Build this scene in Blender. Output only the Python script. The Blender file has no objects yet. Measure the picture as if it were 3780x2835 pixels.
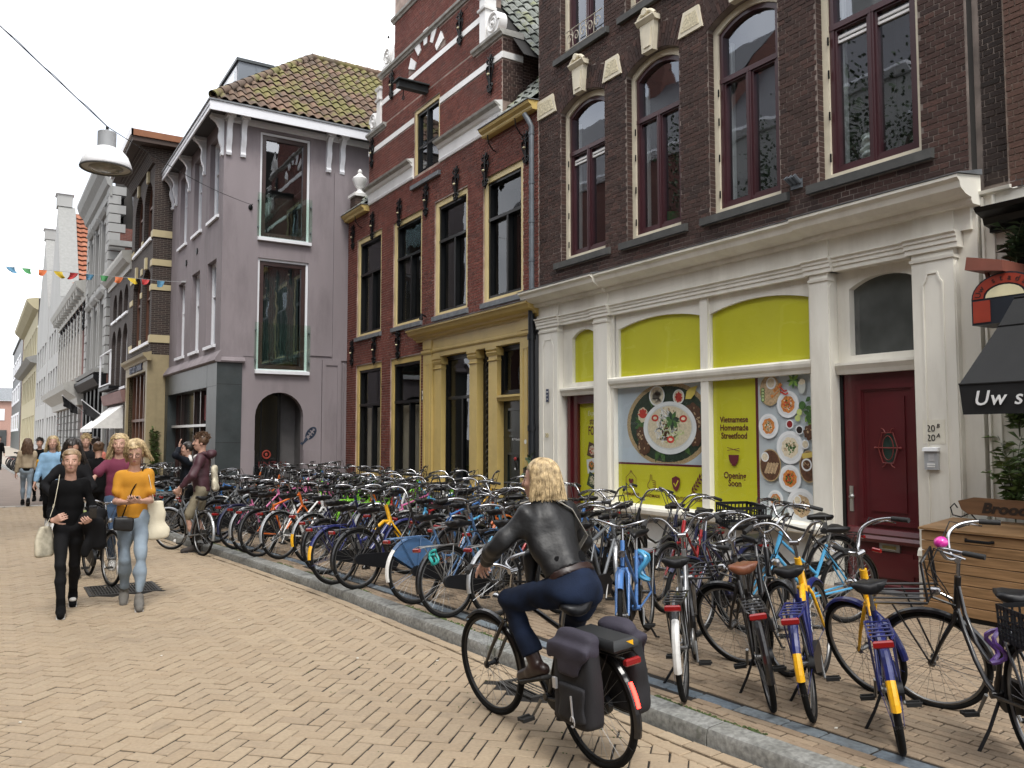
import bpy, bmesh, math, random
import numpy as np
from mathutils import Vector, Matrix
random.seed(7); np.random.seed(7)
R = math.radians
scn = bpy.context.scene
COL = scn.collection

# ---------------------------------------------------------------- camera
cam_d = bpy.data.cameras.new('camera')
cam = bpy.data.objects.new('camera', cam_d); COL.objects.link(cam)
cam_d.sensor_fit = 'HORIZONTAL'; cam_d.sensor_width = 36.0
cam_d.lens = 3059.0 / 3780.0 * 36.0
cam_d.clip_start = 0.05; cam_d.clip_end = 2000
cam.location = (0, 0, 1.75)
cam.rotation_euler = (R(90 + 3.638), 0, R(-32.009))
scn.camera = cam
# ---------------------------------------------------------------- world: bright broken overcast
SUN_EL, SUN_AZ = 58.0, 200.0          # azimuth clockwise from +Y
world = bpy.data.worlds.new('World'); scn.world = world; world.use_nodes = True
nt = world.node_tree; nt.nodes.clear()
wo = nt.nodes.new('ShaderNodeOutputWorld'); bg = nt.nodes.new('ShaderNodeBackground')
sky = nt.nodes.new('ShaderNodeTexSky'); sky.sky_type = 'NISHITA'; sky.sun_disc = False
sky.sun_elevation = R(SUN_EL); sky.sun_rotation = R(SUN_AZ)
sky.air_density = 1.0; sky.dust_density = 1.5
tc = nt.nodes.new('ShaderNodeTexCoord')
mp = nt.nodes.new('ShaderNodeMapping'); mp.inputs['Scale'].default_value = (1.0, 1.0, 1.7)
mp.inputs['Location'].default_value = (5.1, 2.2, 0.7)
ns = nt.nodes.new('ShaderNodeTexNoise'); ns.inputs['Scale'].default_value = 1.6
ns.inputs['Detail'].default_value = 5; ns.inputs['Roughness'].default_value = 0.5
rp = nt.nodes.new('ShaderNodeValToRGB')
rp.color_ramp.elements[0].position = 0.38; rp.color_ramp.elements[0].color = (0.36, 0.36, 0.36, 1)
rp.color_ramp.elements[1].position = 0.56; rp.color_ramp.elements[1].color = (1, 1, 1, 1)
mx = nt.nodes.new('ShaderNodeMix'); mx.data_type = 'RGBA'
CLOUD = 16.0
mx.inputs['B'].default_value = (CLOUD * 1.0, CLOUD * 1.0, CLOUD * 1.01, 1)
nt.links.new(tc.outputs['Generated'], mp.inputs['Vector']); nt.links.new(mp.outputs[0], ns.inputs['Vector'])
nt.links.new(ns.outputs['Fac'], rp.inputs['Fac']); nt.links.new(rp.outputs['Color'], mx.inputs['Factor'])
nt.links.new(sky.outputs['Color'], mx.inputs['A']); nt.links.new(mx.outputs['Result'], bg.inputs['Color'])
bg.inputs['Strength'].default_value = 0.10
nt.links.new(bg.outputs[0], wo.inputs['Surface'])
# ---------------------------------------------------------------- one soft sun behind the cloud
sd = bpy.data.lights.new('sun', 'SUN'); sd.energy = 1.5; sd.angle = R(18); sd.color = (1.0, 0.96, 0.90)
sun = bpy.data.objects.new('sun', sd); COL.objects.link(sun)
_d = Vector((math.sin(R(SUN_AZ)) * math.cos(R(SUN_EL)), math.cos(R(SUN_AZ)) * math.cos(R(SUN_EL)), math.sin(R(SUN_EL))))
sun.rotation_euler = (-_d).to_track_quat('-Z', 'Y').to_euler()
# ---------------------------------------------------------------- exposure
vs = scn.view_settings
vs.view_transform = 'Standard'; vs.look = 'None'; vs.gamma = 1.0; vs.use_curve_mapping = False
vs.exposure = 0.78
scn.render.engine = 'CYCLES'

# ================================================================ helpers
def tag(o, label=None, cat=None, group=None, kind=None):
    if label: o['label'] = label
    if cat: o['category'] = cat
    if group: o['group'] = group
    if kind: o['kind'] = kind
    return o
def empty(name, loc=(0, 0, 0), rz=0.0, label=None, cat=None, group=None):
    o = bpy.data.objects.new(name, None); COL.objects.link(o)
    o.empty_display_size = 0.1
    o.location = loc; o.rotation_euler = (0, 0, rz)
    return tag(o, label, cat, group)
def copy_tree(o, parent=None):
    c = o.copy(); COL.objects.link(c); c.parent = parent
    for ch in o.children: copy_tree(ch, c)
    return c

class MB:
    def __init__(s): s.v = []; s.f = []; s.m = []; s.mi = 0
    def quad(s, a, b, c, d):
        n = len(s.v); s.v += [tuple(a), tuple(b), tuple(c), tuple(d)]; s.f.append((n, n+1, n+2, n+3)); s.m.append(s.mi); return s
    def poly(s, pts):
        n = len(s.v); s.v += [tuple(p) for p in pts]; s.f.append(tuple(range(n, n+len(pts)))); s.m.append(s.mi); return s
    def raw(s, v, f):
        n = len(s.v); s.v += [tuple(p) for p in v]; s.f += [tuple(i+n for i in q) for q in f]; s.m += [s.mi]*len(f); return s
    def box(s, a, b, ch=0.0):
        x0, y0, z0 = [min(p, q) for p, q in zip(a, b)]; x1, y1, z1 = [max(p, q) for p, q in zip(a, b)]
        if ch <= 0:
            return s.raw([(x0,y0,z0),(x1,y0,z0),(x1,y1,z0),(x0,y1,z0),(x0,y0,z1),(x1,y0,z1),(x1,y1,z1),(x0,y1,z1)],
                         [(0,3,2,1),(4,5,6,7),(0,1,5,4),(1,2,6,5),(2,3,7,6),(3,0,4,7)])
        c = min(ch, (x1-x0)*.45, (y1-y0)*.45, (z1-z0)*.45)
        v = [];
        for (z, i) in ((z0, c), (z0+c, 0), (z1-c, 0), (z1, c)):
            k = i
            v += [(x0+k+ (c if i==0 else 0)*0, y0+k, z), (x1-k, y0+k, z), (x1-k, y1-k, z), (x0+k, y1-k, z)]
        f = [(0,3,2,1),(12,13,14,15)]
        for l in range(3):
            for q in range(4):
                a_ = l*4+q; b_ = l*4+(q+1) % 4; f.append((a_, b_, b_+4, a_+4))
        return s.raw(v, f)
    def obox(s, M, sx, sy, sz):
        n = len(s.v); s.box((-sx/2,-sy/2,-sz/2), (sx/2,sy/2,sz/2))
        for i in range(n, len(s.v)): s.v[i] = tuple(M @ Vector(s.v[i]))
        return s
    def bar(s, p, q, w, h=None, up=(0,0,1)):
        p = Vector(p); q = Vector(q); d = (q-p); L = d.length
        if L < 1e-6: return s
        z = d/L; u = Vector(up)
        if abs(z.dot(u)) > .98: u = Vector((1,0,0))
        x = u.cross(z).normalized(); y = z.cross(x)
        M = Matrix((x, y, z)).transposed().to_4x4(); M.translation = (p+q)/2
        return s.obox(M, w, h or w, L)
    def tube(s, path, r, n=8, closed=False, caps=True, flat=1.0):
        P = [Vector(p) for p in path]; N = len(P)
        rr = r if hasattr(r, '__len__') else [r]*N
        base = len(s.v); T = []
        for i in range(N):
            if closed: t = P[(i+1) % N]-P[i-1]
            else: t = P[min(i+1, N-1)]-P[max(i-1, 0)]
            T.append(t.normalized() if t.length > 1e-9 else Vector((0,0,1)))
        u = Vector((0,0,1)) if abs(T[0].z) < .9 else Vector((1,0,0))
        u = (u - T[0]*u.dot(T[0])).normalized()
        for i in range(N):
            u = u - T[i]*u.dot(T[i])
            u = u.normalized() if u.length > 1e-6 else T[i].orthogonal().normalized()
            w = T[i].cross(u)
            for k in range(n):
                a = 2*math.pi*k/n
                s.v.append(tuple(P[i] + (u*math.cos(a)*flat + w*math.sin(a))*rr[i]))
        M = N if closed else N-1
        for i in range(M):
            for k in range(n):
                a = base+i*n+k; b = base+i*n+(k+1) % n; j = (i+1) % N
                s.f.append((a, b, base+j*n+(k+1) % n, base+j*n+k)); s.m.append(s.mi)
        if caps and not closed:
            s.f.append(tuple(base+k for k in range(n))[::-1]); s.m.append(s.mi)
            s.f.append(tuple(base+(N-1)*n+k for k in range(n))); s.m.append(s.mi)
        return s
    def lathe(s, prof, n=16, c=(0,0,0), axis='z', caps=True):
        base = len(s.v)
        for (r, h) in prof:
            for k in range(n):
                a = 2*math.pi*k/n; p = (r*math.cos(a), r*math.sin(a), h)
                if axis == 'y': p = (p[0], p[2], p[1])
                if axis == 'x': p = (p[2], p[0], p[1])
                s.v.append((p[0]+c[0], p[1]+c[1], p[2]+c[2]))
        for i in range(len(prof)-1):
            for k in range(n):
                a = base+i*n+k; b = base+i*n+(k+1) % n
                s.f.append((a, b, b+n, a+n)); s.m.append(s.mi)
        if caps:
            s.f.append(tuple(base+k for k in range(n))[::-1]); s.m.append(s.mi)
            s.f.append(tuple(base+(len(prof)-1)*n+k for k in range(n))); s.m.append(s.mi)
        return s
    def prism(s, poly, M, h):
        n = len(poly); base = len(s.v)
        for (u, v) in poly: s.v.append(tuple(M(u, v, 0)))
        for (u, v) in poly: s.v.append(tuple(M(u, v, h)))
        s.f.append(tuple(base+k for k in range(n))); s.m.append(s.mi)
        s.f.append(tuple(base+n+k for k in range(n))[::-1]); s.m.append(s.mi)
        for k in range(n):
            a = base+k; b = base+(k+1) % n
            s.f.append((a, b, b+n, a+n)); s.m.append(s.mi)
        return s
    def ball(s, c, r, n=10, m=6):
        r = r if hasattr(r, '__len__') else (r, r, r); base = len(s.v)
        for i in range(m+1):
            t = math.pi*i/m
            for k in range(n):
                a = 2*math.pi*k/n
                s.v.append((c[0]+r[0]*math.sin(t)*math.cos(a), c[1]+r[1]*math.sin(t)*math.sin(a), c[2]+r[2]*math.cos(t)))
        for i in range(m):
            for k in range(n):
                a = base+i*n+k; b = base+i*n+(k+1) % n
                s.f.append((a, a+n, b+n, b)); s.m.append(s.mi)
        return s
    def xf(s, M, start=0):
        for i in range(start, len(s.v)): s.v[i] = tuple(M @ Vector(s.v[i]))
        return s
    def mesh(s, name, mats, smooth=False, angle=None, fix=True):
        me = bpy.data.meshes.new(name); me.from_pydata(s.v, [], s.f)
        mats = mats if isinstance(mats, (list, tuple)) else [mats]
        for m_ in mats: me.materials.append(m_)
        if len(mats) > 1: me.polygons.foreach_set('material_index', s.m)
        if fix and len(s.f) < 30000:
            bm = bmesh.new(); bm.from_mesh(me); bmesh.ops.recalc_face_normals(bm, faces=bm.faces); bm.to_mesh(me); bm.free()
        if smooth:
            me.polygons.foreach_set('use_smooth', [True]*len(me.polygons))
            if angle: me.set_sharp_from_angle(angle=R(angle))
        me.update(); return me
    def build(s, name, mats, parent=None, smooth=False, angle=None, fix=True):
        o = bpy.data.objects.new(name, s.mesh(name, mats, smooth, angle, fix)); COL.objects.link(o)
        o.parent = parent; return o

def link_mesh(name, me, parent=None, loc=None, rot=None, scale=None):
    o = bpy.data.objects.new(name, me); COL.objects.link(o); o.parent = parent
    if loc is not None: o.location = loc
    if rot is not None: o.rotation_euler = rot
    if scale is not None: o.scale = scale
    return o

def text_mesh(txt, size, depth=0.002, align='CENTER', shear=0.0, sx=1.0, bold=0.0, spacing=1.0):
    cu = bpy.data.curves.new('txt', 'FONT'); cu.body = txt; cu.size = size; cu.extrude = depth
    cu.align_x = align; cu.align_y = 'CENTER'; cu.shear = shear; cu.offset = bold; cu.space_character = spacing
    cu.resolution_u = 3
    ob = bpy.data.objects.new('txt', cu); COL.objects.link(ob)
    dg = bpy.context.evaluated_depsgraph_get(); me = bpy.data.meshes.new_from_object(ob.evaluated_get(dg))
    bpy.data.objects.remove(ob); bpy.data.curves.remove(cu)
    if sx != 1.0:
        for v in me.vertices: v.co.x *= sx
    return me
# ================================================================ materials (all procedural)
MATS = {}
def _nodes(name):
    m = bpy.data.materials.new(name); m.use_nodes = True; t = m.node_tree
    b = t.nodes['Principled BSDF']; return m, t, b
def srgb(r, g, b):
    f = lambda c: (c/255/12.92) if c/255 <= .04045 else ((c/255+.055)/1.055)**2.4
    return (f(r), f(g), f(b))
def vary(t, b, col, amt=0.12, scale=6.0, col2=None, detail=4.0, bump=0.0, bscale=None, coords='Object', dirt=0.0, dirtcol=(.05,.045,.04), dscale=1.3, zstretch=1.0):
    N, Lk = t.nodes, t.links
    c = N.new('ShaderNodeTexCoord'); mpn = N.new('ShaderNodeMapping'); mpn.inputs['Scale'].default_value = (1, 1, zstretch)
    Lk.new(c.outputs[coords], mpn.inputs['Vector'])
    n1 = N.new('ShaderNodeTexNoise'); n1.inputs['Scale'].default_value = scale; n1.inputs['Detail'].default_value = detail
    Lk.new(mpn.outputs[0], n1.inputs['Vector'])
    r = N.new('ShaderNodeValToRGB'); e = r.color_ramp.elements
    e[0].position = .3; e[1].position = .7
    e[0].color = tuple(x*(1-amt) for x in col)+(1,); e[1].color = tuple(min(1, x*(1+amt)) for x in (col2 or col))+(1,)
    Lk.new(n1.outputs['Fac'], r.inputs['Fac']); out = r.outputs['Color']
    if dirt > 0:
        n2 = N.new('ShaderNodeTexNoise'); n2.inputs['Scale'].default_value = dscale; n2.inputs['Detail'].default_value = 8; n2.inputs['Roughness'].default_value = .65
        Lk.new(mpn.outputs[0], n2.inputs['Vector'])
        r2 = N.new('ShaderNodeValToRGB'); r2.color_ramp.elements[0].position = .48; r2.color_ramp.elements[1].position = .72
        r2.color_ramp.elements[0].color = (0,0,0,1); r2.color_ramp.elements[1].color = (dirt,)*3+(1,)
        Lk.new(n2.outputs['Fac'], r2.inputs['Fac'])
        mxn = N.new('ShaderNodeMix'); mxn.data_type = 'RGBA'; mxn.inputs['B'].default_value = tuple(dirtcol)+(1,)
        Lk.new(r2.outputs['Color'], mxn.inputs['Factor']); Lk.new(out, mxn.inputs['A']); out = mxn.outputs['Result']
    Lk.new(out, b.inputs['Base Color'])
    if bump > 0:
        n3 = N.new('ShaderNodeTexNoise'); n3.inputs['Scale'].default_value = bscale or scale*4; n3.inputs['Detail'].default_value = 3
        Lk.new(c.outputs[coords], n3.inputs['Vector'])
        bn = N.new('ShaderNodeBump'); bn.inputs['Strength'].default_value = bump; bn.inputs['Distance'].default_value = .01
        Lk.new(n3.outputs['Fac'], bn.inputs['Height']); Lk.new(bn.outputs[0], b.inputs['Normal'])
    return out
def mat(name, col, rough=.6, metal=0.0, amt=.1, scale=6.0, bump=0.0, bscale=None, col2=None, dirt=0.0, dirtcol=(.05,.045,.04), dscale=1.3, coat=0.0, spec=.5, coords='Object', sheen=0.0, zstretch=1.0):
    if name in MATS: return MATS[name]
    m, t, b = _nodes(name)
    b.inputs['Roughness'].default_value = rough; b.inputs['Metallic'].default_value = metal
    b.inputs['Specular IOR Level'].default_value = spec; b.inputs['Coat Weight'].default_value = coat; b.inputs['Coat Roughness'].default_value = .08
    if sheen: b.inputs['Sheen Weight'].default_value = sheen
    vary(t, b, col, amt, scale, col2, bump=bump, bscale=bscale, dirt=dirt, dirtcol=dirtcol, dscale=dscale, coords=coords, zstretch=zstretch)
    MATS[name] = m; return m
def mat_pieces(name, cols, rough=.85, bump=.25, bscale=60, grime=.25, grimecol=(.05,.04,.03), gscale=.9, fine=.15, spec=.3, moss=None):
    if name in MATS: return MATS[name]
    m, t, b = _nodes(name); N, Lk = t.nodes, t.links
    b.inputs['Roughness'].default_value = rough; b.inputs['Specular IOR Level'].default_value = spec
    g = N.new('ShaderNodeNewGeometry'); oi = N.new('ShaderNodeObjectInfo')
    ad = N.new('ShaderNodeMath'); ad.operation = 'ADD'; fr = N.new('ShaderNodeMath'); fr.operation = 'FRACT'
    Lk.new(g.outputs['Random Per Island'], ad.inputs[0]); Lk.new(oi.outputs['Random'], ad.inputs[1]); Lk.new(ad.outputs[0], fr.inputs[0])
    r = N.new('ShaderNodeValToRGB'); r.color_ramp.interpolation = 'LINEAR'
    n = len(cols)
    while len(r.color_ramp.elements) < n: r.color_ramp.elements.new(.5)
    for i, c in enumerate(cols):
        r.color_ramp.elements[i].position = i/(n-1); r.color_ramp.elements[i].color = tuple(c)+(1,)
    Lk.new(fr.outputs[0], r.inputs['Fac'])
    n2 = N.new('ShaderNodeTexNoise'); n2.inputs['Scale'].default_value = gscale; n2.inputs['Detail'].default_value = 8; n2.inputs['Roughness'].default_value = .62
    Lk.new(g.outputs['Position'], n2.inputs['Vector'])
    r2 = N.new('ShaderNodeValToRGB'); r2.color_ramp.elements[0].position = .42; r2.color_ramp.elements[1].position = .75
    r2.color_ramp.elements[0].color = (0,0,0,1); r2.color_ramp.elements[1].color = (grime,)*3+(1,)
    Lk.new(n2.outputs['Fac'], r2.inputs['Fac'])
    mx_ = N.new('ShaderNodeMix'); mx_.data_type = 'RGBA'; mx_.inputs['B'].default_value = tuple(grimecol)+(1,)
    Lk.new(r2.outputs['Color'], mx_.inputs['Factor']); Lk.new(r.outputs['Color'], mx_.inputs['A']); out = mx_.outputs['Result']
    n3 = N.new('ShaderNodeTexNoise'); n3.inputs['Scale'].default_value = bscale; n3.inputs['Detail'].default_value = 4
    Lk.new(g.outputs['Position'], n3.inputs['Vector'])
    hv = N.new('ShaderNodeHueSaturation'); mr = N.new('ShaderNodeMapRange')
    mr.inputs['From Min'].default_value = .3; mr.inputs['From Max'].default_value = .7
    mr.inputs['To Min'].default_value = 1-fine; mr.inputs['To Max'].default_value = 1+fine
    Lk.new(n3.outputs['Fac'], mr.inputs['Value']); Lk.new(mr.outputs[0], hv.inputs['Value']); Lk.new(out, hv.inputs['Color']); out = hv.outputs['Color']
    if moss:
        n4 = N.new('ShaderNodeTexNoise'); n4.inputs['Scale'].default_value = moss[1]; n4.inputs['Detail'].default_value = 6
        Lk.new(g.outputs['Position'], n4.inputs['Vector'])
        r4 = N.new('ShaderNodeValToRGB'); r4.color_ramp.elements[0].position = moss[2]; r4.color_ramp.elements[1].position = moss[2]+.12
        r4.color_ramp.elements[0].color = (0,0,0,1); r4.color_ramp.elements[1].color = (moss[3],)*3+(1,)
        Lk.new(n4.outputs['Fac'], r4.inputs['Fac'])
        m4 = N.new('ShaderNodeMix'); m4.data_type = 'RGBA'; m4.inputs['B'].default_value = tuple(moss[0])+(1,)
        Lk.new(r4.outputs['Color'], m4.inputs['Factor']); Lk.new(out, m4.inputs['A']); out = m4.outputs['Result']
    Lk.new(out, b.inputs['Base Color'])
    bn = N.new('ShaderNodeBump'); bn.inputs['Strength'].default_value = bump; bn.inputs['Distance'].default_value = .006
    Lk.new(n3.outputs['Fac'], bn.inputs['Height']); Lk.new(bn.outputs[0], b.inputs['Normal'])
    MATS[name] = m; return m
def mat_glass(name='pane_glass', ior=1.9, tint=(.80,.84,.84)):
    if name in MATS: return MATS[name]
    m, t, b = _nodes(name); N, Lk = t.nodes, t.links; N.remove(b)
    out = N['Material Output']
    tr = N.new('ShaderNodeBsdfTransparent'); tr.inputs[0].default_value = tuple(tint)+(1,)
    gl = N.new('ShaderNodeBsdfGlossy'); gl.inputs['Roughness'].default_value = .015; gl.inputs['Color'].default_value = (.92,.95,1,1)
    f0 = ((ior-1)/(ior+1))**2; lw = N.new('ShaderNodeLayerWeight'); lw.inputs['Blend'].default_value = .5      # symmetric Schlick
    pw = N.new('ShaderNodeMath'); pw.operation = 'POWER'; pw.inputs[1].default_value = 5; Lk.new(lw.outputs['Facing'], pw.inputs[0])
    fr = N.new('ShaderNodeMath'); fr.operation = 'MULTIPLY_ADD'; fr.inputs[1].default_value = 1-f0; fr.inputs[2].default_value = f0; Lk.new(pw.outputs[0], fr.inputs[0])
    c = N.new('ShaderNodeTexCoord'); n = N.new('ShaderNodeTexNoise'); n.inputs['Scale'].default_value = 2.2; n.inputs['Detail'].default_value = 1
    bn = N.new('ShaderNodeBump'); bn.inputs['Strength'].default_value = .035; bn.inputs['Distance'].default_value = .05
    Lk.new(c.outputs['Object'], n.inputs['Vector']); Lk.new(n.outputs['Fac'], bn.inputs['Height']); Lk.new(bn.outputs[0], gl.inputs['Normal'])
    mx_ = N.new('ShaderNodeMixShader'); Lk.new(fr.outputs[0], mx_.inputs[0]); Lk.new(tr.outputs[0], mx_.inputs[1]); Lk.new(gl.outputs[0], mx_.inputs[2])
    Lk.new(mx_.outputs[0], out.inputs['Surface'])
    MATS[name] = m; return m
def mat_walltex(name, cA, cB, mortar, bw=.21, bh=.06, axis='yz', rough=.85, ms=.012):
    if name in MATS: return MATS[name]
    m, t, b = _nodes(name); N, Lk = t.nodes, t.links
    b.inputs['Roughness'].default_value = rough; b.inputs['Specular IOR Level'].default_value = .3
    g = N.new('ShaderNodeNewGeometry'); sp = N.new('ShaderNodeSeparateXYZ'); cb = N.new('ShaderNodeCombineXYZ')
    Lk.new(g.outputs['Position'], sp.inputs[0])
    ad = N.new('ShaderNodeMath'); ad.operation = 'ADD'; Lk.new(sp.outputs['X'], ad.inputs[0]); Lk.new(sp.outputs['Y'], ad.inputs[1])
    Lk.new(ad.outputs[0], cb.inputs['X']); Lk.new(sp.outputs['Z'], cb.inputs['Y'])
    br = N.new('ShaderNodeTexBrick'); br.inputs['Scale'].default_value = 1.0; br.inputs['Brick Width'].default_value = bw; br.inputs['Row Height'].default_value = bh
    br.inputs['Mortar Size'].default_value = ms/2; br.inputs['Color1'].default_value = tuple(cA)+(1,); br.inputs['Color2'].default_value = tuple(cB)+(1,); br.inputs['Mortar'].default_value = tuple(mortar)+(1,)
    Lk.new(cb.outputs[0], br.inputs['Vector']); Lk.new(br.outputs['Color'], b.inputs['Base Color'])
    MATS[name] = m; return m

M_road = mat_pieces('paver_yellow', [(.298,.228,.152), (.326,.252,.170), (.312,.243,.166), (.342,.268,.182), (.282,.218,.149)], rough=.8, bump=.22, bscale=45, grime=.30, grimecol=(.22,.18,.135), gscale=.7, fine=.10, moss=((.15,.12,.09), 2.6, .62, .45))
M_side = mat_pieces('paver_side', [(.21,.155,.105), (.25,.188,.128), (.23,.178,.124), (.265,.20,.135), (.19,.147,.103)], rough=.75, bump=.2, bscale=45, grime=.45, grimecol=(.13,.10,.075), gscale=1.1, fine=.12)
M_joint = mat('joint_sand', (.014,.011,.008), .95, amt=.4, scale=3, bump=.3)
M_asph = mat('far_road', (.19,.15,.125), .9, amt=.12, scale=2.0, bump=.1, bscale=60)
M_kerb = mat_pieces('kerb_granite', [(.185,.185,.17), (.23,.23,.215), (.205,.21,.20)], rough=.7, bump=.45, bscale=35, grime=.5, grimecol=(.10,.10,.085), gscale=4, fine=.35, moss=((.06,.075,.03), 5, .62, .6))
M_blue = mat_pieces('bluestone', [(.10,.125,.15), (.145,.17,.195), (.075,.10,.125), (.17,.195,.21)], rough=.6, bump=.3, bscale=30, grime=.4, grimecol=(.09,.085,.07), gscale=5, fine=.25)
M_brickB = mat_pieces('brick_brown', [(.040,.024,.020), (.062,.033,.027), (.052,.030,.025), (.085,.044,.035), (.033,.021,.019)], bump=.5, bscale=50, grime=.5, grimecol=(.028,.022,.020), gscale=.9, fine=.25)
M_mortB = mat('mortar_pale', (.23,.19,.165), .95, amt=.35, scale=4, dirt=.6, dirtcol=(.06,.05,.045))
M_brickC = mat_pieces('brick_red', [(.135,.042,.032), (.178,.053,.039), (.150,.048,.037), (.205,.070,.051), (.102,.038,.031)], bump=.6, bscale=50, grime=.55, grimecol=(.055,.028,.024), gscale=.8, fine=.28)
M_mortC = mat('mortar_red', (.34,.26,.22), .95, amt=.35, scale=4, dirt=.7, dirtcol=(.07,.04,.035))
M_brickA = mat_pieces('brick_orange', [(.080,.044,.034), (.108,.058,.043), (.092,.051,.039)], bump=.5, bscale=50, grime=.4, grimecol=(.07,.04,.03), gscale=.9, fine=.2)
M_cream = mat('cream_paint', (.80,.775,.69), .45, amt=.05, scale=1.6, dirt=.5, dirtcol=(.47,.43,.35), dscale=1.8, bump=.08, bscale=14, zstretch=.22)
M_white = mat('white_paint', (.80,.79,.77), .4, amt=.04, scale=2, dirt=.35, dirtcol=(.45,.43,.39), dscale=1.5)
M_cstone = mat('cream_stone', (.66,.60,.46), .6, amt=.06, scale=5, dirt=.4, dirtcol=(.40,.35,.25), dscale=3, bump=.1, bscale=30)
M_rough_stone = mat('rough_panel', (.56,.50,.35), .9, amt=.25, scale=30, bump=1.0, bscale=40)
M_ochre = mat('ochre_paint', (.56,.415,.145), .42, amt=.06, scale=2, dirt=.35, dirtcol=(.30,.205,.07), dscale=1.6)
M_ochre2 = mat('pale_ochre', (.66,.54,.27), .45, amt=.06, scale=2, dirt=.3, dirtcol=(.4,.3,.12))
M_maroonf = mat('maroon_frame', (.050,.014,.018), .35, amt=.12, scale=3, coat=.3)
M_reddoor = mat('red_door', (.085,.009,.012), .38, amt=.1, scale=2.5, coat=.35, dirt=.2, dirtcol=(.08,.02,.02))
M_blackp = mat('black_paint', (.006,.0065,.007), .42, amt=.2, scale=4, coat=.1, spec=.3)
M_iron = mat('black_iron', (.004,.004,.0045), .5, amt=.3, scale=20, bump=.2, spec=.2)
M_hard = mat('sill_stone', (.055,.055,.052), .75, amt=.2, scale=8, dirt=.4, dirtcol=(.12,.12,.11), dscale=3, bump=.15)
M_sillC = mat('sill_bluestone', (.14,.15,.16), .7, amt=.2, scale=8, bump=.15)
M_lead = mat('lead', (.16,.17,.18), .55, amt=.3, scale=6, bump=.2, bscale=12)
M_zinc = mat('zinc_pipe', (.12,.135,.15), .5, metal=.3, amt=.15, scale=6)
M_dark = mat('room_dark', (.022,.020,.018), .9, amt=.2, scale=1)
M_glass = mat_glass(ior=2.6)
M_glassC = mat_glass('dim_glass', 1.55, (.62,.66,.66))
M_glassW = mat_glass('shop_glass', 1.5, (.97,.98,.97))
M_gold = mat('gilt', (.70,.50,.18), .35, metal=.8)
M_black = mat('black_plain', (.010,.010,.010), .6, amt=.1)
# ================================================================ ground: road, kerb, pavement
PAVE_Z = 0.10
KP = [(0.0,3.78),(2.0,3.68),(2.9,3.60),(3.6,3.54),(5.5,3.46),(7.3,3.38),(8.9,3.30),(10.8,3.12),(12.7,2.92),(14.0,2.76),(15.8,2.56),(19.0,2.24),(24,1.85),(32.6,1.42),(43.6,1.05),(60,.42),(80,-.5),(170,-4)]
SP = [(0.0,4.20),(2.67,4.0),(4.3,3.86),(8.5,3.66),(11.1,3.47),(13.5,3.22),(16,2.98)]
def interp(tab, y):
    if y <= tab[0][0]: return tab[0][1]
    for (a, b), (c, d) in zip(tab, tab[1:]):
        if y <= c: return b+(d-b)*(y-a)/(c-a)
    return tab[-1][1]
kerbx = lambda y: interp(KP, y)
stripx = lambda y: interp(SP, y)

# one sheet to the horizon
g = MB(); g.quad((-600,-300,-.03), (600,-300,-.03), (600,1200,-.03), (-600,1200,-.03))
ground = tag(g.build('ground', M_joint), kind='structure')
# road bed (joint sand) + far asphalt-like road
road = MB()
ys = [-6,-2,0,2,4,6,8,10,12,14,16,18,20,22,24.6]
for a, b in zip(ys, ys[1:]): road.quad((-4.3,a,-.006), (kerbx(a),a,-.006), (kerbx(b),b,-.006), (-4.3,b,-.006))
road = tag(road.build('road', M_joint), kind='structure')
fr = MB()
ys = [24.6,28,32.6,38,43.6,52,60,70,80,120,170]
for a, b in zip(ys, ys[1:]): fr.quad((-6,a,-.004), (kerbx(a),a,-.004), (kerbx(b),b,-.004), (-6,b,-.004))
tag(fr.build('far_road', M_asph), kind='structure')
rs = MB()   # pale stone band where the brick road ends
for i in range(24):
    x = -4.2+i*.25
    if x < kerbx(24.6)-.25: rs.box((x+.004,24.3,-.02), (x+.246,24.6,.002))
tag(rs.build('paving_band', mat_pieces('band_stone', [(.36,.33,.29),(.42,.39,.35),(.33,.31,.28)])), kind='structure')

# herringbone clinkers, long axes at 45 degrees to the street
def paver_mesh(name, L, W, T=.03, c=.005, j=.0095):
    m_ = MB(); a, b = L/2-j/2, W/2-j/2
    m_.raw([(-a,-b,-T),(a,-b,-T),(a,b,-T),(-a,b,-T),(-a,-b,-c),(a,-b,-c),(a,b,-c),(-a,b,-c),(-a+c,-b+c,0),(a-c,-b+c,0),(a-c,b-c,0),(-a+c,b-c,0)],
           [(8,9,10,11)]+[(q,(q+1)%4,(q+1)%4+4,q+4) for q in range(4)]+[(q+4,(q+1)%4+4,(q+1)%4+8,q+8) for q in range(4)])
    return m_
U = .1035
pv = paver_mesh('paver', 2*U, U)
pav_me = pv.mesh('paver', M_road)
GR = [(.95,1.69,10.22,10.90), (3.10,3.40,4.72,5.16)]      # iron gratings in the road
def in_view(x, y, z=0.0, mx=1.08, my=1.08):
    dx, dy, dz = x, y, z-1.75
    yw, pt = R(32.009), R(3.638)
    fw = (math.sin(yw)*math.cos(pt), math.cos(yw)*math.cos(pt), math.sin(pt))
    d = dx*fw[0]+dy*fw[1]+dz*fw[2]
    if d < .5: return False
    r_ = dx*math.cos(yw)-dy*math.sin(yw)
    up = (-math.sin(yw)*math.sin(pt), -math.cos(yw)*math.sin(pt), math.cos(pt))
    u_ = dx*up[0]+dy*up[1]+dz*up[2]
    return abs(r_/d) < 1890/3059*mx and abs(u_/d) < 1417/3059*my
cells = []
c45 = math.sqrt(.5)
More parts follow.
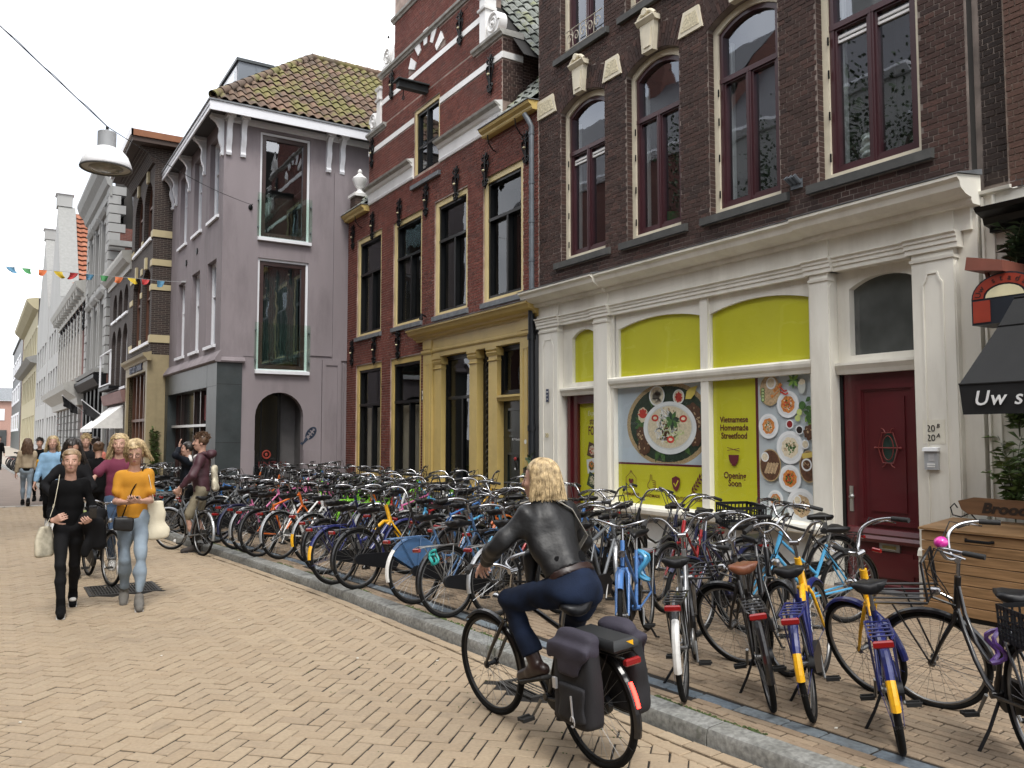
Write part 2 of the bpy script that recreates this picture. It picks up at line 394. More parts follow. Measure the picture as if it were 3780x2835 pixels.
for i in range(-200, 350):
    for k in range(-200, 350):
        t_ = (i-k) % 4
        if t_ == 0: u, v, ang = (i+1)*U, (k+.5)*U, 0.0
        elif t_ == 3: u, v, ang = (i+.5)*U, (k+1)*U, 90.0
        else: continue
        x, y = (u-v)*c45, (u+v)*c45
        if x < -4.2 or y < .8 or y > 24.2 or x > kerbx(y)-.20: continue
        if not in_view(x, y, 0, 1.75, 1.35): continue
        if any(a-.02 < x < b+.02 and c-.02 < y < d+.02 for a, b, c, d in GR): continue
        cells.append((x, y, R(45+ang), math.hypot(x, y)))
cells.sort(key=lambda q: q[3])
rest = MB()
for n_, (x, y, a, d_) in enumerate(cells):
    rz = random.gauss(0, .012); dz = random.gauss(0, .0016)+.001
    ox, oy = random.gauss(0, .0012), random.gauss(0, .0012)
    tx, ty = random.gauss(0, .008), random.gauss(0, .008)
    if n_ < 300:
        o = link_mesh('paver', pav_me, road, (x+ox, y+oy, dz), (tx, ty, a+rz))
    else:
        Mx = Matrix.Translation((x+ox, y+oy, dz)) @ Matrix.Rotation(a+rz, 4, 'Z') @ Matrix.Rotation(tx, 4, 'X') @ Matrix.Rotation(ty, 4, 'Y')
        s0 = len(rest.v); rest.raw(pv.v, pv.f); rest.xf(Mx, s0)
o = rest.build('paver_field', M_road, road, fix=False); tag(o, kind='stuff')
# gutter course along the kerb: single row of stretchers
gut = MB(); y = 1.5
while y < 24:
    x = kerbx(y)-.30+.11; a = math.atan2(kerbx(y+.2)-kerbx(y), .2)
    for q in range(2):
        s0 = len(gut.v); gut.raw(pv.v, pv.f)
        gut.xf(Matrix.Translation((x-.06+q*.105, y+.1*q, random.gauss(0,.0015)+(.007,.013)[q])) @ Matrix.Rotation(R(90)-a, 4, 'Z'), s0)
    y += 2*U
tag(gut.build('gutter_course', M_road, road, fix=False), kind='stuff')

# iron gratings
def grating(x0, x1, y0, y1, label, nx, ny):
    e = empty('drain_grating', ((x0+x1)/2, (y0+y1)/2, 0), label=label, cat='drain grating')
    w, h = x1-x0, y1-y0
    f = MB(); t = .035
    f.box((-w/2,-h/2,-.03), (w/2,-h/2+t,.012)); f.box((-w/2,h/2-t,-.03), (w/2,h/2,.012))
    f.box((-w/2,-h/2+t,-.03), (-w/2+t,h/2-t,.012)); f.box((w/2-t,-h/2+t,-.03), (w/2,h/2-t,.012))
    f.build('frame', M_iron2, e)
    b_ = MB(); b_.box((-w/2+t,-h/2+t,-.028), (w/2-t,h/2-t,-.022)); b_.build('pit', M_black, e)
    bm_ = MB(); bm_.box((-.006,-h/2+t,-.02), (.006,h/2-t,.009)); me = bm_.mesh('bar', M_iron2)
    for q in range(nx): link_mesh('bar', me, e, (-w/2+t+(q+.5)*(w-2*t)/nx, 0, 0))
    for q in range(1, ny):
        c_ = MB(); c_.box((-w/2+t, -.01, -.024), (w/2-t, .01, .004)); o = c_.build('cross_bar', M_iron2, e); o.location = (0, -h/2+q*h/ny, 0)
M_iron2 = mat('cast_iron', (.045,.042,.038), .6, metal=.3, amt=.3, scale=12, bump=.2)
grating(.95, 1.69, 10.22, 10.90, 'wide dark cast iron grating in the road behind the walking women', 22, 3)
grating(3.10, 3.40, 4.72, 5.16, 'small iron gutter grating by the kerb beside the cyclist', 7, 2)

fp = MB()
for a, b in ((25.9,28),(28,32),(32,44),(44,60),(60,80),(80,170)): fp.quad((kerbx(a)+.1,a,PAVE_Z), (5.5,a,PAVE_Z), (5.5,b,PAVE_Z), (kerbx(b)+.1,b,PAVE_Z))
tag(fp.build('far_pavement', mat('far_paving', (.33,.29,.24), .9, amt=.12, scale=3)), kind='structure')
# pavement bed
sb = MB(); ys = [-6,0,2,4,6,8,10,12,14,16,18,20,22,26,32,44,60,80,170]
for a, b in zip(ys, ys[1:]): sb.quad((kerbx(a)+.1,a,PAVE_Z-.008), (8.6,a,PAVE_Z-.008), (8.6,b,PAVE_Z-.008), (kerbx(b)+.1,b,PAVE_Z-.008))
pavement = tag(sb.build('pavement', M_joint), kind='structure')
PL, PW = .20, .072
sv = paver_mesh('paver', PL, PW, .03, .004, .009); sme = sv.mesh('paver', M_side)
cells = []
for r_ in range(0, 80):
    off = (r_ % 2)*PL/2+random.uniform(-.03, .03)
    y = 1.0+off
    while y < 26:
        x = kerbx(y)+.10+PW*(r_+.5)
        sx = stripx(y)
        if y < 16.2 and abs(x-sx) < .088: y += PL; continue
        if x < 8.05 and not (y > 21.3 and x > 4.7) and in_view(x, y, .1, 1.25, 1.25):
            a = math.atan2(kerbx(y+.2)-kerbx(y-.2), .4)
            cells.append((x, y, R(90)-a, math.hypot(x, y)))
        y += PL
cells.sort(key=lambda q: q[3])
rest = MB()
for n_, (x, y, a, d_) in enumerate(cells):
    rz = random.gauss(0, .015); dz = random.gauss(0, .0018)+PAVE_Z; tx, ty = random.gauss(0, .012), random.gauss(0, .008)
    if n_ < 300: link_mesh('paver', sme, pavement, (x, y, dz), (tx, ty, a+rz))
    else:
        s0 = len(rest.v); rest.raw(sv.v, sv.f)
        rest.xf(Matrix.Translation((x, y, dz)) @ Matrix.Rotation(a+rz, 4, 'Z') @ Matrix.Rotation(tx, 4, 'X'), s0)
tag(rest.build('paver_field', M_side, pavement, fix=False), kind='stuff')
# bluestone strip in the pavement
st = paver_mesh('strip_stone', .30, .115, .03, .008, .012); stm = st.mesh('strip_stone', M_blue)
y = 1.6
while y < 16:
    L = random.choice((.24,.30,.34,.40)); yy = y+L/2
    a = math.atan2(stripx(yy+.2)-stripx(yy-.2), .4)
    link_mesh('strip_stone', stm, pavement, (stripx(yy), yy, PAVE_Z+random.uniform(-.002,.005)), (0, 0, R(90)-a+random.gauss(0,.02)), (L/.30, 1, 1))
    y += L
# granite kerb stones
kerb = empty('kerb', (0, 0, 0)); tag(kerb, kind='structure')
y = 0.6; n_ = 0
while y < 60:
    L = (random.uniform(.85, 1.15) if y < 26 else 4.0)
    y0, y1 = y+.004, y+L-.004
    k = MB(); ns_ = 5
    prof = [(-.070,-.05), (-.068,.068), (-.055,.094), (-.035,.103), (.085,.110), (.098,.104), (.098,-.05)]
    vs_ = []
    for q in range(ns_+1):
        yy = y0+(y1-y0)*q/ns_; xx = kerbx(yy); w_ = random.gauss(0, .002)
        vs_.append([(xx+a_+w_, yy, b_+random.gauss(0, .0015)) for a_, b_ in prof])
    P_ = len(prof)
    k.raw([p for r_ in vs_ for p in r_], [(a_*P_+b_, a_*P_+b_+1, (a_+1)*P_+b_+1, (a_+1)*P_+b_) for a_ in range(ns_) for b_ in range(P_-1)]
          + [tuple(range(P_)), tuple(range(ns_*P_, ns_*P_+P_))[::-1]])
    k.build('kerb_stone', M_kerb, kerb, smooth=True, angle=28)
    y += L; n_ += 1
# moss tufts in the kerb joint and litter crumbs
mo = MB()
M_moss = mat('moss', (.05,.075,.02), .95, amt=.5, scale=20)
for _ in range(1400):
    y = random.uniform(2.2, 14);
    if math.sin(y*2.1)+math.sin(y*5.3+1) < -.1: continue
    x = kerbx(y)+.108+random.gauss(0,.012); h_ = random.uniform(.004,.013)
    mo.ball((x, y, PAVE_Z+.001), (random.uniform(.006,.014), random.uniform(.008,.02), h_), 5, 3)
for _ in range(700):
    y = random.choice((random.uniform(2.6, 4.4), random.uniform(2.6,6.5))); x = random.uniform(1.6, kerbx(y)-.3)
    i = (x+y)*c45/U;
    if abs(i-round(i)) > .12: continue
    mo.ball((x, y, -.001), (random.uniform(.004,.009), random.uniform(.004,.009), .004), 5, 3)
tag(mo.build('moss', M_moss, fix=False), 'green moss growing in the joint behind the granite kerb', 'moss', kind='stuff')
lt = MB()
for (x, y) in [(.9,4.1),(1.9,3.35),(2.5,6.3),(2.05,8.2),(3.0,5.9),(.2,6.0),(3.0,7.6),(1.2,7.2),(2.7,9.0),(4.1,3.1),(4.4,5.2)]:
    z = .006 if x < kerbx(y) else PAVE_Z+.006
    lt.ball((x, y, z), (random.uniform(.008,.018), random.uniform(.006,.012), .004), 6, 3)
tag(lt.build('litter', mat('litter_white', (.6,.58,.52), .8)), 'pale crumbs of litter scattered on the paving', 'litter', kind='stuff')
# ================================================================ facade toolkit
class Fac:
    def __init__(s, ox, oy, ang_deg, flip=1):
        a = R(ang_deg); s.u = Vector((-math.sin(a), math.cos(a), 0)); s.n = Vector((-math.cos(a), -math.sin(a), 0))*flip; s.o = Vector((ox, oy, 0))
    def P(s, a, d, z): return s.o+s.u*a+s.n*d+Vector((0, 0, z))
    def box(s, mb, s0, s1, d0, d1, z0, z1):
        p = s.P; mb.raw([p(s0,d0,z0),p(s1,d0,z0),p(s1,d1,z0),p(s0,d1,z0),p(s0,d0,z1),p(s1,d0,z1),p(s1,d1,z1),p(s0,d1,z1)],
                        [(0,3,2,1),(4,5,6,7),(0,1,5,4),(1,2,6,5),(2,3,7,6),(3,0,4,7)]); return mb
    def prof(s, mb, pr, s0, s1):
        n = len(pr); mb.raw([s.P(s0,d,z) for d, z in pr]+[s.P(s1,d,z) for d, z in pr],
            [tuple(range(n)), tuple(range(2*n-1, n-1, -1))]+[(k,(k+1)%n,(k+1)%n+n,k+n) for k in range(n)]); return mb
    def rot(s):
        x = -s.u; M = Matrix((x, Vector((0,0,1)), s.n)).transposed().to_4x4(); return M
FB = Fac(8.1, 0, 0)
def fpath(s0, s1, z0, z1, rise, n=12):
    if rise <= 0: return [(s0,z0),(s0,z1),(s1,z1),(s1,z0)]
    w = (s1-s0)/2; c = (s0+s1)/2
    if rise >= w*.98: r_ = w; zc = z1-w
    else: r_ = (w*w+rise*rise)/(2*rise); zc = z1-r_
    a0 = math.asin(min(1, w/r_)); out = [(s0, z0)]
    for k in range(n+1):
        a = -a0+2*a0*k/n; out.append((c+r_*math.sin(a), zc+r_*math.cos(a)))
    return out+[(s1, z0)]
def ring(F, mb, po, pi, d0, d1, closed=True):
    n = len(po); base = len(mb.v)
    for path, d in ((po,d1),(pi,d1),(po,d0),(pi,d0)):
        mb.v += [tuple(F.P(a, d, z)) for a, z in path]
    M_ = n if closed else n-1
    for k in range(M_):
        j = (k+1) % n
        for q in ((k, j, n+j, n+k), (n+k, n+j, 3*n+j, 3*n+k), (2*n+k, 2*n+j, j, k)):
            mb.f.append(tuple(base+i for i in q)); mb.m.append(mb.mi)
def fprism(F, mb, path, d0, d1):
    n = len(path); mb.raw([F.P(a,d0,z) for a, z in path]+[F.P(a,d1,z) for a, z in path],
        [tuple(range(n)), tuple(range(2*n-1,n-1,-1))]+[(k,(k+1)%n,(k+1)%n+n,k+n) for k in range(n)])
def arc_top(op, s):
    s0, s1, z0, z1, rise = op
    if rise <= 0: return z1
    w = (s1-s0)/2; c = (s0+s1)/2
    if rise >= w*.98: r_ = w; zc = z1-w
    else: r_ = (w*w+rise*rise)/(2*rise); zc = z1-r_
    return zc+math.sqrt(max(0, r_*r_-(s-c)**2))
def wall(F, mb, s0, s1, z0, z1, ops, depth=.25, d=0.0, back=None):
    S = sorted({s0, s1, *[v for o in ops for v in o[:2] if s0 < v < s1]}); Z = sorted({z0, z1, *[v for o in ops for v in o[2:4] if z0 < v < z1]})
    for a, b in zip(S, S[1:]):
        for c, e in zip(Z, Z[1:]):
            m_, n_ = (a+b)/2, (c+e)/2
            if any(o[0] < m_ < o[1] and o[2] < n_ < o[3] for o in ops): continue
            mb.quad(F.P(a,d,c), F.P(b,d,c), F.P(b,d,e), F.P(a,d,e))
    for o in ops:
        pth = fpath(*o[:5]); n = len(pth)
        for k in range(n):
            (a, z), (b, y) = pth[k], pth[(k+1) % n]
            mb.quad(F.P(a,d,z), F.P(b,d,y), F.P(b,d-depth,y), F.P(a,d-depth,z))
        if o[4] > 0:
            for k in range(1, n-2):
                (a, z), (b, y) = pth[k], pth[k+1]
                mb.quad(F.P(a,d,z), F.P(b,d,y), F.P(b,d,o[3]), F.P(a,d,o[3]))
def courses(s0, s1, z0, z1, forb, L=.21, Hc=.062, j=.0125, shift=0.0):
    out = []; r_ = 0; z = z0
    while z+Hc*.6 < z1:
        zt = min(z+Hc, z1); iv = sorted(forb((z+zt)/2)); free = []; a = s0
        for b, c in iv:
            if b > a: free.append((a, min(b, s1)))
            a = max(a, c)
        if a < s1: free.append((a, s1))
        hd = r_ % 2; l = L/2 if hd else L; off = (0 if hd else (L/4 if (r_//2) % 2 else -L/4))+shift
        for a, b in free:
            k = math.floor((a-off)/l)
            while off+k*l < b:
                p, q = max(a, off+k*l), min(b, off+(k+1)*l)
                if q-p > .03: out.append((p+j/2, q-j/2, z+j/2, zt-j/2, (q-p) > l*.99))
                k += 1
        z += Hc; r_ += 1
    return out
def lay_bricks(F, parent, name, rects, mat_, proud=.007, nmax=300, order=None, d=0.0):
    cx_ = cam.location
    key = order or (lambda r_: (F.P((r_[0]+r_[1])/2, 0, (r_[2]+r_[3])/2)-cx_).length)
    vis = [r_ for r_ in rects if in_view(*F.P((r_[0]+r_[1])/2, 0, (r_[2]+r_[3])/2), 1.03, 1.03)]
    full = sorted([r_ for r_ in vis if r_[4] and (r_[1]-r_[0]) > .15], key=key)[:nmax]
    fs = set(id(r_) for r_ in full)
    if full:
        w, h = full[0][1]-full[0][0], full[0][3]-full[0][2]
        m_ = MB(); Fac(0,0,0).box(m_, -w/2, w/2, -.01, proud, -h/2, h/2); me = m_.mesh(name, mat_)
        rz = math.atan2(-F.u.x, F.u.y)
        for r_ in full:
            p = F.P((r_[0]+r_[1])/2, d+random.gauss(0,.0012), (r_[2]+r_[3])/2)
            link_mesh(name, me, parent, p, (0, 0, rz), (1, (r_[1]-r_[0])/w, (r_[3]-r_[2])/h))
    rest = MB()
    for r_ in rects:
        if id(r_) in fs: continue
        pr = d+proud+random.gauss(0,.0015); a, b, c, e = r_[:4]; p = F.P
        rest.raw([p(a,d-.008,c),p(b,d-.008,c),p(b,d-.008,e),p(a,d-.008,e),p(a,pr,c),p(b,pr,c),p(b,pr,e),p(a,pr,e)],
                 [(4,5,6,7),(0,1,5,4),(1,2,6,5),(2,3,7,6),(3,0,4,7)])
    if rest.v: tag(rest.build(name+'work', mat_, parent, fix=False), kind='stuff')
def soldier_arch(F, op, h, w=.066, j=.009, skip=(), proud=.008):
    s0, s1, z0, z1, rise = op; W = (s1-s0)/2; c = (s0+s1)/2; r_ = (W*W+rise*rise)/(2*rise); zc = z1-r_
    a0 = math.asin(W/r_)+.05; n = int(2*a0*(r_+h/2)/w); res = []
    for k in range(n):
        a, b = -a0+2*a0*k/n+j/2/r_, -a0+2*a0*(k+1)/n-j/2/r_; m_ = c+(r_+h/2)*math.sin((a+b)/2)
        if any(p < m_ < q for p, q in skip): continue
        halves = ((r_, r_+h*.5-j/2), (r_+h*.5+j/2, r_+h)) if k % 2 else ((r_, r_+h*.25-j/2), (r_+h*.25+j/2, r_+h*.75-j/2), (r_+h*.75+j/2, r_+h))
        for ra, rb in halves: res.append([(c+ra*math.sin(a), zc+ra*math.cos(a)), (c+ra*math.sin(b), zc+ra*math.cos(b)), (c+rb*math.sin(b), zc+rb*math.cos(b)), (c+rb*math.sin(a), zc+rb*math.cos(a))])
    return res
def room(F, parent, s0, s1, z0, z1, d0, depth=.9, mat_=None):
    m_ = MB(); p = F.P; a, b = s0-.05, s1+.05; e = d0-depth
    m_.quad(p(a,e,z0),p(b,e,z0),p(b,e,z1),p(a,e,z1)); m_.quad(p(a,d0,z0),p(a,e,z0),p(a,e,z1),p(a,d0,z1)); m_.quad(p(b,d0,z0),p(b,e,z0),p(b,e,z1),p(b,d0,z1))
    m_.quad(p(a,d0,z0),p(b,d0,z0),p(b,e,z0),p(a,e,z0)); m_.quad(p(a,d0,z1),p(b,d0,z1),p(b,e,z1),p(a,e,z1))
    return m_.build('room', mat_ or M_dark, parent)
def window(F, parent, op, d, fw, fm, sw, sm, transom=None, mull=None, fd=.10, gm=None, deep=.9, sill=None, name='window', inner=.012, room_m=None, casement=True):
    s0, s1, z0, z1, rise = op
    po = fpath(s0, s1, z0, z1, rise); pi = fpath(s0+fw, s1-fw, z0+fw*.5, z1-fw, rise*.92 if rise else 0)
    m_ = MB(); ring(F, m_, po, pi, d-fd, d); w = m_.build(name, fm, parent, smooth=rise > 0, angle=35)
    a, b, c, e = s0+fw, s1-fw, z0+fw*.5, z1-fw; rr = rise*.92 if rise else 0
    m_ = MB(); ring(F, m_, fpath(a,b,c,e,rr), fpath(a+sw,b-sw,c+sw,e-sw,rr*.9 if rr else 0), d-fd, d-.03)
    spr = e-rr
    if transom: F.box(m_, a, b, d-fd, d-.022, transom-sw*.55, transom+sw*.55)
    lo, hi = c, (transom or (spr+.05))
    for q in (mull or []):
        F.box(m_, q-sw*.55, q+sw*.55, d-fd, d-.026, lo, hi)
        if casement: F.box(m_, q-.006, q+.006, d-.03, d-.018, lo, hi)
    if mull and casement:
        xs = [a]+list(mull)+[b]
        for p, q in zip(xs, xs[1:]):
            pw = sw*.55 if p != a else sw; qw = sw*.55 if q != b else sw
            ring(F, m_, fpath(p+pw*.7,q-qw*.7,lo+sw*.6,hi-sw*.4,0), fpath(p+pw+sw*.5,q-qw-sw*.5,lo+sw*1.5,hi-sw*.9,0), d-fd+.02, d-.045)
    m_.build('sash', sm, w, smooth=rise > 0, angle=35)
    # panes
    cuts = [a]+list(mull or [])+[b]; gd = d-fd+.035
    for p, q in zip(cuts, cuts[1:]):
        g_ = MB(); g_.quad(F.P(p+sw*.5,gd,c+sw*.5), F.P(q-sw*.5,gd,c+sw*.5), F.P(q-sw*.5,gd,hi-sw*.3), F.P(p+sw*.5,gd,hi-sw*.3)); g_.build('pane', gm or M_glass, w)
    if transom:
        g_ = MB(); g_.poly([F.P(x,gd+.004,z) for x, z in fpath(a+sw*.5,b-sw*.5,transom,e-sw*.5,rr*.9 if rr else 0)]); g_.build('pane', gm or M_glass, w)
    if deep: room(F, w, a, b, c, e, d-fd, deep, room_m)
    if sill:
        sm_, sh, sp, ov = sill; q = MB(); F.prof(q, [(d-.02,z0-sh),(sp,z0-sh),(sp,z0-.02),(d-.02,z0+.015)], s0-ov, s1+ov); q.build('sill', sm_, w)
    return w
# ================================================================ brown brick house with the cream shopfront
B = empty('brick_house', (8.1, 8.2, PAVE_Z), label='dark brown brick house with cream shopfront and yellow posters', cat='house')
def reparent(o, root):   # keep world coordinates while hanging under a root that is not at the origin
    o.parent = root; o.matrix_parent_inverse = Matrix.Translation(-root.location); return o
class Under:
    def __init__(s, root): s.r = root
    def __enter__(s): s.b = set(bpy.data.objects); return s
    def __exit__(s, *a):
        bpy.context.view_layer.update()
        for o in bpy.data.objects:
            if o not in s.b and o.parent is None: reparent(o, s.r)
BW = [(10.17,11.37), (8.47,9.63), (6.73,7.91), (4.91,6.17)]
with Under(B):
    ops1 = [(a, b, 4.72, 7.47, .17) for a, b in BW]
    ops2 = [(a, b, 8.27, 10.9, .17) for a, b in BW]
    m_ = MB(); wall(FB, m_, 4.40, 12.05, 4.1, 12.6, ops1+ops2, .22)
    bw = m_.build('wall', M_mortB)
    m_ = MB(); m_.box((8.35,4.40,0), (9.3,12.05,3.9)); m_.quad((9.6,4.4,4),(9.6,12.05,4),(9.6,12.05,12.6),(9.6,4.4,12.6)); m_.quad((8.1,4.4,12.6),(9.6,4.4,12.6),(9.6,12.05,12.6),(8.1,12.05,12.6))
    m_.quad((8.1,12.05,4.1),(9.6,12.05,4.1),(9.6,12.05,12.6),(8.1,12.05,12.6)); m_.quad((8.1,4.4,4.1),(9.6,4.4,4.1),(9.6,4.4,12.6),(8.1,4.4,12.6))
    m_.build('core', M_dark)
    blocks = [(11.48,12.05,11.58,12.05), (9.72,10.19,9.80,10.10), (7.98,8.46,8.05,8.35), (6.22,6.70,6.29,6.60), (4.42,4.86,4.42,4.76)]
    HA = .36
    def forbB(z):
        iv = []
        for o in ops1+ops2:
            s0, s1, z0, z1, rise = o; W = (s1-s0)/2; c = (s0+s1)/2; r_ = (W*W+rise*rise)/(2*rise); zc = z1-r_
            if z0 < z < z1-rise: iv.append((s0, s1))
            elif z1-rise <= z < zc+r_+HA:
                ro = r_+HA; hw = math.sqrt(max(0, ro*ro-(z-zc)**2)); hw = min(hw, W+.06) ; iv.append((c-hw, c+hw))
            if z1-.03 < z < z1+.56: iv.append((c-.17, c+.17))
            if z0-.11 < z < z0+.0: iv.append((s0-.12, s1+.12))
        for a, b, c, e in blocks:
            for o_ in (0, 3.45):
                if 7.38+o_ < z < 7.72+o_: t = (z-7.38-o_)/.34; iv.append((a+(c-a)*t-.004, b+(e-b)*t+.004))
        return iv
    rects = courses(4.42, 12.04, 4.28, 10.6, forbB)
    lay_bricks(FB, bw, 'brick', rects, M_brickB)
    # brick reveals at each opening (left-hand jamb faces the camera)
    m_ = MB()
    for o in ops1+ops2[:2]:
        z = o[2]+.005; k = 0
        while z < o[3]-o[4]-.05:
            d = 0.0 if k % 2 else -.004
            FB.box(m_, o[1]-.003, o[1]+.01, -.105, -.004, z, z+.052); FB.box(m_, o[1]-.003, o[1]+.01, -.215, -.115, z, z+.052)
            FB.box(m_, o[0]-.01, o[0]+.003, -.105, -.004, z, z+.052); FB.box(m_, o[0]-.01, o[0]+.003, -.215, -.115, z, z+.052)
            z += .062; k += 1
    tag(m_.build('jamb_bricks', M_brickB, bw, fix=False), kind='stuff')
    # flat brick arches
    m_ = MB()
    for o in ops1+ops2[:2]:
        c = (o[0]+o[1])/2
        for q in soldier_arch(FB, o, HA, skip=((c-.15,c+.15),)):
            ins = min(abs(q[0][0]-c), 9)
            v = [FB.P(a,-.006,z) for a, z in q]+[FB.P(a,.010+random.gauss(0,.001),z) for a, z in q]
            m_.raw(v, [(4,5,6,7),(0,1,5,4),(1,2,6,5),(2,3,7,6),(3,0,4,7)])
    tag(m_.build('arch_bricks', M_brickB, bw, fix=False), kind='stuff')
    # cream impost blocks with rough panels, keystones
    for o_ in (0, 3.45):
        for a, b, c, e in blocks:
            m_ = MB(); fprism(FB, m_, [(a,7.385+o_),(b,7.385+o_),(e,7.72+o_),(c,7.72+o_)], -.01, .035); st_ = m_.build('impost_stone', M_cstone)
            i = .06; m_ = MB(); fprism(FB, m_, [(a+i,7.385+i+o_),(b-i,7.385+i+o_),(e-i*.8,7.72-i+o_),(c+i*.8,7.72-i+o_)], .03, .041); m_.build('rough_face', M_rough_stone, st_)
    for o in ops1:
        c = (o[0]+o[1])/2; z = o[3]
        m_ = MB(); fprism(FB, m_, [(c-.115,z-.03),(c+.115,z-.03),(c+.16,z+.40),(c-.16,z+.40)], -.02, .09); ks = m_.build('keystone', M_cstone)
        m_ = MB(); fprism(FB, m_, [(c-.07,z+.03),(c+.07,z+.03),(c+.105,z+.30),(c+.07,z+.335),(c-.07,z+.335),(c-.105,z+.30)], .08, .105)
        FB.prof(m_, [(-.02,z+.40),(.10,z+.40),(.15,z+.455),(.15,z+.475),(-.02,z+.475)], c-.20, c+.20)
        for sg in (-1, 1):
            m_.tube([FB.P(c+sg*(.19-.16*t), .10, z+.475+.09*math.sin(t*1.7)) for t in [q/6 for q in range(7)]], [.03]*7, 8)
        m_.lathe([(.0,-.09),(.055,-.09),(.055,.06),(0,.06)], 12, FB.P(c, .06, z+.56), 'x')
        m_.build('key_cap', M_cstone, ks)
    # first floor windows
    for i, o in enumerate(ops1):
        tr = 6.56; s0, s1 = o[0], o[1]
        w = window(FB, None, (s0,s1,4.76,7.46,.17), -.10, .085, M_cstone, .062, M_maroonf, tr, [(s0+s1)/2], fd=.13, deep=1.4)
        q = MB(); FB.prof(q, [(-.2,4.62),(.075,4.60),(.075,4.70),(-.2,4.76)], s0-.14, s1+.14); q.build('sill', M_hard, w)
        # hinges on the left jamb
        q = MB()
        for z in (5.0, 5.5, 6.0, 6.4): FB.box(q, s1-.10, s1-.085, -.10, -.085, z-.05, z+.05)
        q.build('hinge', M_iron, w)
        if i in (0, 3):      # slotted white vents at the head of the casements
            for a, b in ((s0+.17, (s0+s1)/2-.06), ((s0+s1)/2+.06, s1-.17)):
                q = MB(); z = tr-.20
                FB.box(q, a, b, -.19, -.165, z, z+.030); FB.box(q, a, b, -.19, -.165, z+.055, z+.085)
                FB.box(q, a, a+.012, -.19, -.165, z+.030, z+.055); FB.box(q, b-.012, b, -.19, -.165, z+.030, z+.055); q.build('vent', M_white, w)
        # light curtain / blind edge behind the left casement
        q = MB(); FB.box(q, s1-.20, s1-.175, -.30, -.25, 4.8, 7.1); q.build('blind_edge', mat('grey_blind', (.35,.36,.36), .8), w)
    for i, o in enumerate(ops2[:2]):
        s0, s1 = o[0], o[1]
        w = window(FB, None, (s0,s1,8.31,10.89,.17), -.10, .085, M_cstone, .062, M_maroonf, 10.1, [(s0+s1)/2], fd=.13, deep=1.0)
        q = MB(); FB.prof(q, [(-.2,8.18),(.075,8.16),(.075,8.26),(-.2,8.31)], s0-.14, s1+.14); q.build('sill', M_hard, w)
        q = MB()            # wrought-iron balconet
        for z in (8.36, 8.68): q.tube([FB.P(s0+.09,-.03,z), FB.P(s1-.09,-.03,z)], .009, 6)
        for k in range(5):
            c = s0+.22+k*(s1-s0-.44)/4; sg = 1 if k % 2 else -1
            q.tube([FB.P(c+sg*(.095-.0048*t)*math.cos(t*.42), -.03, 8.52+(.105-.0048*t)*math.sin(t*.42)) for t in range(20)], .008, 5)
            if k < 4: q.tube([FB.P(c+.09+t*.02*sg*.3, -.03, 8.38+t*.06) for t in range(6)], .007, 5)
        q.build('balconet', mat('balconet_paint', (.42,.38,.30), .5), w)
    for i, o in enumerate(ops2[2:]):
        s0, s1 = o[0], o[1]
        window(FB, None, (s0,s1,8.31,10.89,.17), -.10, .085, M_cstone, .062, M_maroonf, 10.1, [(s0+s1)/2], fd=.13, deep=1.0)
    # small outdoor spotlights on the brickwork
    q = MB(); FB.box(q, 6.40, 6.56, .008, .03, 4.72, 4.83)
    for k in range(3): q.tube([FB.P(6.42+k*.06, .03, 4.78), FB.P(6.45+k*.06, .11, 4.86)], [.022,.03], 8)
    q.build('spotlight_bracket', M_zinc)

    q = MB(); m1 = M_cream
    # cornice broken forward over the outer bays
    cor = lambda o_: [(0,4.00),(.10+o_,4.00),(.12+o_,4.03),(.12+o_,4.06),(.22+o_,4.08),(.30+o_,4.13),(.32+o_,4.19),(.36+o_,4.22),(.36+o_,4.25),(0,4.30)]
    FB.prof(q, cor(.05), 10.05, 12.12); FB.prof(q, cor(0), 6.30, 10.049); FB.prof(q, cor(.05), 4.32, 6.299)
    q.build('cornice', m1)
    q = MB(); FB.prof(q, [(0,4.305),(.42,4.256),(.42,4.262),(0,4.36)], 10.03, 12.14); FB.prof(q, [(0,4.305),(.37,4.256),(.37,4.262),(0,4.345)], 6.32, 10.029); FB.prof(q, [(0,4.305),(.42,4.256),(.42,4.262),(0,4.36)], 4.30, 6.319)
    q.build('lead_flashing', M_lead)
    q = MB(); FB.box(q, 4.40, 12.04, -.2, .06, 3.78, 4.0); q.build('frieze', m1)
    q = MB(); arch_p = lambda o_: [(-.1,3.62),(.075+o_,3.62),(.075+o_,3.67),(.09+o_,3.675),(.09+o_,3.72),(.105+o_,3.725),(.105+o_,3.755),(.13+o_,3.77),(.13+o_,3.785),(-.1,3.79)]
    FB.prof(q, arch_p(0), 4.6, 12.0); q.build('architrave', m1)
    # pilasters with capitals and panelled shafts
    for (a, b, pn) in ((11.36,11.90,1), (10.03,10.37,0), (6.02,6.27,0), (4.56,5.00,1)):
        q = MB(); FB.box(q, a, b, -.2, .10, .10, 3.62); FB.box(q, a-.005, b+.005, -.1, .125, .10, .55)
        FB.prof(q, [(0,.55),(.14,.55),(.125,.60),(.10,.63),(0,.63)], a-.01, b+.01)
        pl = q.build('pilaster', m1)
        q = MB(); FB.prof(q, arch_p(.05), a-.06, b+.06); FB.prof(q, [(0,3.52),(.115,3.53),(.12,3.56),(0,3.56)], a-.015, b+.015)
        FB.box(q, a, b, 0, .085, 3.79, 4.02); q.build('capital', m1, pl)
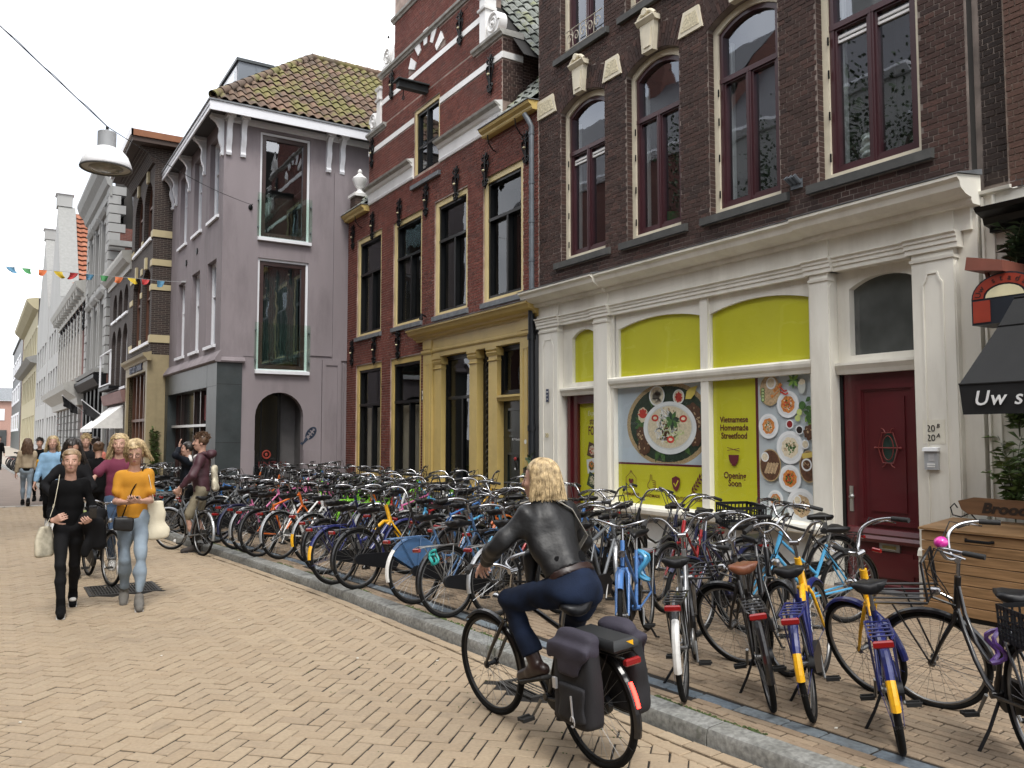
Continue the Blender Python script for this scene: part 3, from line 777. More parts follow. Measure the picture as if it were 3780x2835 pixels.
        if pn:
            w_ = b-a; i = .11; q = MB()
            po = [(a+i,.75),(a+i,3.30),(a+i+.03,3.34),(a+i+.05,3.41),(b-i-.05,3.41),(b-i-.03,3.34),(b-i,3.30),(b-i,.75)]
            pi = [(x+(.014 if x < (a+b)/2 else -.014), z+(.014 if z < 1 else -.014)) for x, z in po]
            ring(FB, q, po, pi, .095, .112); q.build('panel_moulding', m1, pl)
        for e in (a-.012, b+.0):
            q = MB(); FB.prof(q, [(.02,.65),(.085,.65),(.085,3.45),(.06,3.50),(.02,3.45)], e, e+.012); q.build('edge_bead', m1, pl)
    for a, b in ((4.36,4.555), (11.901,12.04)): q = MB(); FB.box(q, a, b, -.2, .02, .1, 3.95); q.build('side_strip', m1)
    # big display window: frame with arched heads, transom, mullion
    ring_ops = [(8.04,9.95,2.60,3.53,.14), (6.28,8.04,2.60,3.53,.14)]
    q = MB()
    for (a, b, z0, z1, rise) in ((8.09,9.87,2.66,3.50,.11), (6.33,7.95,2.66,3.50,.11)):
        wall(FB, q, a-.07, b+.06, 2.60, 3.63, [(a,b,z0,z1,rise)], .07, .0)
    q.build('arched_head', m1, smooth=False)
    for a, b in ((9.95,10.03), (6.27,6.33), (7.96,8.10)): q = MB(); FB.box(q, a, b, -.1, .04, .75, 3.62); q.build('mullion', m1)
    q = MB(); FB.prof(q, [(-.1,2.49),(.05,2.49),(.06,2.53),(.085,2.56),(.095,2.60),(.095,2.63),(.05,2.655),(-.1,2.655)], 6.28, 10.03); q.build('transom', m1)
    q = MB(); FB.prof(q, [(-.1,.66),(.16,.65),(.17,.70),(.16,.735),(-.1,.77)], 6.12, 10.03); q.tube([FB.P(6.10,.10,.69), FB.P(10.02,.10,.69)], .062, 10); q.build('window_sill', m1)
    q = MB(); FB.box(q, 6.10, 10.03, -.2, .02, .10, .66); FB.prof(q, [(0,.10),(.06,.10),(.06,.24),(.045,.27),(0,.27)], 6.1, 10.03); q.build('stall_riser', mat('riser_grey', (.50,.50,.48), .5, amt=.06, dirt=.5, dirtcol=(.25,.24,.22), dscale=2))
    for (a, b, z0, z1, r_) in ((8.09,9.96,.74,2.50,0), (6.33,7.97,.74,2.50,0), (8.09,9.87,2.66,3.50,.11), (6.33,7.95,2.66,3.50,.11)):
        q = MB(); q.poly([FB.P(x,-.035,z) for x, z in fpath(a,b,z0,z1,r_)]); q.build('pane', M_glassW)
    q = MB(); FB.box(q, 6.29, 10.03, -.06, -.058, .7, 3.6); q.build('backing', M_dark)

    # left shop door with fanlight
    q = MB(); wall(FB, q, 10.371, 11.36, 2.43, 3.62, [(10.44,11.10,2.64,3.50,.12)], .08, -.02); q.build('fanlight_frame', m1)
    q = MB(); FB.prof(q, [(-.1,2.43),(.02,2.43),(.04,2.48),(.07,2.52),(.07,2.55),(-.1,2.58)], 10.371, 11.36); q.build('door_lintel', m1)
    q = MB(); ring(FB, q, fpath(10.38,11.22,.14,2.43,0), fpath(10.48,11.06,.62,2.30,0), -.20, -.10); FB.box(q, 10.47, 11.07, -.19, -.115, .2, .5)
    FB.box(q, 11.22, 11.30, -.2, -.06, .12, 2.43)
    dr = q.build('door', M_reddoor)
    q = MB(); ring(FB, q, fpath(10.46,11.08,.60,2.32,0), fpath(10.49,11.05,.63,2.29,0), -.10, -.085); q.build('bead', M_reddoor, dr)
    q = MB(); q.quad(FB.P(10.48,-.125,.62), FB.P(11.06,-.125,.62), FB.P(11.06,-.125,2.30), FB.P(10.48,-.125,2.30)); q.build('pane', M_glassW, dr)
    q = MB(); FB.box(q, 10.37, 11.36, -.3, .06, .10, .145); q.build('door_step', M_hard)
    q = MB(); q.poly([FB.P(x,-.075,z) for x, z in fpath(10.44,11.10,2.64,3.50,.12)]); q.build('pane', M_glassW)

    # right house door with fanlight
    q = MB(); wall(FB, q, 5.001, 6.019, 2.45, 3.62, [(5.02,5.86,2.66,3.53,.12)], .12, -.06); q.build('fanlight_frame', m1)
    q = MB(); FB.prof(q, [(-.2,2.45),(-.02,2.45),(.0,2.50),(.03,2.55),(.03,2.58),(-.2,2.60)], 5.001, 6.019); q.build('door_lintel', m1)
    q = MB(); q.poly([FB.P(x,-.15,z) for x, z in fpath(5.02,5.86,2.66,3.53,.12)]); q.build('pane', mat('frosted_pane', (.10,.105,.10), .12, amt=.5, scale=1.2, spec=.8))
    FD = -.09
    q = MB(); FB.box(q, 5.001, 5.98, FD-.05, FD, .13, 2.45); dr = q.build('door', M_reddoor)
    q = MB()
    ring(FB, q, fpath(5.10,5.80,.80,2.32,0), fpath(5.15,5.75,.85,2.27,0), FD-.01, FD+.022); ring(FB, q, fpath(5.15,5.75,.85,2.27,0), fpath(5.17,5.73,.87,2.25,0), FD-.01, FD+.010)
    FB.box(q, 5.24, 5.66, FD, FD+.014, .94, 2.18)
    FB.prof(q, [(FD,.60),(FD+.05,.61),(FD+.06,.645),(FD+.035,.68),(FD+.045,.70),(FD+.02,.75),(FD,.76)], 5.02, 5.96)
    q.build('door_moulding', M_reddoor, dr)
    q = MB(); ch = .05
    base_p = [(5.12,.29),(5.12,.47),(5.19,.47),(5.19,.52),(5.72,.52),(5.72,.47),(5.79,.47),(5.79,.29),(5.72,.29),(5.72,.24),(5.19,.24),(5.19,.29)]
    fprism(FB, q, base_p, FD-.01, FD+.018); FB.prof(q, [(FD,.13),(FD+.05,.13),(FD+.05,.17),(FD+.02,.19),(FD,.19)], 5.02, 5.96); q.build('lower_panel', M_reddoor, dr)
    q = MB(); FB.box(q, 5.33, 5.57, FD, FD+.028, .525, .605); lb = q.build('letter_plate', mat('steel', (.42,.42,.40), .35, metal=.9, amt=.1), dr)
    q = MB(); FB.box(q, 5.37, 5.53, FD+.026, FD+.034, .55, .585); q.build('letter_flap', mat('brass_flap', (.30,.24,.10), .35, metal=.8), lb)
    q = MB(); q.tube([FB.P(5.37,FD+.045,.545), FB.P(5.53,FD+.045,.545)], .006, 6); q.build('pull', MATS['steel'], lb)
    q = MB(); FB.box(q, 5.885, 5.93, FD, FD+.014, .92, 1.20); q.lathe([(0,.06),(.028,.055),(.032,.035),(.012,.02),(.012,0)], 12, FB.P(5.905, FD+.05, 1.08), 'x'); q.build('door_handle', MATS['steel'], dr)
    # oval light with a wrought grille
    q = MB(); q.poly([FB.P(5.43+.085*math.cos(t), FD+.0165, 1.63+.16*math.sin(t)) for t in [k*math.pi/12 for k in range(24)]]); q.build('oval_light', mat('green_glass', (.03,.055,.045), .08, spec=.8), dr)
    q = MB()
    hexp = [(5.43+.115*sx_, 1.63+.17*sz_) for sx_, sz_ in ((0.55,.95),(1,0),(.55,-.95),(-.55,-.95),(-1,0),(-.55,.95))]
    q.tube([FB.P(a, FD+.035, z) for a, z in hexp], .006, 5, closed=True)
    q.tube([FB.P(5.43+.065*math.cos(t), FD+.035, 1.63+.13*math.sin(t)) for t in [k*math.pi/10 for k in range(20)]], .005, 5, closed=True)
    q.tube([FB.P(5.28,FD+.035,1.63), FB.P(5.58,FD+.035,1.63)], .007, 6)
    for sg in (-1, 1):
        q.ball(FB.P(5.43+sg*.15, FD+.035, 1.63), .013, 8, 5)
        for z_ in (-1, 1): q.tube([FB.P(5.43+sg*.03,FD+.035,1.63+z_*.165), FB.P(5.43+sg*.045,FD+.035,1.63+z_*.195), FB.P(5.43+sg*.075,FD+.035,1.63+z_*.21)], .006, 5)
    q.build('door_grille', mat('red_grille', (.17,.03,.025), .4), dr)
    q = MB(); FB.box(q, 4.995, 6.02, -.3, .12, .10, .13); q.build('door_step', mat('step_stone', (.12,.12,.12), .8, amt=.2, bump=.2))
    q = MB(); FB.box(q, 5.98, 6.02, -.25, -.07, .13, 2.45); FB.box(q, 5.0, 6.02, -.27, -.255, .13, 3.6); q.build('door_jamb', M_blackp)
    # intercom
    q = MB(); FB.box(q, 4.765, 4.905, .10, .135, 1.42, 1.61); q2 = q.build('intercom', mat('intercom_grey', (.36,.37,.38), .45, amt=.05))
    q = MB(); FB.prof(q, [(.10,1.605),(.155,1.605),(.15,1.635),(.10,1.645)], 4.755, 4.915); q.build('rain_hood', mat('intercom_pale', (.7,.71,.72), .4), q2)
    q = MB()
    for k in range(6): FB.box(q, 4.80, 4.86, .135, .138, 1.51+k*.012, 1.516+k*.012)
    q.build('speaker_slots', mat('slot_pale', (.6,.6,.6), .5), q2)
    q = MB(); FB.box(q, 4.795, 4.875, .135, .139, 1.445, 1.46); FB.box(q, 4.795, 4.875, .135, .139, 1.468, 1.483); q.build('call_button', mat('button_white', (.7,.7,.68), .4), q2)
    Mt = FB.rot()
    def wall_text(txt, s, d, z, size, m_, parent=None, name='lettering', **k):
        me = text_mesh(txt, size, **k); me.materials.append(m_)
        o = bpy.data.objects.new(name, me); COL.objects.link(o); o.matrix_world = Matrix.Translation(FB.P(s, d, z)) @ Mt
        if parent: o.parent = parent
        return o
    q = MB(); FB.box(q, 4.70, 4.93, .10, .104, 1.68, 1.92); q.build('number_plate', mat('plate_cream', (.74,.71,.60), .5))
    M_ink = mat('black_ink', (.012,.011,.010), .6)
    wall_text('20', 4.845, .106, 1.83, .095, M_ink); wall_text('B', 4.770, .106, 1.855, .06, M_ink, shear=.2)
    wall_text('20', 4.845, .106, 1.735, .095, M_ink); wall_text('A', 4.770, .106, 1.76, .06, M_ink, shear=.2)
    wall_text('20', 11.66, .114, 1.77, .10, mat('gold_ink', (.45,.36,.12), .5))
    q = MB(); FB.box(q, 11.60, 11.68, .112, .116, 2.34, 2.56); pl_ = q.build('blue_plaque', mat('plaque_blue', (.012,.022,.055), .35))
    M_wink = mat('white_ink', (.75,.75,.74), .5)
    for t_, z_ in (('1566', 2.51), ('C 7', 2.45), ('2e', 2.39)): wall_text(t_, 11.64, .118, z_, .032, M_wink)
# ================================================================ pantiles
def tile_geo(w=.25, l=.36, t=.018, n=7):
    v = []; f = []
    for j, (y, lift) in enumerate(((-.02, .045), (l, 0.0))):
        for i in range(n+1):
            a = i/n; z = .035*math.sin(2*math.pi*(a-.08))+lift
            v.append((a*w*1.06, y, z))
    for i in range(n): f.append((i, i+1, n+1+i+1, n+1+i))
    b = len(v)
    for i in range(n+1): a = i/n; v.append((a*w*1.06, -.02, .035*math.sin(2*math.pi*(a-.08))+.045-t))
    for i in range(n): f.append((i, b+i, b+i+1, i+1))
    return v, f
def pantiles(parent, o, e, r, mat_, inside, cols, rows, w=.25, g=.33, nmax=300, name='roof_tile'):
    o = Vector(o); e = Vector(e).normalized(); r = Vector(r).normalized(); nn = e.cross(r)
    if nn.z < 0: nn = -nn
    tv, tf = tile_geo(w); m_ = MB(); m_.raw(tv, tf); me = m_.mesh(name, mat_, smooth=True, angle=40, fix=False)
    L = []
    for j in range(rows[0], rows[1]):
        for i in range(cols[0], cols[1]):
            p = o+e*(i*w)+r*(j*g);
            if inside(i*w+w/2, j*g+g/2): L.append((p, (p-cam.location).length))
    L.sort(key=lambda q: q[1]); k = 0; rest = MB(); base = Matrix((e, r, nn)).transposed().to_4x4()
    for p, d in L:
        M_ = Matrix.Translation(p+nn*(.02+random.gauss(0,.004))) @ base @ Matrix.Rotation(random.gauss(0,.012), 4, 'Z')
        if k < nmax and in_view(*p, 1.02, 1.02):
            ob = link_mesh(name, me, parent); ob.matrix_local = M_; k += 1
        else:
            s0 = len(rest.v); rest.raw(tv, tf); rest.xf(M_, s0)
    if rest.v: tag(rest.build('tile_field', mat_, parent, smooth=True, angle=40, fix=False), kind='stuff')
M_tile = mat_pieces('pantile_red', [(.115,.075,.052), (.15,.095,.066), (.095,.068,.052), (.19,.115,.08), (.12,.09,.068)], rough=.8, bump=.3, bscale=30, grime=.5, grimecol=(.10,.085,.06), gscale=1.3, fine=.2, moss=((.17,.165,.05), 1.8, .46, .7))
M_tileG = mat_pieces('pantile_grey', [(.20,.21,.19), (.26,.27,.25), (.16,.175,.155), (.30,.31,.29)], rough=.85, bump=.4, bscale=25, grime=.6, grimecol=(.09,.10,.085), gscale=4, fine=.35, moss=((.20,.215,.09), 3.0, .55, .6))
M_tileD = mat_pieces('pantile_dark', [(.045,.045,.05), (.07,.07,.08), (.035,.035,.04)], rough=.45, bump=.2, bscale=25, grime=.3, spec=.6)
M_tileO = mat_pieces('pantile_orange', [(.26,.09,.05), (.32,.12,.065), (.22,.085,.05), (.36,.15,.09)], rough=.8, bump=.3, bscale=25, grime=.4, grimecol=(.14,.07,.05), gscale=1.2)

# ================================================================ red brick gabled house with ochre frames
Cc = 16.65
C_ = empty('gabled_house', (8.1, Cc, PAVE_Z), label='red brick gabled house with ochre window frames and black wall anchors', cat='house')
def volute(F, mb, s, z, r_, side, d0=-.16, d1=.03):
    mb.lathe([(0,d0),(r_,d0),(r_,d1),(r_*.9,d1+.012),(0,d1+.012)], 24, F.P(s,0,z)+F.n*0, 'x') if False else None
    n = 28
    fprism(F, mb, [(s+r_*math.cos(2*math.pi*k/n), z+r_*math.sin(2*math.pi*k/n)) for k in range(n)], d0, d1)
    pts = []
    for k in range(34):
        t = k*.42; rr = r_*(.93-.026*k)
        pts.append(F.P(s+side*rr*math.cos(t), d1+.006, z+rr*math.sin(t)))
    mb.tube(pts, [.030-.0005*k for k in range(34)], 6)
    mb.ball(F.P(s,d1,z), (.05,.05,.05), 8, 5)
    fprism(F, mb, [(s-side*r_*.55,z-r_*.8),(s-side*r_*1.5,z-r_*1.05),(s-side*r_*1.6,z+r_*.9),(s-side*r_*1.1,z+r_*.25)], d0, d1-.02)
def anchor_mesh():
    m_ = MB(); P = lambda a, z, d=.02: (-d, a, z)
    m_.bar(P(0,-.36,.016), P(0,.32,.016), .022, .028)
    m_.raw([P(0,.46,.014),P(-.03,.36,.010),P(0,.30,.03),P(.03,.36,.010)], [(0,1,2),(0,2,3)]); m_.raw([P(0,-.44,.014),P(-.03,-.36,.01),P(0,-.32,.03),P(.03,-.36,.01)], [(0,2,1),(0,3,2)])
    for sg in (-1, 1):
        m_.tube([P(sg*.012,-.22),P(sg*.04,-.08),P(sg*.075,.08),P(sg*.07,.19),P(sg*.035,.20),P(sg*.03,.15),P(sg*.05,.13)], [.010,.011,.012,.013,.012,.011,.010], 6)
        m_.tube([P(sg*.01,.22),P(sg*.05,.25),P(sg*.075,.31),P(sg*.05,.34),P(sg*.035,.31)], .013, 6)
        m_.tube([P(sg*.01,.33),P(sg*.035,.37),P(sg*.045,.41)], [.013,.012,.005], 6)
        m_.tube([P(sg*.01,-.20),P(sg*.05,-.21),P(sg*.06,-.26),P(sg*.03,-.28),P(sg*.045,-.32),P(sg*.02,-.36)], .014, 6)
    me = m_.mesh('wall_anchor', M_iron, smooth=True, angle=50); b = MB(); b.ball((-.05,0,.0), .022, 10, 6); return me, b.mesh('boss', mat('boss_cream', (.72,.66,.42), .35), smooth=True)
with Under(C_):
    up = [(12.57,14.03,4.38,6.86,0), (14.67,16.16,4.38,6.89,0), (16.80,18.38,4.38,6.92,0), (19.11,20.75,4.38,6.97,0)]
    gf = [(16.80,18.50,.78,3.61,0), (19.04,20.74,.78,3.61,0)]
    porch = (12.25,16.60,.1,4.1,0); hatch = (15.95,17.25,7.56,9.32,0)
    m_ = MB(); wall(FB, m_, 12.05, 21.44, .1, 7.78, up+gf+[porch], .16); cw = m_.build('wall', M_mortC)
    m_ = MB(); wall(FB, m_, 13.30, 20.0, 7.78, 9.62, [(15.95,17.25,7.78,9.32,0)], .16); wall(FB, m_, 14.12, 19.18, 9.62, 10.98, [], .1); wall(FB, m_, 14.87, 18.43, 10.98, 12.9, [], .1)
    for a, z0, z1 in ((13.30,7.78,9.62),(20.0,7.78,9.62),(14.12,9.62,10.98),(19.18,9.62,10.98),(14.87,10.98,12.9),(18.43,10.98,12.9)):
        m_.quad(FB.P(a,0,z0), FB.P(a,-.46,z0), FB.P(a,-.46,z1), FB.P(a,0,z1))
    for a, b, z in ((13.3,20.0,9.62),(14.12,19.18,10.98),(14.87,18.43,12.9)): m_.quad(FB.P(a,0,z), FB.P(b,0,z), FB.P(b,-.46,z), FB.P(a,-.46,z))
    gw = m_.build('gable_wall', M_mortC)
    m_ = MB(); m_.box((8.9,12.05,0), (9.5,21.44,7.7)); m_.box((8.57,13.34,7.7), (10.2,19.96,9.3)); m_.quad((8.56,14.12,9.3),(8.56,19.18,9.3),(8.56,18.4,12.9),(8.56,14.9,12.9)); m_.build('core', M_dark)
    bands = [(12.05,21.44,7.74,8.24)]
    def forbC(z):
        iv = [(o[0], o[1]) for o in up+gf+[porch] if o[2] < z < o[3]]
        for o in up+gf:
            if o[2]-.10 < z <= o[2]: iv.append((o[0]-.05, o[1]+.05))
        return iv
    def forbG(z):
        iv = []
        if z < 9.32: iv.append((15.95, 17.25))
        if 9.05 < z < 9.19 or 10.12 < z < 10.25: iv.append((12, 22))
        if 9.48 < z < 9.64: iv += [(12, 14.35), (18.95, 22)]
        if 10.30 < z < 10.90:
            r0, r1 = .62, .98; c_ = 10.08; hw = math.sqrt(max(0, r1*r1-(z-c_)**2)); hi = math.sqrt(max(0, r0*r0-(z-c_)**2))
            iv += ([(Cc-hw, Cc-hi), (Cc+hi, Cc+hw)] if hi > 0 else [(Cc-hw, Cc+hw)])
        return iv
    rects = courses(12.06, 21.42, .72, 7.74, forbC)
    rects += courses(13.31, 19.99, 8.22, 9.62, forbG) + courses(14.13, 19.17, 9.62, 10.82, forbG) + courses(14.88, 18.42, 10.99, 12.0, lambda z: [])
    lay_bricks(FB, cw, 'brick', rects, M_brickC, order=lambda r_: -in_view(*FB.P(r_[0],0,r_[2]))*100 + (FB.P(r_[0],0,r_[2])-cam.location).length)
    # returns of the gable (seen to the right), brick by brick
    FR = Fac(8.1, 13.30, -90, -1)     # s runs into the block, outward = -Y
    rr_ = courses(.0, .46, 8.22, 9.48, lambda z: [(0,.5)] if 9.05 < z < 9.19 else []); rr2 = courses(.47, 2.2, 7.9, 9.3, lambda z: [])
    m_ = MB(); m_.quad(FR.P(.46,-.02,7.8), FR.P(2.4,-.02,7.8), FR.P(2.4,-.02,9.4), FR.P(.46,-.02,9.4)); m_.build('side_wall', M_mortC, gw)
    lay_bricks(FR, gw, 'brick', rr_, M_brickB, nmax=0); lay_bricks(FR, gw, 'brick', rr2, M_brickB, nmax=0, d=-.02)
    # white bands
    for a, b, z in ((13.29,15.93,9.06), (17.27,20.01,9.06), (14.11,19.19,10.125)):
        q = MB(); FB.box(q, a, b, -.02, .02, z, z+.125); q.build('white_band', M_white, gw)
    q = MB(); q.box((8.10,13.277,9.06), (8.56,13.32,9.185)); q.build('white_band', M_white, gw)
    # big white cornice either side of the hatch
    for a, b in ((13.30,15.93), (17.27,20.0)):
        q = MB(); FB.prof(q, [(0,7.74),(.03,7.74),(.045,7.79),(.03,7.82),(.03,8.02),(.07,8.04),(.10,8.09),(.17,8.13),(.19,8.18),(0,8.23)], a, b); q.build('cornice', M_white, gw)
        q = MB(); FB.prof(q, [(.05,8.09),(.11,8.095),(.18,8.135),(.195,8.175),(.15,8.17),(.05,8.11)], a-.003, b+.003); q.build('cornice_moulding', mat('stone_grey', (.36,.35,.32), .8, amt=.2, dirt=.5, dirtcol=(.15,.15,.13), dscale=4, bump=.2), gw)
    MG = MATS['stone_grey']
    for a, b, z in ((13.24,14.42,9.50), (18.88,20.06,9.50), (14.02,19.28,10.84), (14.80,18.50,11.95)):
        q = MB(); FB.prof(q, [(-.46,z),(.03,z),(.05,z+.04),(.09,z+.06),(.10,z+.11),(-.46,z+.13)], a, b); q.build('step_cornice', MG, gw)
    # scrolls, posts, obelisk, top volutes
    for s, z, sd in ((13.62,9.87,-1), (19.68,9.87,1), (14.50,11.25,-1), (18.80,11.25,1)):
        q = MB(); volute(FB, q, s, z, .235, sd); q.build('scroll', M_white, gw, smooth=True, angle=40)
    for s in (14.0, 19.30):
        q = MB(); FB.box(q, s-.12, s+.12, -.2, .05, 9.63, 10.62); FB.prof(q, [(-.2,10.28),(.09,10.29),(.10,10.33),(-.2,10.35)], s-.15, s+.15); FB.prof(q, [(-.2,10.56),(.08,10.57),(.10,10.63),(-.2,10.66)], s-.15, s+.15); q.build('post', M_white, gw)
    for s in (14.02, 19.10):
        q = MB(); c = FB.P(s,-.12,10.98); q.box((c.x-.13,c.y-.13,10.98), (c.x+.13,c.y+.13,11.12)); q.lathe([(.15,11.12),(.10,11.18),(.10,11.24),(.14,11.28),(.02,11.9)], 4, (c.x,c.y,0)); q.build('obelisk', M_white, gw)
        q = MB(); q.ball((c.x,c.y,11.93), .035, 8, 6); q.build('finial', M_iron, gw)
    # voussoir arch
    wv = MB(); rv = MB(); nv = 11
    for k in range(nv):
        a, b = -R(82)+R(164)*k/nv, -R(82)+R(164)*(k+1)/nv; r0, r1, zc = .62, .98, 10.08
        if zc+r0*math.cos((a+b)/2) < 10.26: continue
        qd = [(Cc+r0*math.sin(a),zc+r0*math.cos(a)),(Cc+r0*math.sin(b),zc+r0*math.cos(b)),(Cc+r1*math.sin(b),zc+r1*math.cos(b)),(Cc+r1*math.sin(a),zc+r1*math.cos(a))]
        if k % 2: q = MB(); fprism(FB, q, qd, -.01, .03); q.build('voussoir', M_white, gw)
        else:
            for t in range(3):
                p = [tuple(qd[0][i]+(qd[1][i]-qd[0][i])*(t+.06)/3 for i in (0,1)), tuple(qd[0][i]+(qd[1][i]-qd[0][i])*(t+.94)/3 for i in (0,1)), tuple(qd[3][i]+(qd[2][i]-qd[3][i])*(t+.94)/3 for i in (0,1)), tuple(qd[3][i]+(qd[2][i]-qd[3][i])*(t+.06)/3 for i in (0,1))]
                fprism(FB, rv, p, -.01, .012)
    tag(rv.build('arch_bricks', M_brickC, gw), kind='stuff')
    # upper windows
    ci = [(.16,.13,.10), (.17,.15,.12)]
    M_blind = mat('beige_blind', (.34,.31,.24), .9, amt=.08)
    for i, o in enumerate(up):
        s0, s1 = o[0], o[1]; tr = 6.0
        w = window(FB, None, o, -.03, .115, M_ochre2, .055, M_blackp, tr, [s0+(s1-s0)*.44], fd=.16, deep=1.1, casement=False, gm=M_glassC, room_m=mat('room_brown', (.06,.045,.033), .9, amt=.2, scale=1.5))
        q = MB(); FB.prof(q, [(-.15,4.27),(.06,4.26),(.06,4.35),(-.15,4.39)], s0-.04, s1+.04); q.build('sill', M_sillC, w)
        q = MB(); c0 = s0+.16     # white curtain gathered at the right
        for k in range(9): q.tube([FB.P(c0+k*.028+.02*math.sin(k*2), -.34-.02*math.cos(k*1.7), 4.45), FB.P(c0+k*.024, -.34, 6.75)], .017, 6)
        q.build('curtain', mat('curtain_white', (.55,.54,.50), .9), w)
        q = MB(); FB.box(q, s0+.75, s1-.2, -1.05, -1.0, 4.5, 6.0); q.build('wall_panel', mat('panel_brown', (.13,.085,.055), .8, amt=.2), w)
    for i, o in enumerate(gf):
        s0, s1 = o[0], o[1]
        w = window(FB, None, o, -.03, .13, M_ochre, .06, M_blackp, 2.57, [s0+(s1-s0)*.42], fd=.16, deep=0, casement=False, gm=mat_glass('blind_glass', 1.5, (.92,.92,.90)))
        q = MB(); FB.box(q, s0+.15, s1-.15, -.30, -.28, .8, 2.50); q.build('blind', M_blind, w)
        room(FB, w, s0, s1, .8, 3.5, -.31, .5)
        q = MB(); FB.prof(q, [(-.15,.66),(.07,.65),(.07,.75),(-.15,.79)], s0-.05, s1+.05); q.build('sill', M_sillC, w)
    # hatch with hoist beam
    w = window(FB, None, (15.95,17.25,7.58,9.32,0), -.02, .085, M_ochre2, .06, M_blackp, None, [Cc], fd=.12, deep=.8, casement=True)
    q = MB(); FB.box(q, 16.02, 17.18, -.06, -.045, 8.38, 8.43); q.build('glazing_bar', M_blackp, w)
    q = MB(); FB.prof(q, [(-.12,7.47),(.08,7.46),(.08,7.55),(-.12,7.585)], 15.88, 17.32); q.build('sill', M_sillC, w)
    q = MB(); FB.prof(q, [(-.05,9.52),(.72,9.52),(.72,9.66),(-.05,9.66)], 16.53, 16.69); hb = q.build('hoist_beam', mat('beam_dark', (.022,.026,.027), .7, amt=.3, bump=.2))
    q = MB(); FB.prof(q, [(-.05,9.661),(.77,9.661),(.77,9.69),(-.05,9.69)], 16.44, 16.78); q.build('beam_cap', MATS['beam_dark'], hb)
    q = MB(); q.tube([FB.P(16.61,.58,9.5), FB.P(16.61,.58,9.36)], .010, 6); q.tube([FB.P(16.61+.045*math.sin(t), .58, 9.31+.05*math.cos(t)) for t in [k*.45 for k in range(12)]], .012, 6); q.build('hook', M_iron, hb)
    # box gutters at the eaves
    for a, b in ((12.06,13.85), (19.95,21.95)):
        q = MB(); FB.prof(q, [(-.1,7.60),(.13,7.60),(.15,7.63),(.15,7.66),(.21,7.70),(.23,7.75),(-.1,7.78)], a, b); gt = q.build('gutter', M_ochre)
        q = MB(); FB.prof(q, [(-.1,7.781),(.25,7.755),(.25,7.768),(-.1,7.80)], a-.02, b+.02); q.build('gutter_lip', M_lead, gt)
        for s in (a+.45, b-.35):
            q = MB(); q.tube([FB.P(s,.02,7.25), FB.P(s,.10,7.28), FB.P(s,.20,7.40), FB.P(s,.22,7.55)], .013, 6); q.build('bracket', M_iron, gt)
    # downpipe, zinc above, black below
    q = MB(); q.tube([FB.P(12.25,.18,7.55), FB.P(12.18,.14,7.42), FB.P(12.14,.10,7.3), FB.P(12.14,.10,4.32)], .048, 10)
    for z in (7.2, 6.3, 5.6, 4.9): q.tube([FB.P(12.14,.10,z), FB.P(12.14,.10,z-.05)], .055, 10)
    q.build('downpipe', M_zinc, smooth=True, angle=50)
    q = MB(); q.tube([FB.P(12.12,.12,4.1), FB.P(12.12,.12,.12)], .06, 10)
    for z in (3.55, 1.95, 1.2): q.tube([FB.P(12.12,.12,z), FB.P(12.12,.12,z-.10)], .075, 10)
    FB.box(q, 12.04, 12.24, -.1, .015, .1, 4.0)
    q.build('lower_downpipe', mat('pipe_black', (.012,.014,.018), .4, amt=.2), smooth=True, angle=50)
    # pier with urn at the far end
    q = MB(); c = FB.P(20.9,-.1,0); q.box((c.x-.19,c.y-.19,7.7), (c.x+.19,c.y+.19,8.19)); pier = q.build('pier', mat_walltex('pier_brick', (.055,.035,.03), (.08,.045,.035), (.10,.085,.07)))
    q = MB(); q.box((c.x-.24,c.y-.24,8.19), (c.x+.24,c.y+.24,8.27)); q.lathe([(.20,8.27),(.17,8.31),(.08,8.38),(.06,8.44),(.10,8.47),(.15,8.55),(.19,8.66),(.20,8.72),(.17,8.76),(.11,8.80),(.08,8.84),(.045,8.87),(.06,8.91),(.05,8.95),(.015,8.99)], 16, (c.x,c.y,0))
    q.build('urn', M_white, pier, smooth=True, angle=35)
    # anchors
    am, bmsh = anchor_mesh()
    for s, z, h in [(14.98,10.35,.82),(18.53,10.42,.79),(13.72,8.87,.86),(19.75,9.07,.87),(12.42,7.0,.67),(13.9,6.99,.77),(15.13,7.04,.84),(16.56,7.04,.82),(18.0,7.09,.76),(19.67,7.14,.81),(21.02,7.12,.75),(18.01,3.92,.78),(19.47,3.93,.83),(20.99,3.98,.79)]:
        an = link_mesh('wall_anchor', am, None, FB.P(s,.015,z), None, (1.3, 1.7, h/.9)); link_mesh('boss', bmsh, an)
    # ochre porch: plinth, pilasters, columns, entablature
    q = MB(); FB.box(q, 12.25, 16.62, -.3, .04, .10, .60); q.build('porch_plinth', M_sillC)
    q = MB(); FB.prof(q, [(-.2,3.86),(.06,3.86),(.07,3.90),(.13,3.92),(.14,3.96),(.26,4.0),(.30,4.07),(.33,4.08),(.33,4.12),(-.2,4.16)], 11.98, 16.95); q.build('porch_cornice', M_ochre)
    q = MB(); FB.prof(q, [(-.2,4.161),(.35,4.122),(.35,4.13),(-.2,4.19)], 11.96, 16.97); q.build('porch_flashing', M_lead)
    q = MB(); FB.box(q, 12.25, 16.60, -.2, .04, 3.47, 3.86); q.build('frieze', M_ochre)
    q = MB(); FB.prof(q, [(0,3.57),(.055,3.57),(.075,3.60),(.075,3.63),(.045,3.65),(0,3.66)], 12.20, 16.65); q.build('architrave', M_ochre)
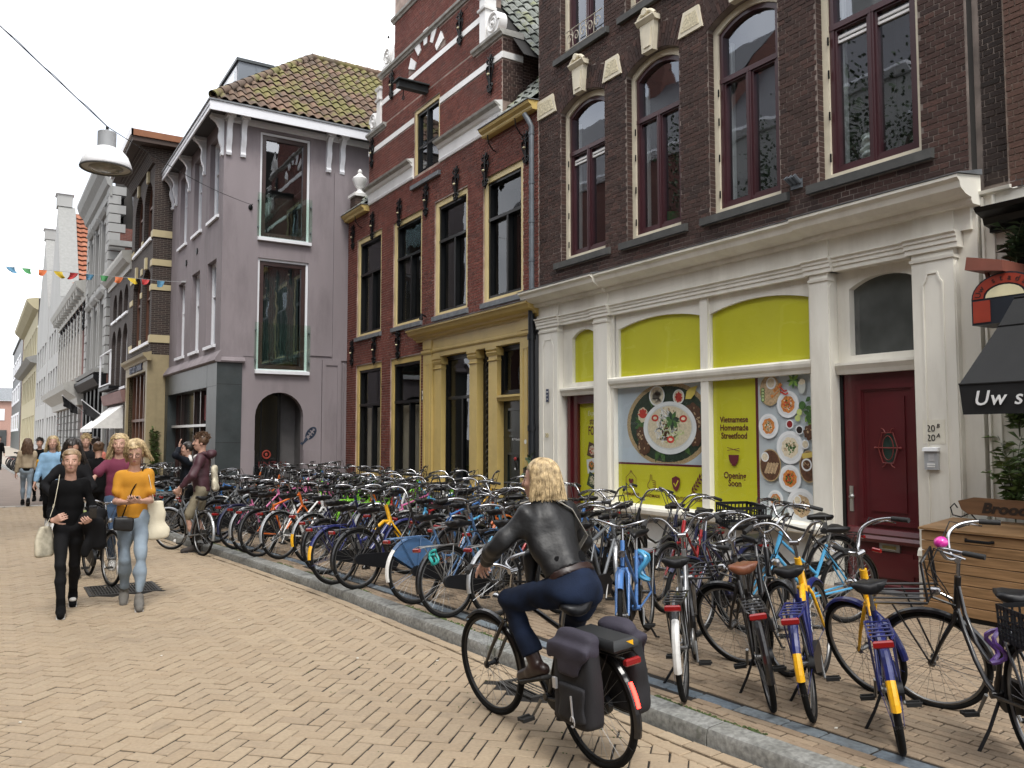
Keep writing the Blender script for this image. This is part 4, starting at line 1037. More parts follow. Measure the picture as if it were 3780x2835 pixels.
    for a, b in ((12.25,12.60), (16.17,16.60)):
        q = MB(); FB.box(q, a, b, -.2, .055, .6, 3.57); FB.box(q, a-.03, b+.03, -.2, .09, .55, .80); ring(FB, q, fpath(a+.09,b-.09,.95,3.35,0), fpath(a+.11,b-.11,.97,3.33,0), .05, .066)
        FB.prof(q, [(0,3.56),(.08,3.56),(.10,3.60),(.10,3.64),(0,3.67)], a-.03, b+.03); FB.box(q, a, b, 0, .065, 3.67, 3.86); q.build('pilaster', M_ochre)
    for a, b in ((15.80,16.14), (14.26,14.56), (13.48,13.80)):
        q = MB(); c = (a+b)/2; FB.box(q, a, b, -.2, .01, .6, 3.2)
        FB.prof(q, [(-.2,3.20),(.025,3.20),(.035,3.215),(.025,3.23),(-.2,3.23)], a-.015, b+.015); FB.prof(q, [(-.2,3.30),(.02,3.30),(.05,3.36),(.05,3.38),(.03,3.385),(.06,3.42),(.06,3.47),(-.2,3.47)], a-.04, b+.04); FB.box(q, a+.002, b-.002, -.2, .012, 3.23, 3.30)
        FB.box(q, a-.03, b+.03, -.2, .05, .58, .78); q.build('column', M_ochre)
    # porch window, iron-work strip, door
    w = window(FB, None, (14.56,15.80,.80,3.46,0), -.10, .03, M_blackp, .055, M_blackp, 2.57, [15.10], fd=.10, deep=.9, casement=False, gm=M_glassC, room_m=MATS['room_brown'])
    q = MB(); FB.prof(q, [(-.15,.66),(.05,.66),(.05,.76),(-.15,.80)], 14.56, 15.8); q.build('sill', M_sillC, w)
    q = MB(); FB.box(q, 13.80, 14.26, -.2, -.14, .6, 3.46); st_ = q.build('ironwork_panel', M_blackp)
    q = MB()
    for k in range(24):
        z = .75+k*.115; sg = 1 if k % 2 else -1
        q.tube([FB.P(14.03+sg*.09*math.cos(t), -.125, z+.055*math.sin(t)) for t in [j*.5-.6 for j in range(9)]], .016, 6); q.ball(FB.P(14.03-sg*.07,-.125,z), (.02,.03,.035), 6, 4)
    q.build('leaf_ornament', mat('iron_gloss', (.02,.02,.023), .3, coat=.5), st_, smooth=True)
    q = MB(); FB.prof(q, [(-.2,2.42),(-.02,2.42),(.0,2.46),(.03,2.49),(.03,2.53),(-.2,2.54)], 12.60, 13.48); q.build('door_lintel', M_ochre)
    window(FB, None, (12.60,13.48,2.55,3.46,0), -.08, .03, M_blackp, .06, M_blackp, None, None, fd=.10, deep=.6, casement=False, gm=M_glassC, name='fanlight')
    q = MB(); FB.box(q, 12.60, 13.48, -.2, -.14, .55, 2.42); dr = q.build('door', mat('door_green', (.010,.016,.014), .35, coat=.4))
    q = MB(); ring(FB, q, fpath(12.72,13.34,.75,1.45,0), fpath(12.76,13.30,.79,1.41,0), -.15, -.115); ring(FB, q, fpath(12.72,13.34,1.85,2.28,0), fpath(12.76,13.30,1.89,2.24,0), -.15, -.115); FB.box(q, 12.62, 13.46, -.15, -.125, 1.74, 1.77); q.build('door_moulding', MATS['door_green'], dr)
    q = MB(); q.tube([FB.P(13.03+.055*math.sin(t),-.12,1.24+.085*math.cos(t)) for t in [k*.52 for k in range(12)]], .010, 6, closed=True); wr = q.build('wreath', mat('wreath_dark', (.03,.03,.028), .7), dr)
    q = MB(); q.ball(FB.P(13.03,-.115,1.34), (.02,.05,.035), 8, 5); q.build('wreath_bow', mat('bow_red', (.35,.03,.03), .6), wr)
    q = MB(); q.ball(FB.P(13.03,-.115,1.155), (.015,.02,.022), 8, 5); q.build('wreath_bell', M_white, wr)
    wall_text('R P Vander', 13.03, -.138, 1.70, .065, M_wink, shear=.3, name='door_lettering')
    q = MB(); FB.box(q, 12.2, 13.6, -.2, .35, .1, .38); FB.box(q, 12.2, 13.6, .35, .65, .1, .24); q.build('door_steps', M_sillC)
    q = MB(); q.lathe([(0,.006),(.04,.006),(.04,0),(0,0)], 14, FB.P(12.42,.058,1.66), 'x'); q.build('round_plaque', mat('plaque_white', (.7,.7,.68), .4))
    q = MB(); FB.box(q, 12.37, 12.47, .055, .07, 1.0, 1.2); q.build('letter_slot', mat('bronze_dark', (.09,.06,.04), .4, metal=.4))
    # blue and white hourglass badge of a listed building
    q = MB(); FB.box(q, 16.63, 16.74, .012, .02, 2.55, 2.80); bd = q.build('listed_badge', mat('badge_navy', (.01,.015,.03), .4))
    q = MB(); FB.P; q.poly([FB.P(16.65,.0215,2.77), FB.P(16.72,.0215,2.77), FB.P(16.685,.0215,2.675)]); q.poly([FB.P(16.65,.0215,2.58), FB.P(16.72,.0215,2.58), FB.P(16.685,.0215,2.672)]); q.build('badge_hourglass', M_wink, bd)
    # outdoor lamp above the porch
    q = MB(); q.tube([FB.P(16.55,.02,4.42), FB.P(16.55,.12,4.46), FB.P(16.55,.14,4.34)], [.02,.03,.05], 8); q.build('porch_lamp', M_iron)
    # roofs: pantiles of the cross roof (falls towards the camera) and of the eaves
    q = MB(); q.quad((8.30,12.85,9.0),(14,12.85,9.0),(14,16.65,13.6),(8.30,16.65,13.6)); q.quad((8.30,20.45,9.0),(14,20.45,9.0),(14,16.65,13.6),(8.30,16.65,13.6)); rf = q.build('roof', M_dark)
    th = math.atan2(4.6, 3.8)
    pantiles(rf, (8.56,12.80,8.98), (1,0,0), (0, math.cos(th), math.sin(th)), M_tileG, lambda a, b: True, (0,18), (0,12))
    q = MB(); q.quad((8.0,12.05,7.72),(9.2,12.05,9.0),(9.2,13.3,9.0),(8.0,13.3,7.72)); q.quad((8.0,20.0,7.72),(9.2,20.0,9.0),(9.2,21.44,9.0),(8.0,21.44,7.72)); rf2 = q.build('eaves_roof', M_dark)
    for y0, n_ in ((12.06,5), (19.98,6)):
        pantiles(rf2, (7.98,y0,7.76), (0,1,0), (.68,0,.73), M_tileG, lambda a, b: True, (0,n_), (0,5), nmax=30)
# ================================================================ purple corner house
FS = Fac(0, 21.45, -90, -1)             # side wall: s = X, outward = -Y
FF = Fac(4.76, 21.45, 1.3)              # street front
M_purp = mat('purple_render', (.232,.202,.212), .9, amt=.10, scale=1.2, dirt=.6, dirtcol=(.125,.105,.112), dscale=1.6, bump=.2, bscale=40, zstretch=.25)
M_slate = mat('slate_cladding', (.028,.036,.038), .45, amt=.25, scale=2.5, dirt=.4, dirtcol=(.06,.065,.065), dscale=2)
M_fasc = mat('white_fascia', (.72,.73,.76), .5, amt=.04, scale=3, dirt=.3, dirtcol=(.4,.4,.42), dscale=3)
M_brownw = mat('brown_wood', (.040,.018,.016), .4, amt=.2, scale=4, coat=.2)
M_greenglass = mat_glass('balustrade_glass', 1.45, (.90,.97,.93))
D_ = empty('corner_house', (6.4, 24.5, PAVE_Z), label='purple rendered corner house with mossy tiled roof and white brackets', cat='house')
def console(F, parent, s, z1, sg=None):
    q = MB()
    pr = [(0,z1-1.02),(.06,z1-1.02),(.08,z1-.96),(.05,z1-.90),(.06,z1-.78),(.11,z1-.66),(.13,z1-.52),(.11,z1-.40),(.12,z1-.30),(.20,z1-.17),(.27,z1-.12),(.27,z1-.09),(0,z1-.09)]
    F.prof(q, pr, s-.065, s+.065); F.prof(q, [(0,z1-.09),(.30,z1-.09),(.32,z1-.05),(.34,z1-.04),(.34,z1),(0,z1)], s-.11, s+.11)
    F.prof(q, [(.05,z1-.80),(.115,z1-.66),(.14,z1-.52),(.12,z1-.38),(.10,z1-.52)], s-.025, s+.025)
    return q.build('bracket', M_fasc, parent, smooth=True, angle=30)
with Under(D_):
    wu = (5.67,7.0,6.93,9.72,0); wm = (5.66,7.0,3.47,6.38,0); ar = (5.66,6.92,.1,2.90,.63)
    m_ = MB(); wall(FS, m_, 4.76, 11.5, .1, 9.95, [wu,wm,ar], .22); m_.build('side_wall', M_purp)
    fu = [(.50+1.85*k, 1.48+1.85*k, 7.50, 9.62, 0) for k in range(3)]; fm = [(.56+1.82*k, 1.52+1.82*k, 4.14, 6.36, 0) for k in range(3)]
    m_ = MB(); wall(FF, m_, 0, 6.3, 3.6, 9.95, fu+fm, .30); m_.build('front_wall', M_purp)
    sg_ = (1.0,5.95,.1,3.03,0); m_ = MB(); wall(FF, m_, .0, 6.62, .1, 3.62, [sg_], .35, .07); m_.quad(FF.P(0,.07,.1),FF.P(0,.0,.1),FF.P(0,0,3.62),FF.P(0,.07,3.62)); m_.build('shopfront', M_slate)
    m_ = MB(); FS.box(m_, 4.69, 5.31, -.02, .03, .1, 3.62); m_.build('corner_cladding', M_slate)
    for z in (3.07, 1.6):
        m_ = MB(); FS.box(m_, 4.69, 5.31, .0305, .0315, z-.006, z+.006); m_.build('panel_joint', M_black)
    for (a, z0, z1) in ((.98,.1,3.6), (5.97,.1,3.6)):
        m_ = MB(); FF.box(m_, a-.005, a+.005, .0705, .072, z0, z1); m_.build('panel_joint', M_black)
    m_ = MB(); FF.box(m_, 0, 6.62, .0705, .072, 3.025, 3.037); m_.build('panel_joint', M_black)
    m_ = MB(); FF.prof(m_, [(0,3.62),(.12,3.62),(.16,3.66),(.12,3.74),(.0,3.92)], -.12, 6.75); m_.build('ledge', M_purp)
    m_ = MB(); FS.prof(m_, [(0,3.62),(.10,3.62),(.12,3.66),(.08,3.74),(.0,3.76)], 4.64, 5.36); m_.build('ledge', M_purp)
    m_ = MB(); m_.box((5.4,22.9,.1), (11.5,27.7,9.7)); m_.build('core', M_dark)
    # relief bands and panelled pilaster on the side wall
    q = MB(); FS.box(q, 7.40, 7.92, -.02, .05, .1, 3.80); q.build('pilaster', M_purp)
    q = MB(); ring(FS, q, fpath(7.40,7.92,.1,3.80,0), fpath(7.50,7.82,.1,3.66,0), .04, .075); q.build('pilaster_panel', M_purp)
    q = MB(); FS.box(q, 7.68, 8.09, -.02, .04, 3.80, 8.95); q.build('pilaster_shaft', M_purp)
    q = MB(); FS.box(q, 5.31, 5.655, -.02, .045, .1, 1.40); q.build('plinth', M_purp)
    q = MB(); FS.box(q, 6.925, 7.395, -.02, .045, .1, 1.40); q.build('plinth', M_purp)
    q = MB(); FS.box(q, 5.33, 5.62, -.02, .012, 3.80, 3.845); q.build('relief_band', M_purp)
    q = MB(); FS.box(q, 7.06, 7.66, -.02, .03, 3.90, 3.945); q.build('relief_band', M_purp)
    q = MB(); q.tube([FS.P(7.985,.06,3.75), FS.P(7.985,.06,.1)], .018, 6); q.build('cable_pipe', M_purp)
    # arch recess with dark shop window
    q = MB(); q.quad(FS.P(5.6,-.75,.1),FS.P(7.0,-.75,.1),FS.P(7.0,-.75,3.0),FS.P(5.6,-.75,3.0)); q.quad(FS.P(6.93,-.2,.1),FS.P(6.93,-.75,.1),FS.P(6.93,-.75,3.0),FS.P(6.93,-.2,3.0)); q.quad(FS.P(5.65,-.2,.1),FS.P(5.65,-.75,.1),FS.P(5.65,-.75,3.0),FS.P(5.65,-.2,3.0)); q.quad(FS.P(5.6,-.2,2.95),FS.P(7,-.2,2.95),FS.P(7,-.75,2.95),FS.P(5.6,-.75,2.95)); q.build('arch_recess', mat('recess_grey', (.09,.085,.085), .9))
    q = MB(); FS.box(q, 5.66, 6.45, -.62, -.55, .1, 2.95); pw_ = q.build('arch_door', mat('dark_pane', (.008,.009,.010), .12, spec=.6))
    q = MB(); FS.box(q, 6.40, 6.47, -.6, -.52, .1, 2.9); FS.box(q, 5.95, 5.98, -.56, -.53, .1, 2.9); q.build('door_post', M_blackp, pw_)
    q = MB(); q.tube([FS.P(6.12+.10*math.cos(t),-.545,1.28+.10*math.sin(t)) for t in [k*.3 for k in range(21)]], .02, 6, closed=True); q.ball(FS.P(6.12,-.545,1.28), (.04,.01,.05), 8, 5); q.build('sun_emblem', mat('emblem_red', (.28,.035,.02), .6), pw_)
    Ms = Matrix((Vector((1,0,0)), Vector((0,0,1)), Vector((0,-1,0)))).transposed().to_4x4()
    def side_text(txt, s, d, z, size, m_, parent=None, name='lettering', **k):
        me = text_mesh(txt, size, **k); me.materials.append(m_); o = bpy.data.objects.new(name, me); COL.objects.link(o)
        o.matrix_world = Matrix.Translation(FS.P(s, d, z)) @ Ms; return o
    side_text('ENZIN', 6.28, -.54, 1.02, .20, mat('letter_maroon', (.10,.012,.012), .5), name='door_lettering', sx=1.3)
    # dark microphone-like emblem painted on the wall
    q = MB(); ca, sa = math.cos(R(35)), math.sin(R(35))
    def em(u, v): return FS.P(7.12+u*ca+v*sa*1.0, .004, 1.82-u*sa*-1+v*ca)
    def ell(cu, cv, ru, rv): return [em(cu+ru*math.cos(2*math.pi*k/18), cv+rv*math.sin(2*math.pi*k/18)) for k in range(18)]
    ax = (math.cos(R(52)), math.sin(R(52)))
    def E2(t, w): return FS.P(7.10+ax[0]*t-ax[1]*w, .004, 1.80+ax[1]*t+ax[0]*w)
    def ring2(t0, rt, rw, a, b, n=14):
        pts = [R(a+(b-a)*k/n) for k in range(n+1)]
        for p, r_ in zip(pts, pts[1:]): q.quad(E2(t0+rt*math.cos(p),rw*math.sin(p)), E2(t0+rt*math.cos(r_),rw*math.sin(r_)), E2(t0+(rt-.05)*math.cos(r_),(rw-.05)*math.sin(r_)), E2(t0+(rt-.05)*math.cos(p),(rw-.05)*math.sin(p)))
    ring2(.05,.20,.12,-150,150);
    for t in (-.02,.06,.14):
        q.quad(E2(t-.024,-.085),E2(t-.024,-.015),E2(t+.024,-.015),E2(t+.024,-.085)); q.quad(E2(t-.024,.015),E2(t-.024,.085),E2(t+.024,.085),E2(t+.024,.015))
    q.quad(E2(-.30,-.02),E2(-.12,-.05),E2(-.10,.05),E2(-.28,.02)); q.quad(E2(-.34,-.02),E2(-.28,-.02),E2(-.28,.06),E2(-.34,.06))
    q.build('wall_emblem', mat('emblem_blue', (.018,.030,.055), .7, amt=.3, scale=20))
    # tall glazed doors with glass balustrades
    for (s0, s1, z0, z1, _), bh, cur in ((wu,1.15,0), (wm,1.22,1)):
        w = window(FS, None, (s0,s1,z0,z1,0), -.05, .06, M_fasc, .11, M_brownw, None, None, fd=.12, deep=1.2, casement=False, name='french_window')
        q = MB(); FS.prof(q, [(-.1,z0-.10),(.10,z0-.10),(.10,z0-.02),(-.1,z0+.02)], s0-.04, s1+.04); q.build('sill', M_fasc, w)
        q = MB(); FS.box(q, s0-.06, s1+.06, .04, .055, z0+.02, z0+bh); q.build('glass_balustrade', M_greenglass, w)
        q = MB()
        for s in (s0-.03, s1+.03):
            for z in (z0+.25, z0+bh-.2): q.tube([FS.P(s,0,z), FS.P(s,.07,z)], .02, 8)
        q.build('glass_clamp', M_zinc, w)
        if cur:
            q = MB()
            for k in range(16): q.tube([FS.P(s0+.2+k*.062,-.28-.015*(k%2),z0+.2), FS.P(s0+.2+k*.062,-.28,z1-.15)], .032, 6)
            q.build('curtain', mat('curtain_dark', (.035,.05,.048), .9), w)
    # sash windows in three bays on the street front
    for o in fu+fm:
        w = window(FF, None, o, -.13, .055, M_fasc, .03, M_fasc, o[2]+(o[3]-o[2])*.60, None, fd=.10, deep=.6, casement=False)
        q = MB(); FF.prof(q, [(-.3,o[2]-.10),(.06,o[2]-.10),(.06,o[2]-.02),(-.3,o[2]+.01)], o[0]-.10, o[1]+.10); q.build('sill', M_fasc, w)
    # shop window
    q = MB(); FF.box(q, 1.0, 5.95, -.30, -.27, .1, 3.03); q.build('shop_back', mat('dark_pane2', (.012,.012,.012), .1, spec=.7))
    for s in (1.0, 1.9, 2.7, 3.5, 5.2, 5.87):
        q = MB(); FF.box(q, s, s+.08, -.27, -.18, .1, 3.03); q.build('shop_mullion', M_brownw)
    q = MB(); FF.box(q, 1.0, 5.95, -.27, -.05, 2.02, 2.09); q.build('shop_transom', mat('steel_bar', (.5,.5,.5), .35, metal=.6))
    q = MB(); FF.box(q, 2.05, 2.60, -.265, -.255, 2.2, 2.9); q.build('red_banner', mat('banner_red', (.20,.02,.02), .7))
    # eaves: soffit, fascia on both faces
    q = MB(); q.box((4.28,20.98,9.95), (11.5,28.3,9.99)); q.build('soffit', mat('soffit_dark', (.05,.048,.05), .8))
    q = MB(); q.box((4.32,20.96,9.86), (11.5,21.0,10.10)); q.build('fascia', M_fasc)
    q = MB(); q.box((4.28,20.96,9.86), (4.319,28.4,10.10)); q.build('fascia', M_fasc)
    q = MB(); q.box((4.25,20.93,10.10), (11.5,21.02,10.14)); q.box((4.25,21.02,10.10), (4.33,28.4,10.14)); q.build('gutter_edge', M_lead)
    q = MB(); FS.prof(q, [(0,9.80),(.04,9.82),(.07,9.90),(.07,9.95),(0,9.95)], 4.76, 11); q.build('eaves_moulding', M_fasc)
    for s in (4.86, 5.22, 7.50, 7.88): console(FS, None, s, 9.95)
    for s in (.12, 2.02, 3.86, 5.70, 6.2): console(FF, None, s, 9.95)
    # roof
    ap = Vector((7.95,24.4,13.4)); q = MB()
    q.poly([(4.30,21.0,10.15),(12,21.0,10.15),(12,24.4,13.4),ap]); q.poly([(4.30,21.0,10.15),ap,(7.95,25.2,13.4),(4.30,28.4,10.15)]); q.poly([ap,(12,24.4,13.4),(12,28.4,10.1),(4.3,28.4,10.15),(7.95,25.2,13.4)]); rf = q.build('roof', mat('roof_under', (.07,.05,.04), .9))
    Ls = math.hypot(3.4, 3.25); rdir = (0, 3.4/Ls, 3.25/Ls)
    pantiles(rf, (4.30,21.0,10.17), (1,0,0), rdir, M_tile, lambda a, b: a-.08 > b*(3.65/Ls) and a < 7.2, (0,30), (0,14), .25, .335)
    hm = MB(); hm.lathe([(.12,0),(.115,.03),(.10,.38),(.09,.38),(.09,0)], 12, caps=False); hme = hm.mesh('hip_tile', M_tile, smooth=True, angle=40)
    h0 = Vector((4.36,21.06,10.22)); hd = (ap-h0); n_ = 15
    for k in range(n_):
        M_ = hd.to_track_quat('Z', 'Y').to_matrix().to_4x4(); M_.translation = h0+hd*(k/n_)+Vector((0,0,.04)); o = link_mesh('hip_tile', hme, rf); o.matrix_local = M_
    for k in range(12):
        M_ = Vector((1,0,0)).to_track_quat('Z', 'Y').to_matrix().to_4x4(); M_.translation = ap+Vector((k*.36,0,.05)); o = link_mesh('ridge_tile', hme, rf); o.matrix_local = M_
    # grey zinc dormer on the street slope
    q = MB(); q.box((5.42,22.95,10.6), (6.35,25.0,12.14)); dm = q.build('dormer', mat('dormer_zinc', (.14,.16,.185), .5, amt=.08, scale=2))
    q = MB(); q.box((5.36,22.90,12.14), (6.4,25.05,12.22)); q.build('dormer_cap', M_slate, dm)
    q = MB(); q.box((5.40,23.1,11.0), (5.425,24.8,12.05)); q.build('dormer_window', M_fasc, dm); q = MB(); q.box((5.39,23.25,11.05), (5.399,24.65,11.95)); q.build('dormer_pane', mat('pale_pane', (.35,.42,.45), .1, spec=.8), dm)
    for k in range(1):
        q = MB(); q.box((5.9+k*.55,22.935,10.6), (5.92+k*.55,22.949,12.14)); q.build('zinc_seam', MATS['dormer_zinc'], dm)
    # eye bolts for the street lamp wire and the flag line
    q = MB(); q.tube([FS.P(5.44,0,7.66), FS.P(5.44,.18,7.70)], .015, 6); q.ball(FS.P(5.44,.02,7.66), (.06,.03,.07), 8, 5); q.build('eye_bolt', M_iron)
    # star-shaped wall ties
    for s, z in ((4.1,6.85), (2.75,6.95)):
        q = MB(); FF.box(q, s-.05, s+.05, 0, .03, z-.08, z+.08); FF.box(q, s-.09, s+.09, 0, .025, z-.03, z+.03); q.build('wall_tie', M_iron)
# ================================================================ bakery at the right edge
A_ = empty('bakery', (8.2, 3.0, PAVE_Z), label='reddish brick bakery with black awning at the right edge', cat='shop')
FA = Fac(8.1, 0, 0)
with Under(A_):
    m_ = MB(); wall(FA, m_, -2.0, 4.06, 4.2, 9.0, [], .2); aw_ = m_.build('wall', mat('mortar_tan', (.20,.15,.12), .95, amt=.3, scale=4))
    lay_bricks(FA, aw_, 'brick', courses(2.2, 4.05, 4.1, 7.2, lambda z: []), M_brickA, nmax=120)
    # dark recessed brick strip and gap between the two houses
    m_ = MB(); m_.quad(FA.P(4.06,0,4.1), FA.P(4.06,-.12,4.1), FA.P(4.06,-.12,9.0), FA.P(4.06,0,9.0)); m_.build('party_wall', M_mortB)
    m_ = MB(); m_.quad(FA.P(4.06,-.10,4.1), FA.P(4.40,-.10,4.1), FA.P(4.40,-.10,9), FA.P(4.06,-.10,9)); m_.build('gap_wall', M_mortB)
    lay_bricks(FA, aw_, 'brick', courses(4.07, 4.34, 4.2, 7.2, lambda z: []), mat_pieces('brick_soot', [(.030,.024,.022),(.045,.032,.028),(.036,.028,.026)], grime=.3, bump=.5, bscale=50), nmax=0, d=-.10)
    q = MB(); FA.box(q, 3.70, 4.34, -.2, -.02, .1, 4.10); q.build('cream_panel', M_cream)
    q = MB(); FA.prof(q, [(-.1,4.10),(.04,4.10),(.05,4.13),(-.1,4.16)], 4.03, 4.36); q.build('cream_cap', M_cream)
    for s in (4.30, 4.20):
        q = MB(); FA.box(q, s, s+.02, -.02, .012, .1, 4.08); q.build('cream_bead', M_cream)
    q = MB(); FA.box(q, 2.0, 3.72, -.25, -.06, .1, 3.7); q.build('shop_pane', mat('dark_pane3', (.02,.024,.022), .12, spec=.7))
    q = MB(); FA.box(q, 3.60, 3.72, -.06, .03, .1, 3.7); q.build('shop_post', mat('post_navy', (.012,.016,.022), .4))
    q = MB(); FA.prof(q, [(-.1,3.70),(.06,3.70),(.06,3.74),(.16,3.76),(.18,3.82),(.30,3.86),(.33,3.90),(-.1,3.94)], 1.5, 4.22); q.build('black_cornice', M_blackp)
    q = MB(); FA.box(q, 2.0, 4.0, -.1, .05, 3.3, 3.70); q.build('black_fascia', M_blackp)
    # awning: three sloping facets and a valance
    M_awn = mat('awning_cloth', (.009,.0095,.010), .8, amt=.2, scale=5, bump=.1, bscale=200)
    L_, R_ = 4.05, 1.2
    pts = [(.30,3.05), (.45,2.98), (.62,2.72), (1.02,2.20)]
    q = MB()
    for (d0, z0), (d1, z1) in zip(pts, pts[1:]):
        a0 = L_-.28+(d0-.30)*.35 ; a1 = L_-.28+(d1-.30)*.35
        q.quad(FA.P(R_,d0,z0), FA.P(a0,d0,z0), FA.P(a1,d1,z1), FA.P(R_,d1,z1)); q.quad(FA.P(R_,d0-.01,z0-.012), FA.P(a0,d0-.01,z0-.012), FA.P(a1,d1-.01,z1-.012), FA.P(R_,d1-.01,z1-.012))
    q.poly([FA.P(L_-.28+(d-.30)*.35,d,z) for d, z in pts]+[FA.P(L_-.30,.28,2.3)]); an = q.build('awning', M_awn)
    e = L_-.28+(1.02-.30)*.35; q = MB()
    q.quad(FA.P(R_,1.022,2.20), FA.P(e,1.022,2.20), FA.P(e-.015,1.0,1.94), FA.P(R_,1.0,1.94)); q.quad(FA.P(R_,1.012,2.20), FA.P(e,1.012,2.20), FA.P(e-.015,.99,1.94), FA.P(R_,.99,1.94)); q.build('valance', M_awn, an)
    for d, z in pts[1:]:
        q = MB(); q.tube([FA.P(R_,d+.004,z+.003), FA.P(L_-.28+(d-.30)*.35,d+.004,z+.003)], .008, 6); q.build('awning_rib', M_awn, an)
    wall_text('Uw s', e-.12, 1.022, 2.07, .175, M_wink, name='awning_lettering', align='LEFT', shear=.22, bold=.0015, spacing=1.12)
    # round-topped hanging sign with red border and little roof
    sx, sz, d_ = 3.93, 3.02, .10
    q = MB(); outer = [(sx+.30*math.cos(t), sz+.22*math.sin(t)) for t in [k*math.pi/16 for k in range(17)]]
    fprism(FA, q, [(sx+.30,2.78)]+outer+[(sx-.30,2.78)], .05, .40); sg_ = q.build('hanging_sign', mat('sign_navy', (.018,.022,.030), .4))
    q = MB(); ring(FA, q, [(sx+.285*math.cos(t), sz+.205*math.sin(t)) for t in [k*math.pi/16 for k in range(17)]], [(sx+.19*math.cos(t), sz+.12*math.sin(t)) for t in [k*math.pi/16 for k in range(17)]], .401, .406, closed=False); q.build('red_arc', mat('sign_red', (.30,.035,.015), .5), sg_)
    q = MB(); fprism(FA, q, [(sx+.17*math.cos(t), sz+.105*math.sin(t)) for t in [k*math.pi/12 for k in range(13)]], .401, .405); q.build('pale_sun', mat('sign_cream', (.72,.66,.42), .5), sg_)
    q = MB(); FA.box(q, sx+.13, sx+.285, .401, .406, 2.80, 3.0); q.build('red_tab', MATS['sign_red'], sg_)
    for k, ch in enumerate('Uw stadsb'):
        if ch == ' ': continue
        t = math.pi*(.93-.10*k); me = text_mesh(ch, .075); me.materials.append(M_ink); o = bpy.data.objects.new('sign_lettering', me); COL.objects.link(o)
        o.matrix_world = Matrix.Translation(FA.P(sx-.238*math.cos(t), .408, sz+.165*math.sin(t))) @ Mt @ Matrix.Rotation(t-math.pi/2, 4, 'Z')
    q = MB(); fprism(FA, q, [(sx+.32,3.30),(sx+.30,3.42),(sx-.02,3.34),(sx-.02,3.24)], .02, .46); q.build('sign_roof', mat('roof_red', (.22,.07,.045), .7), sg_)
    q = MB(); q.bar(FA.P(sx+.24,.25,3.33), FA.P(sx+.20,.25,3.16), .03); q.build('sign_strut', MATS['roof_red'], sg_)

M_wood = mat('chest_wood', (.24,.135,.055), .55, amt=.28, scale=3.0, col2=(.29,.17,.08), bump=.1, bscale=12, zstretch=14, dirt=.3, dirtcol=(.20,.11,.045), dscale=2)
ch = empty('wooden_chest', (7.72, 3.85, PAVE_Z), label='honey coloured plank chest with black handle under the bakery awning', cat='chest')
with Under(ch):
    y0, y1, x0, x1 = 2.7, 4.62, 7.42, 7.98
    nb = 8; hz = (.88-.14)/nb
    for k in range(nb):
        q = MB(); q.box((x0,y0,.14+k*hz+.003), (x0+.02,y1,.14+(k+1)*hz-.003), .003); q.build('front_plank', M_wood)
        q = MB(); q.box((x0+.0205,y1-.02,.14+k*hz+.003), (x1,y1,.14+(k+1)*hz-.003), .003); q.build('side_plank', M_wood)
    q = MB(); q.box((x0+.03,y0,.12), (x1-.02,y1-.03,.86)); q.build('chest_body', M_dark)
    q = MB(); q.raw([(x0-.02,y0,.885),(x0-.02,y1+.02,.885),(x1,y1+.02,.945),(x1,y0,.945),(x0-.02,y0,.905),(x0-.02,y1+.02,.905),(x1,y1+.02,.965),(x1,y0,.965)], [(0,3,2,1),(4,5,6,7),(0,1,5,4),(1,2,6,5),(2,3,7,6),(3,0,4,7)]); q.build('lid', M_wood)
    q = MB(); q.tube([(x0,4.20,.83),(x0-.045,4.18,.825),(x0-.045,3.98,.825),(x0,3.96,.83)], .014, 8); q.build('handle', M_iron)
    q = MB(); q.box((x0+.02,y0,.10), (x1,y1,.14)); q.build('foot', M_blackp)
bs = empty('bread_sign', (7.9, 4.0, .96), label='curved wooden sign reading Brood on the chest lid', cat='sign')
with Under(bs):
    q = MB(); pr = [(4.50,1.14),(4.47,1.06),(4.40,1.02),(3.6,1.0),(3.0,1.0),(3.0,1.16),(3.6,1.17),(4.35,1.18)]
    FX = Fac(7.86, 0, 0); fprism(FX, q, pr, 0, .025); q.build('board', mat('sign_wood', (.20,.105,.05), .5, amt=.2, scale=3, zstretch=10))
    me = text_mesh('Brood', .13, .002, 'LEFT', .25, 1.2, .005); me.materials.append(mat('burnt_ink', (.03,.018,.010), .7)); o = bpy.data.objects.new('lettering', me); COL.objects.link(o); o.matrix_world = Matrix.Translation(FX.P(4.28,.028,1.085)) @ Mt
    for s in (4.40, 3.3):
        q = MB(); q.tube([FX.P(s,-.0,1.03), FX.P(s+.09,0,.985), FX.P(s+.17,0,1.0), FX.P(s+.19,0,1.07), FX.P(s+.15,0,1.11), FX.P(s+.12,0,1.07)], .007, 6); q.tube([FX.P(s,0,1.03), FX.P(s-.06,0,.965)], .007, 6); q.build('scroll_foot', M_iron)

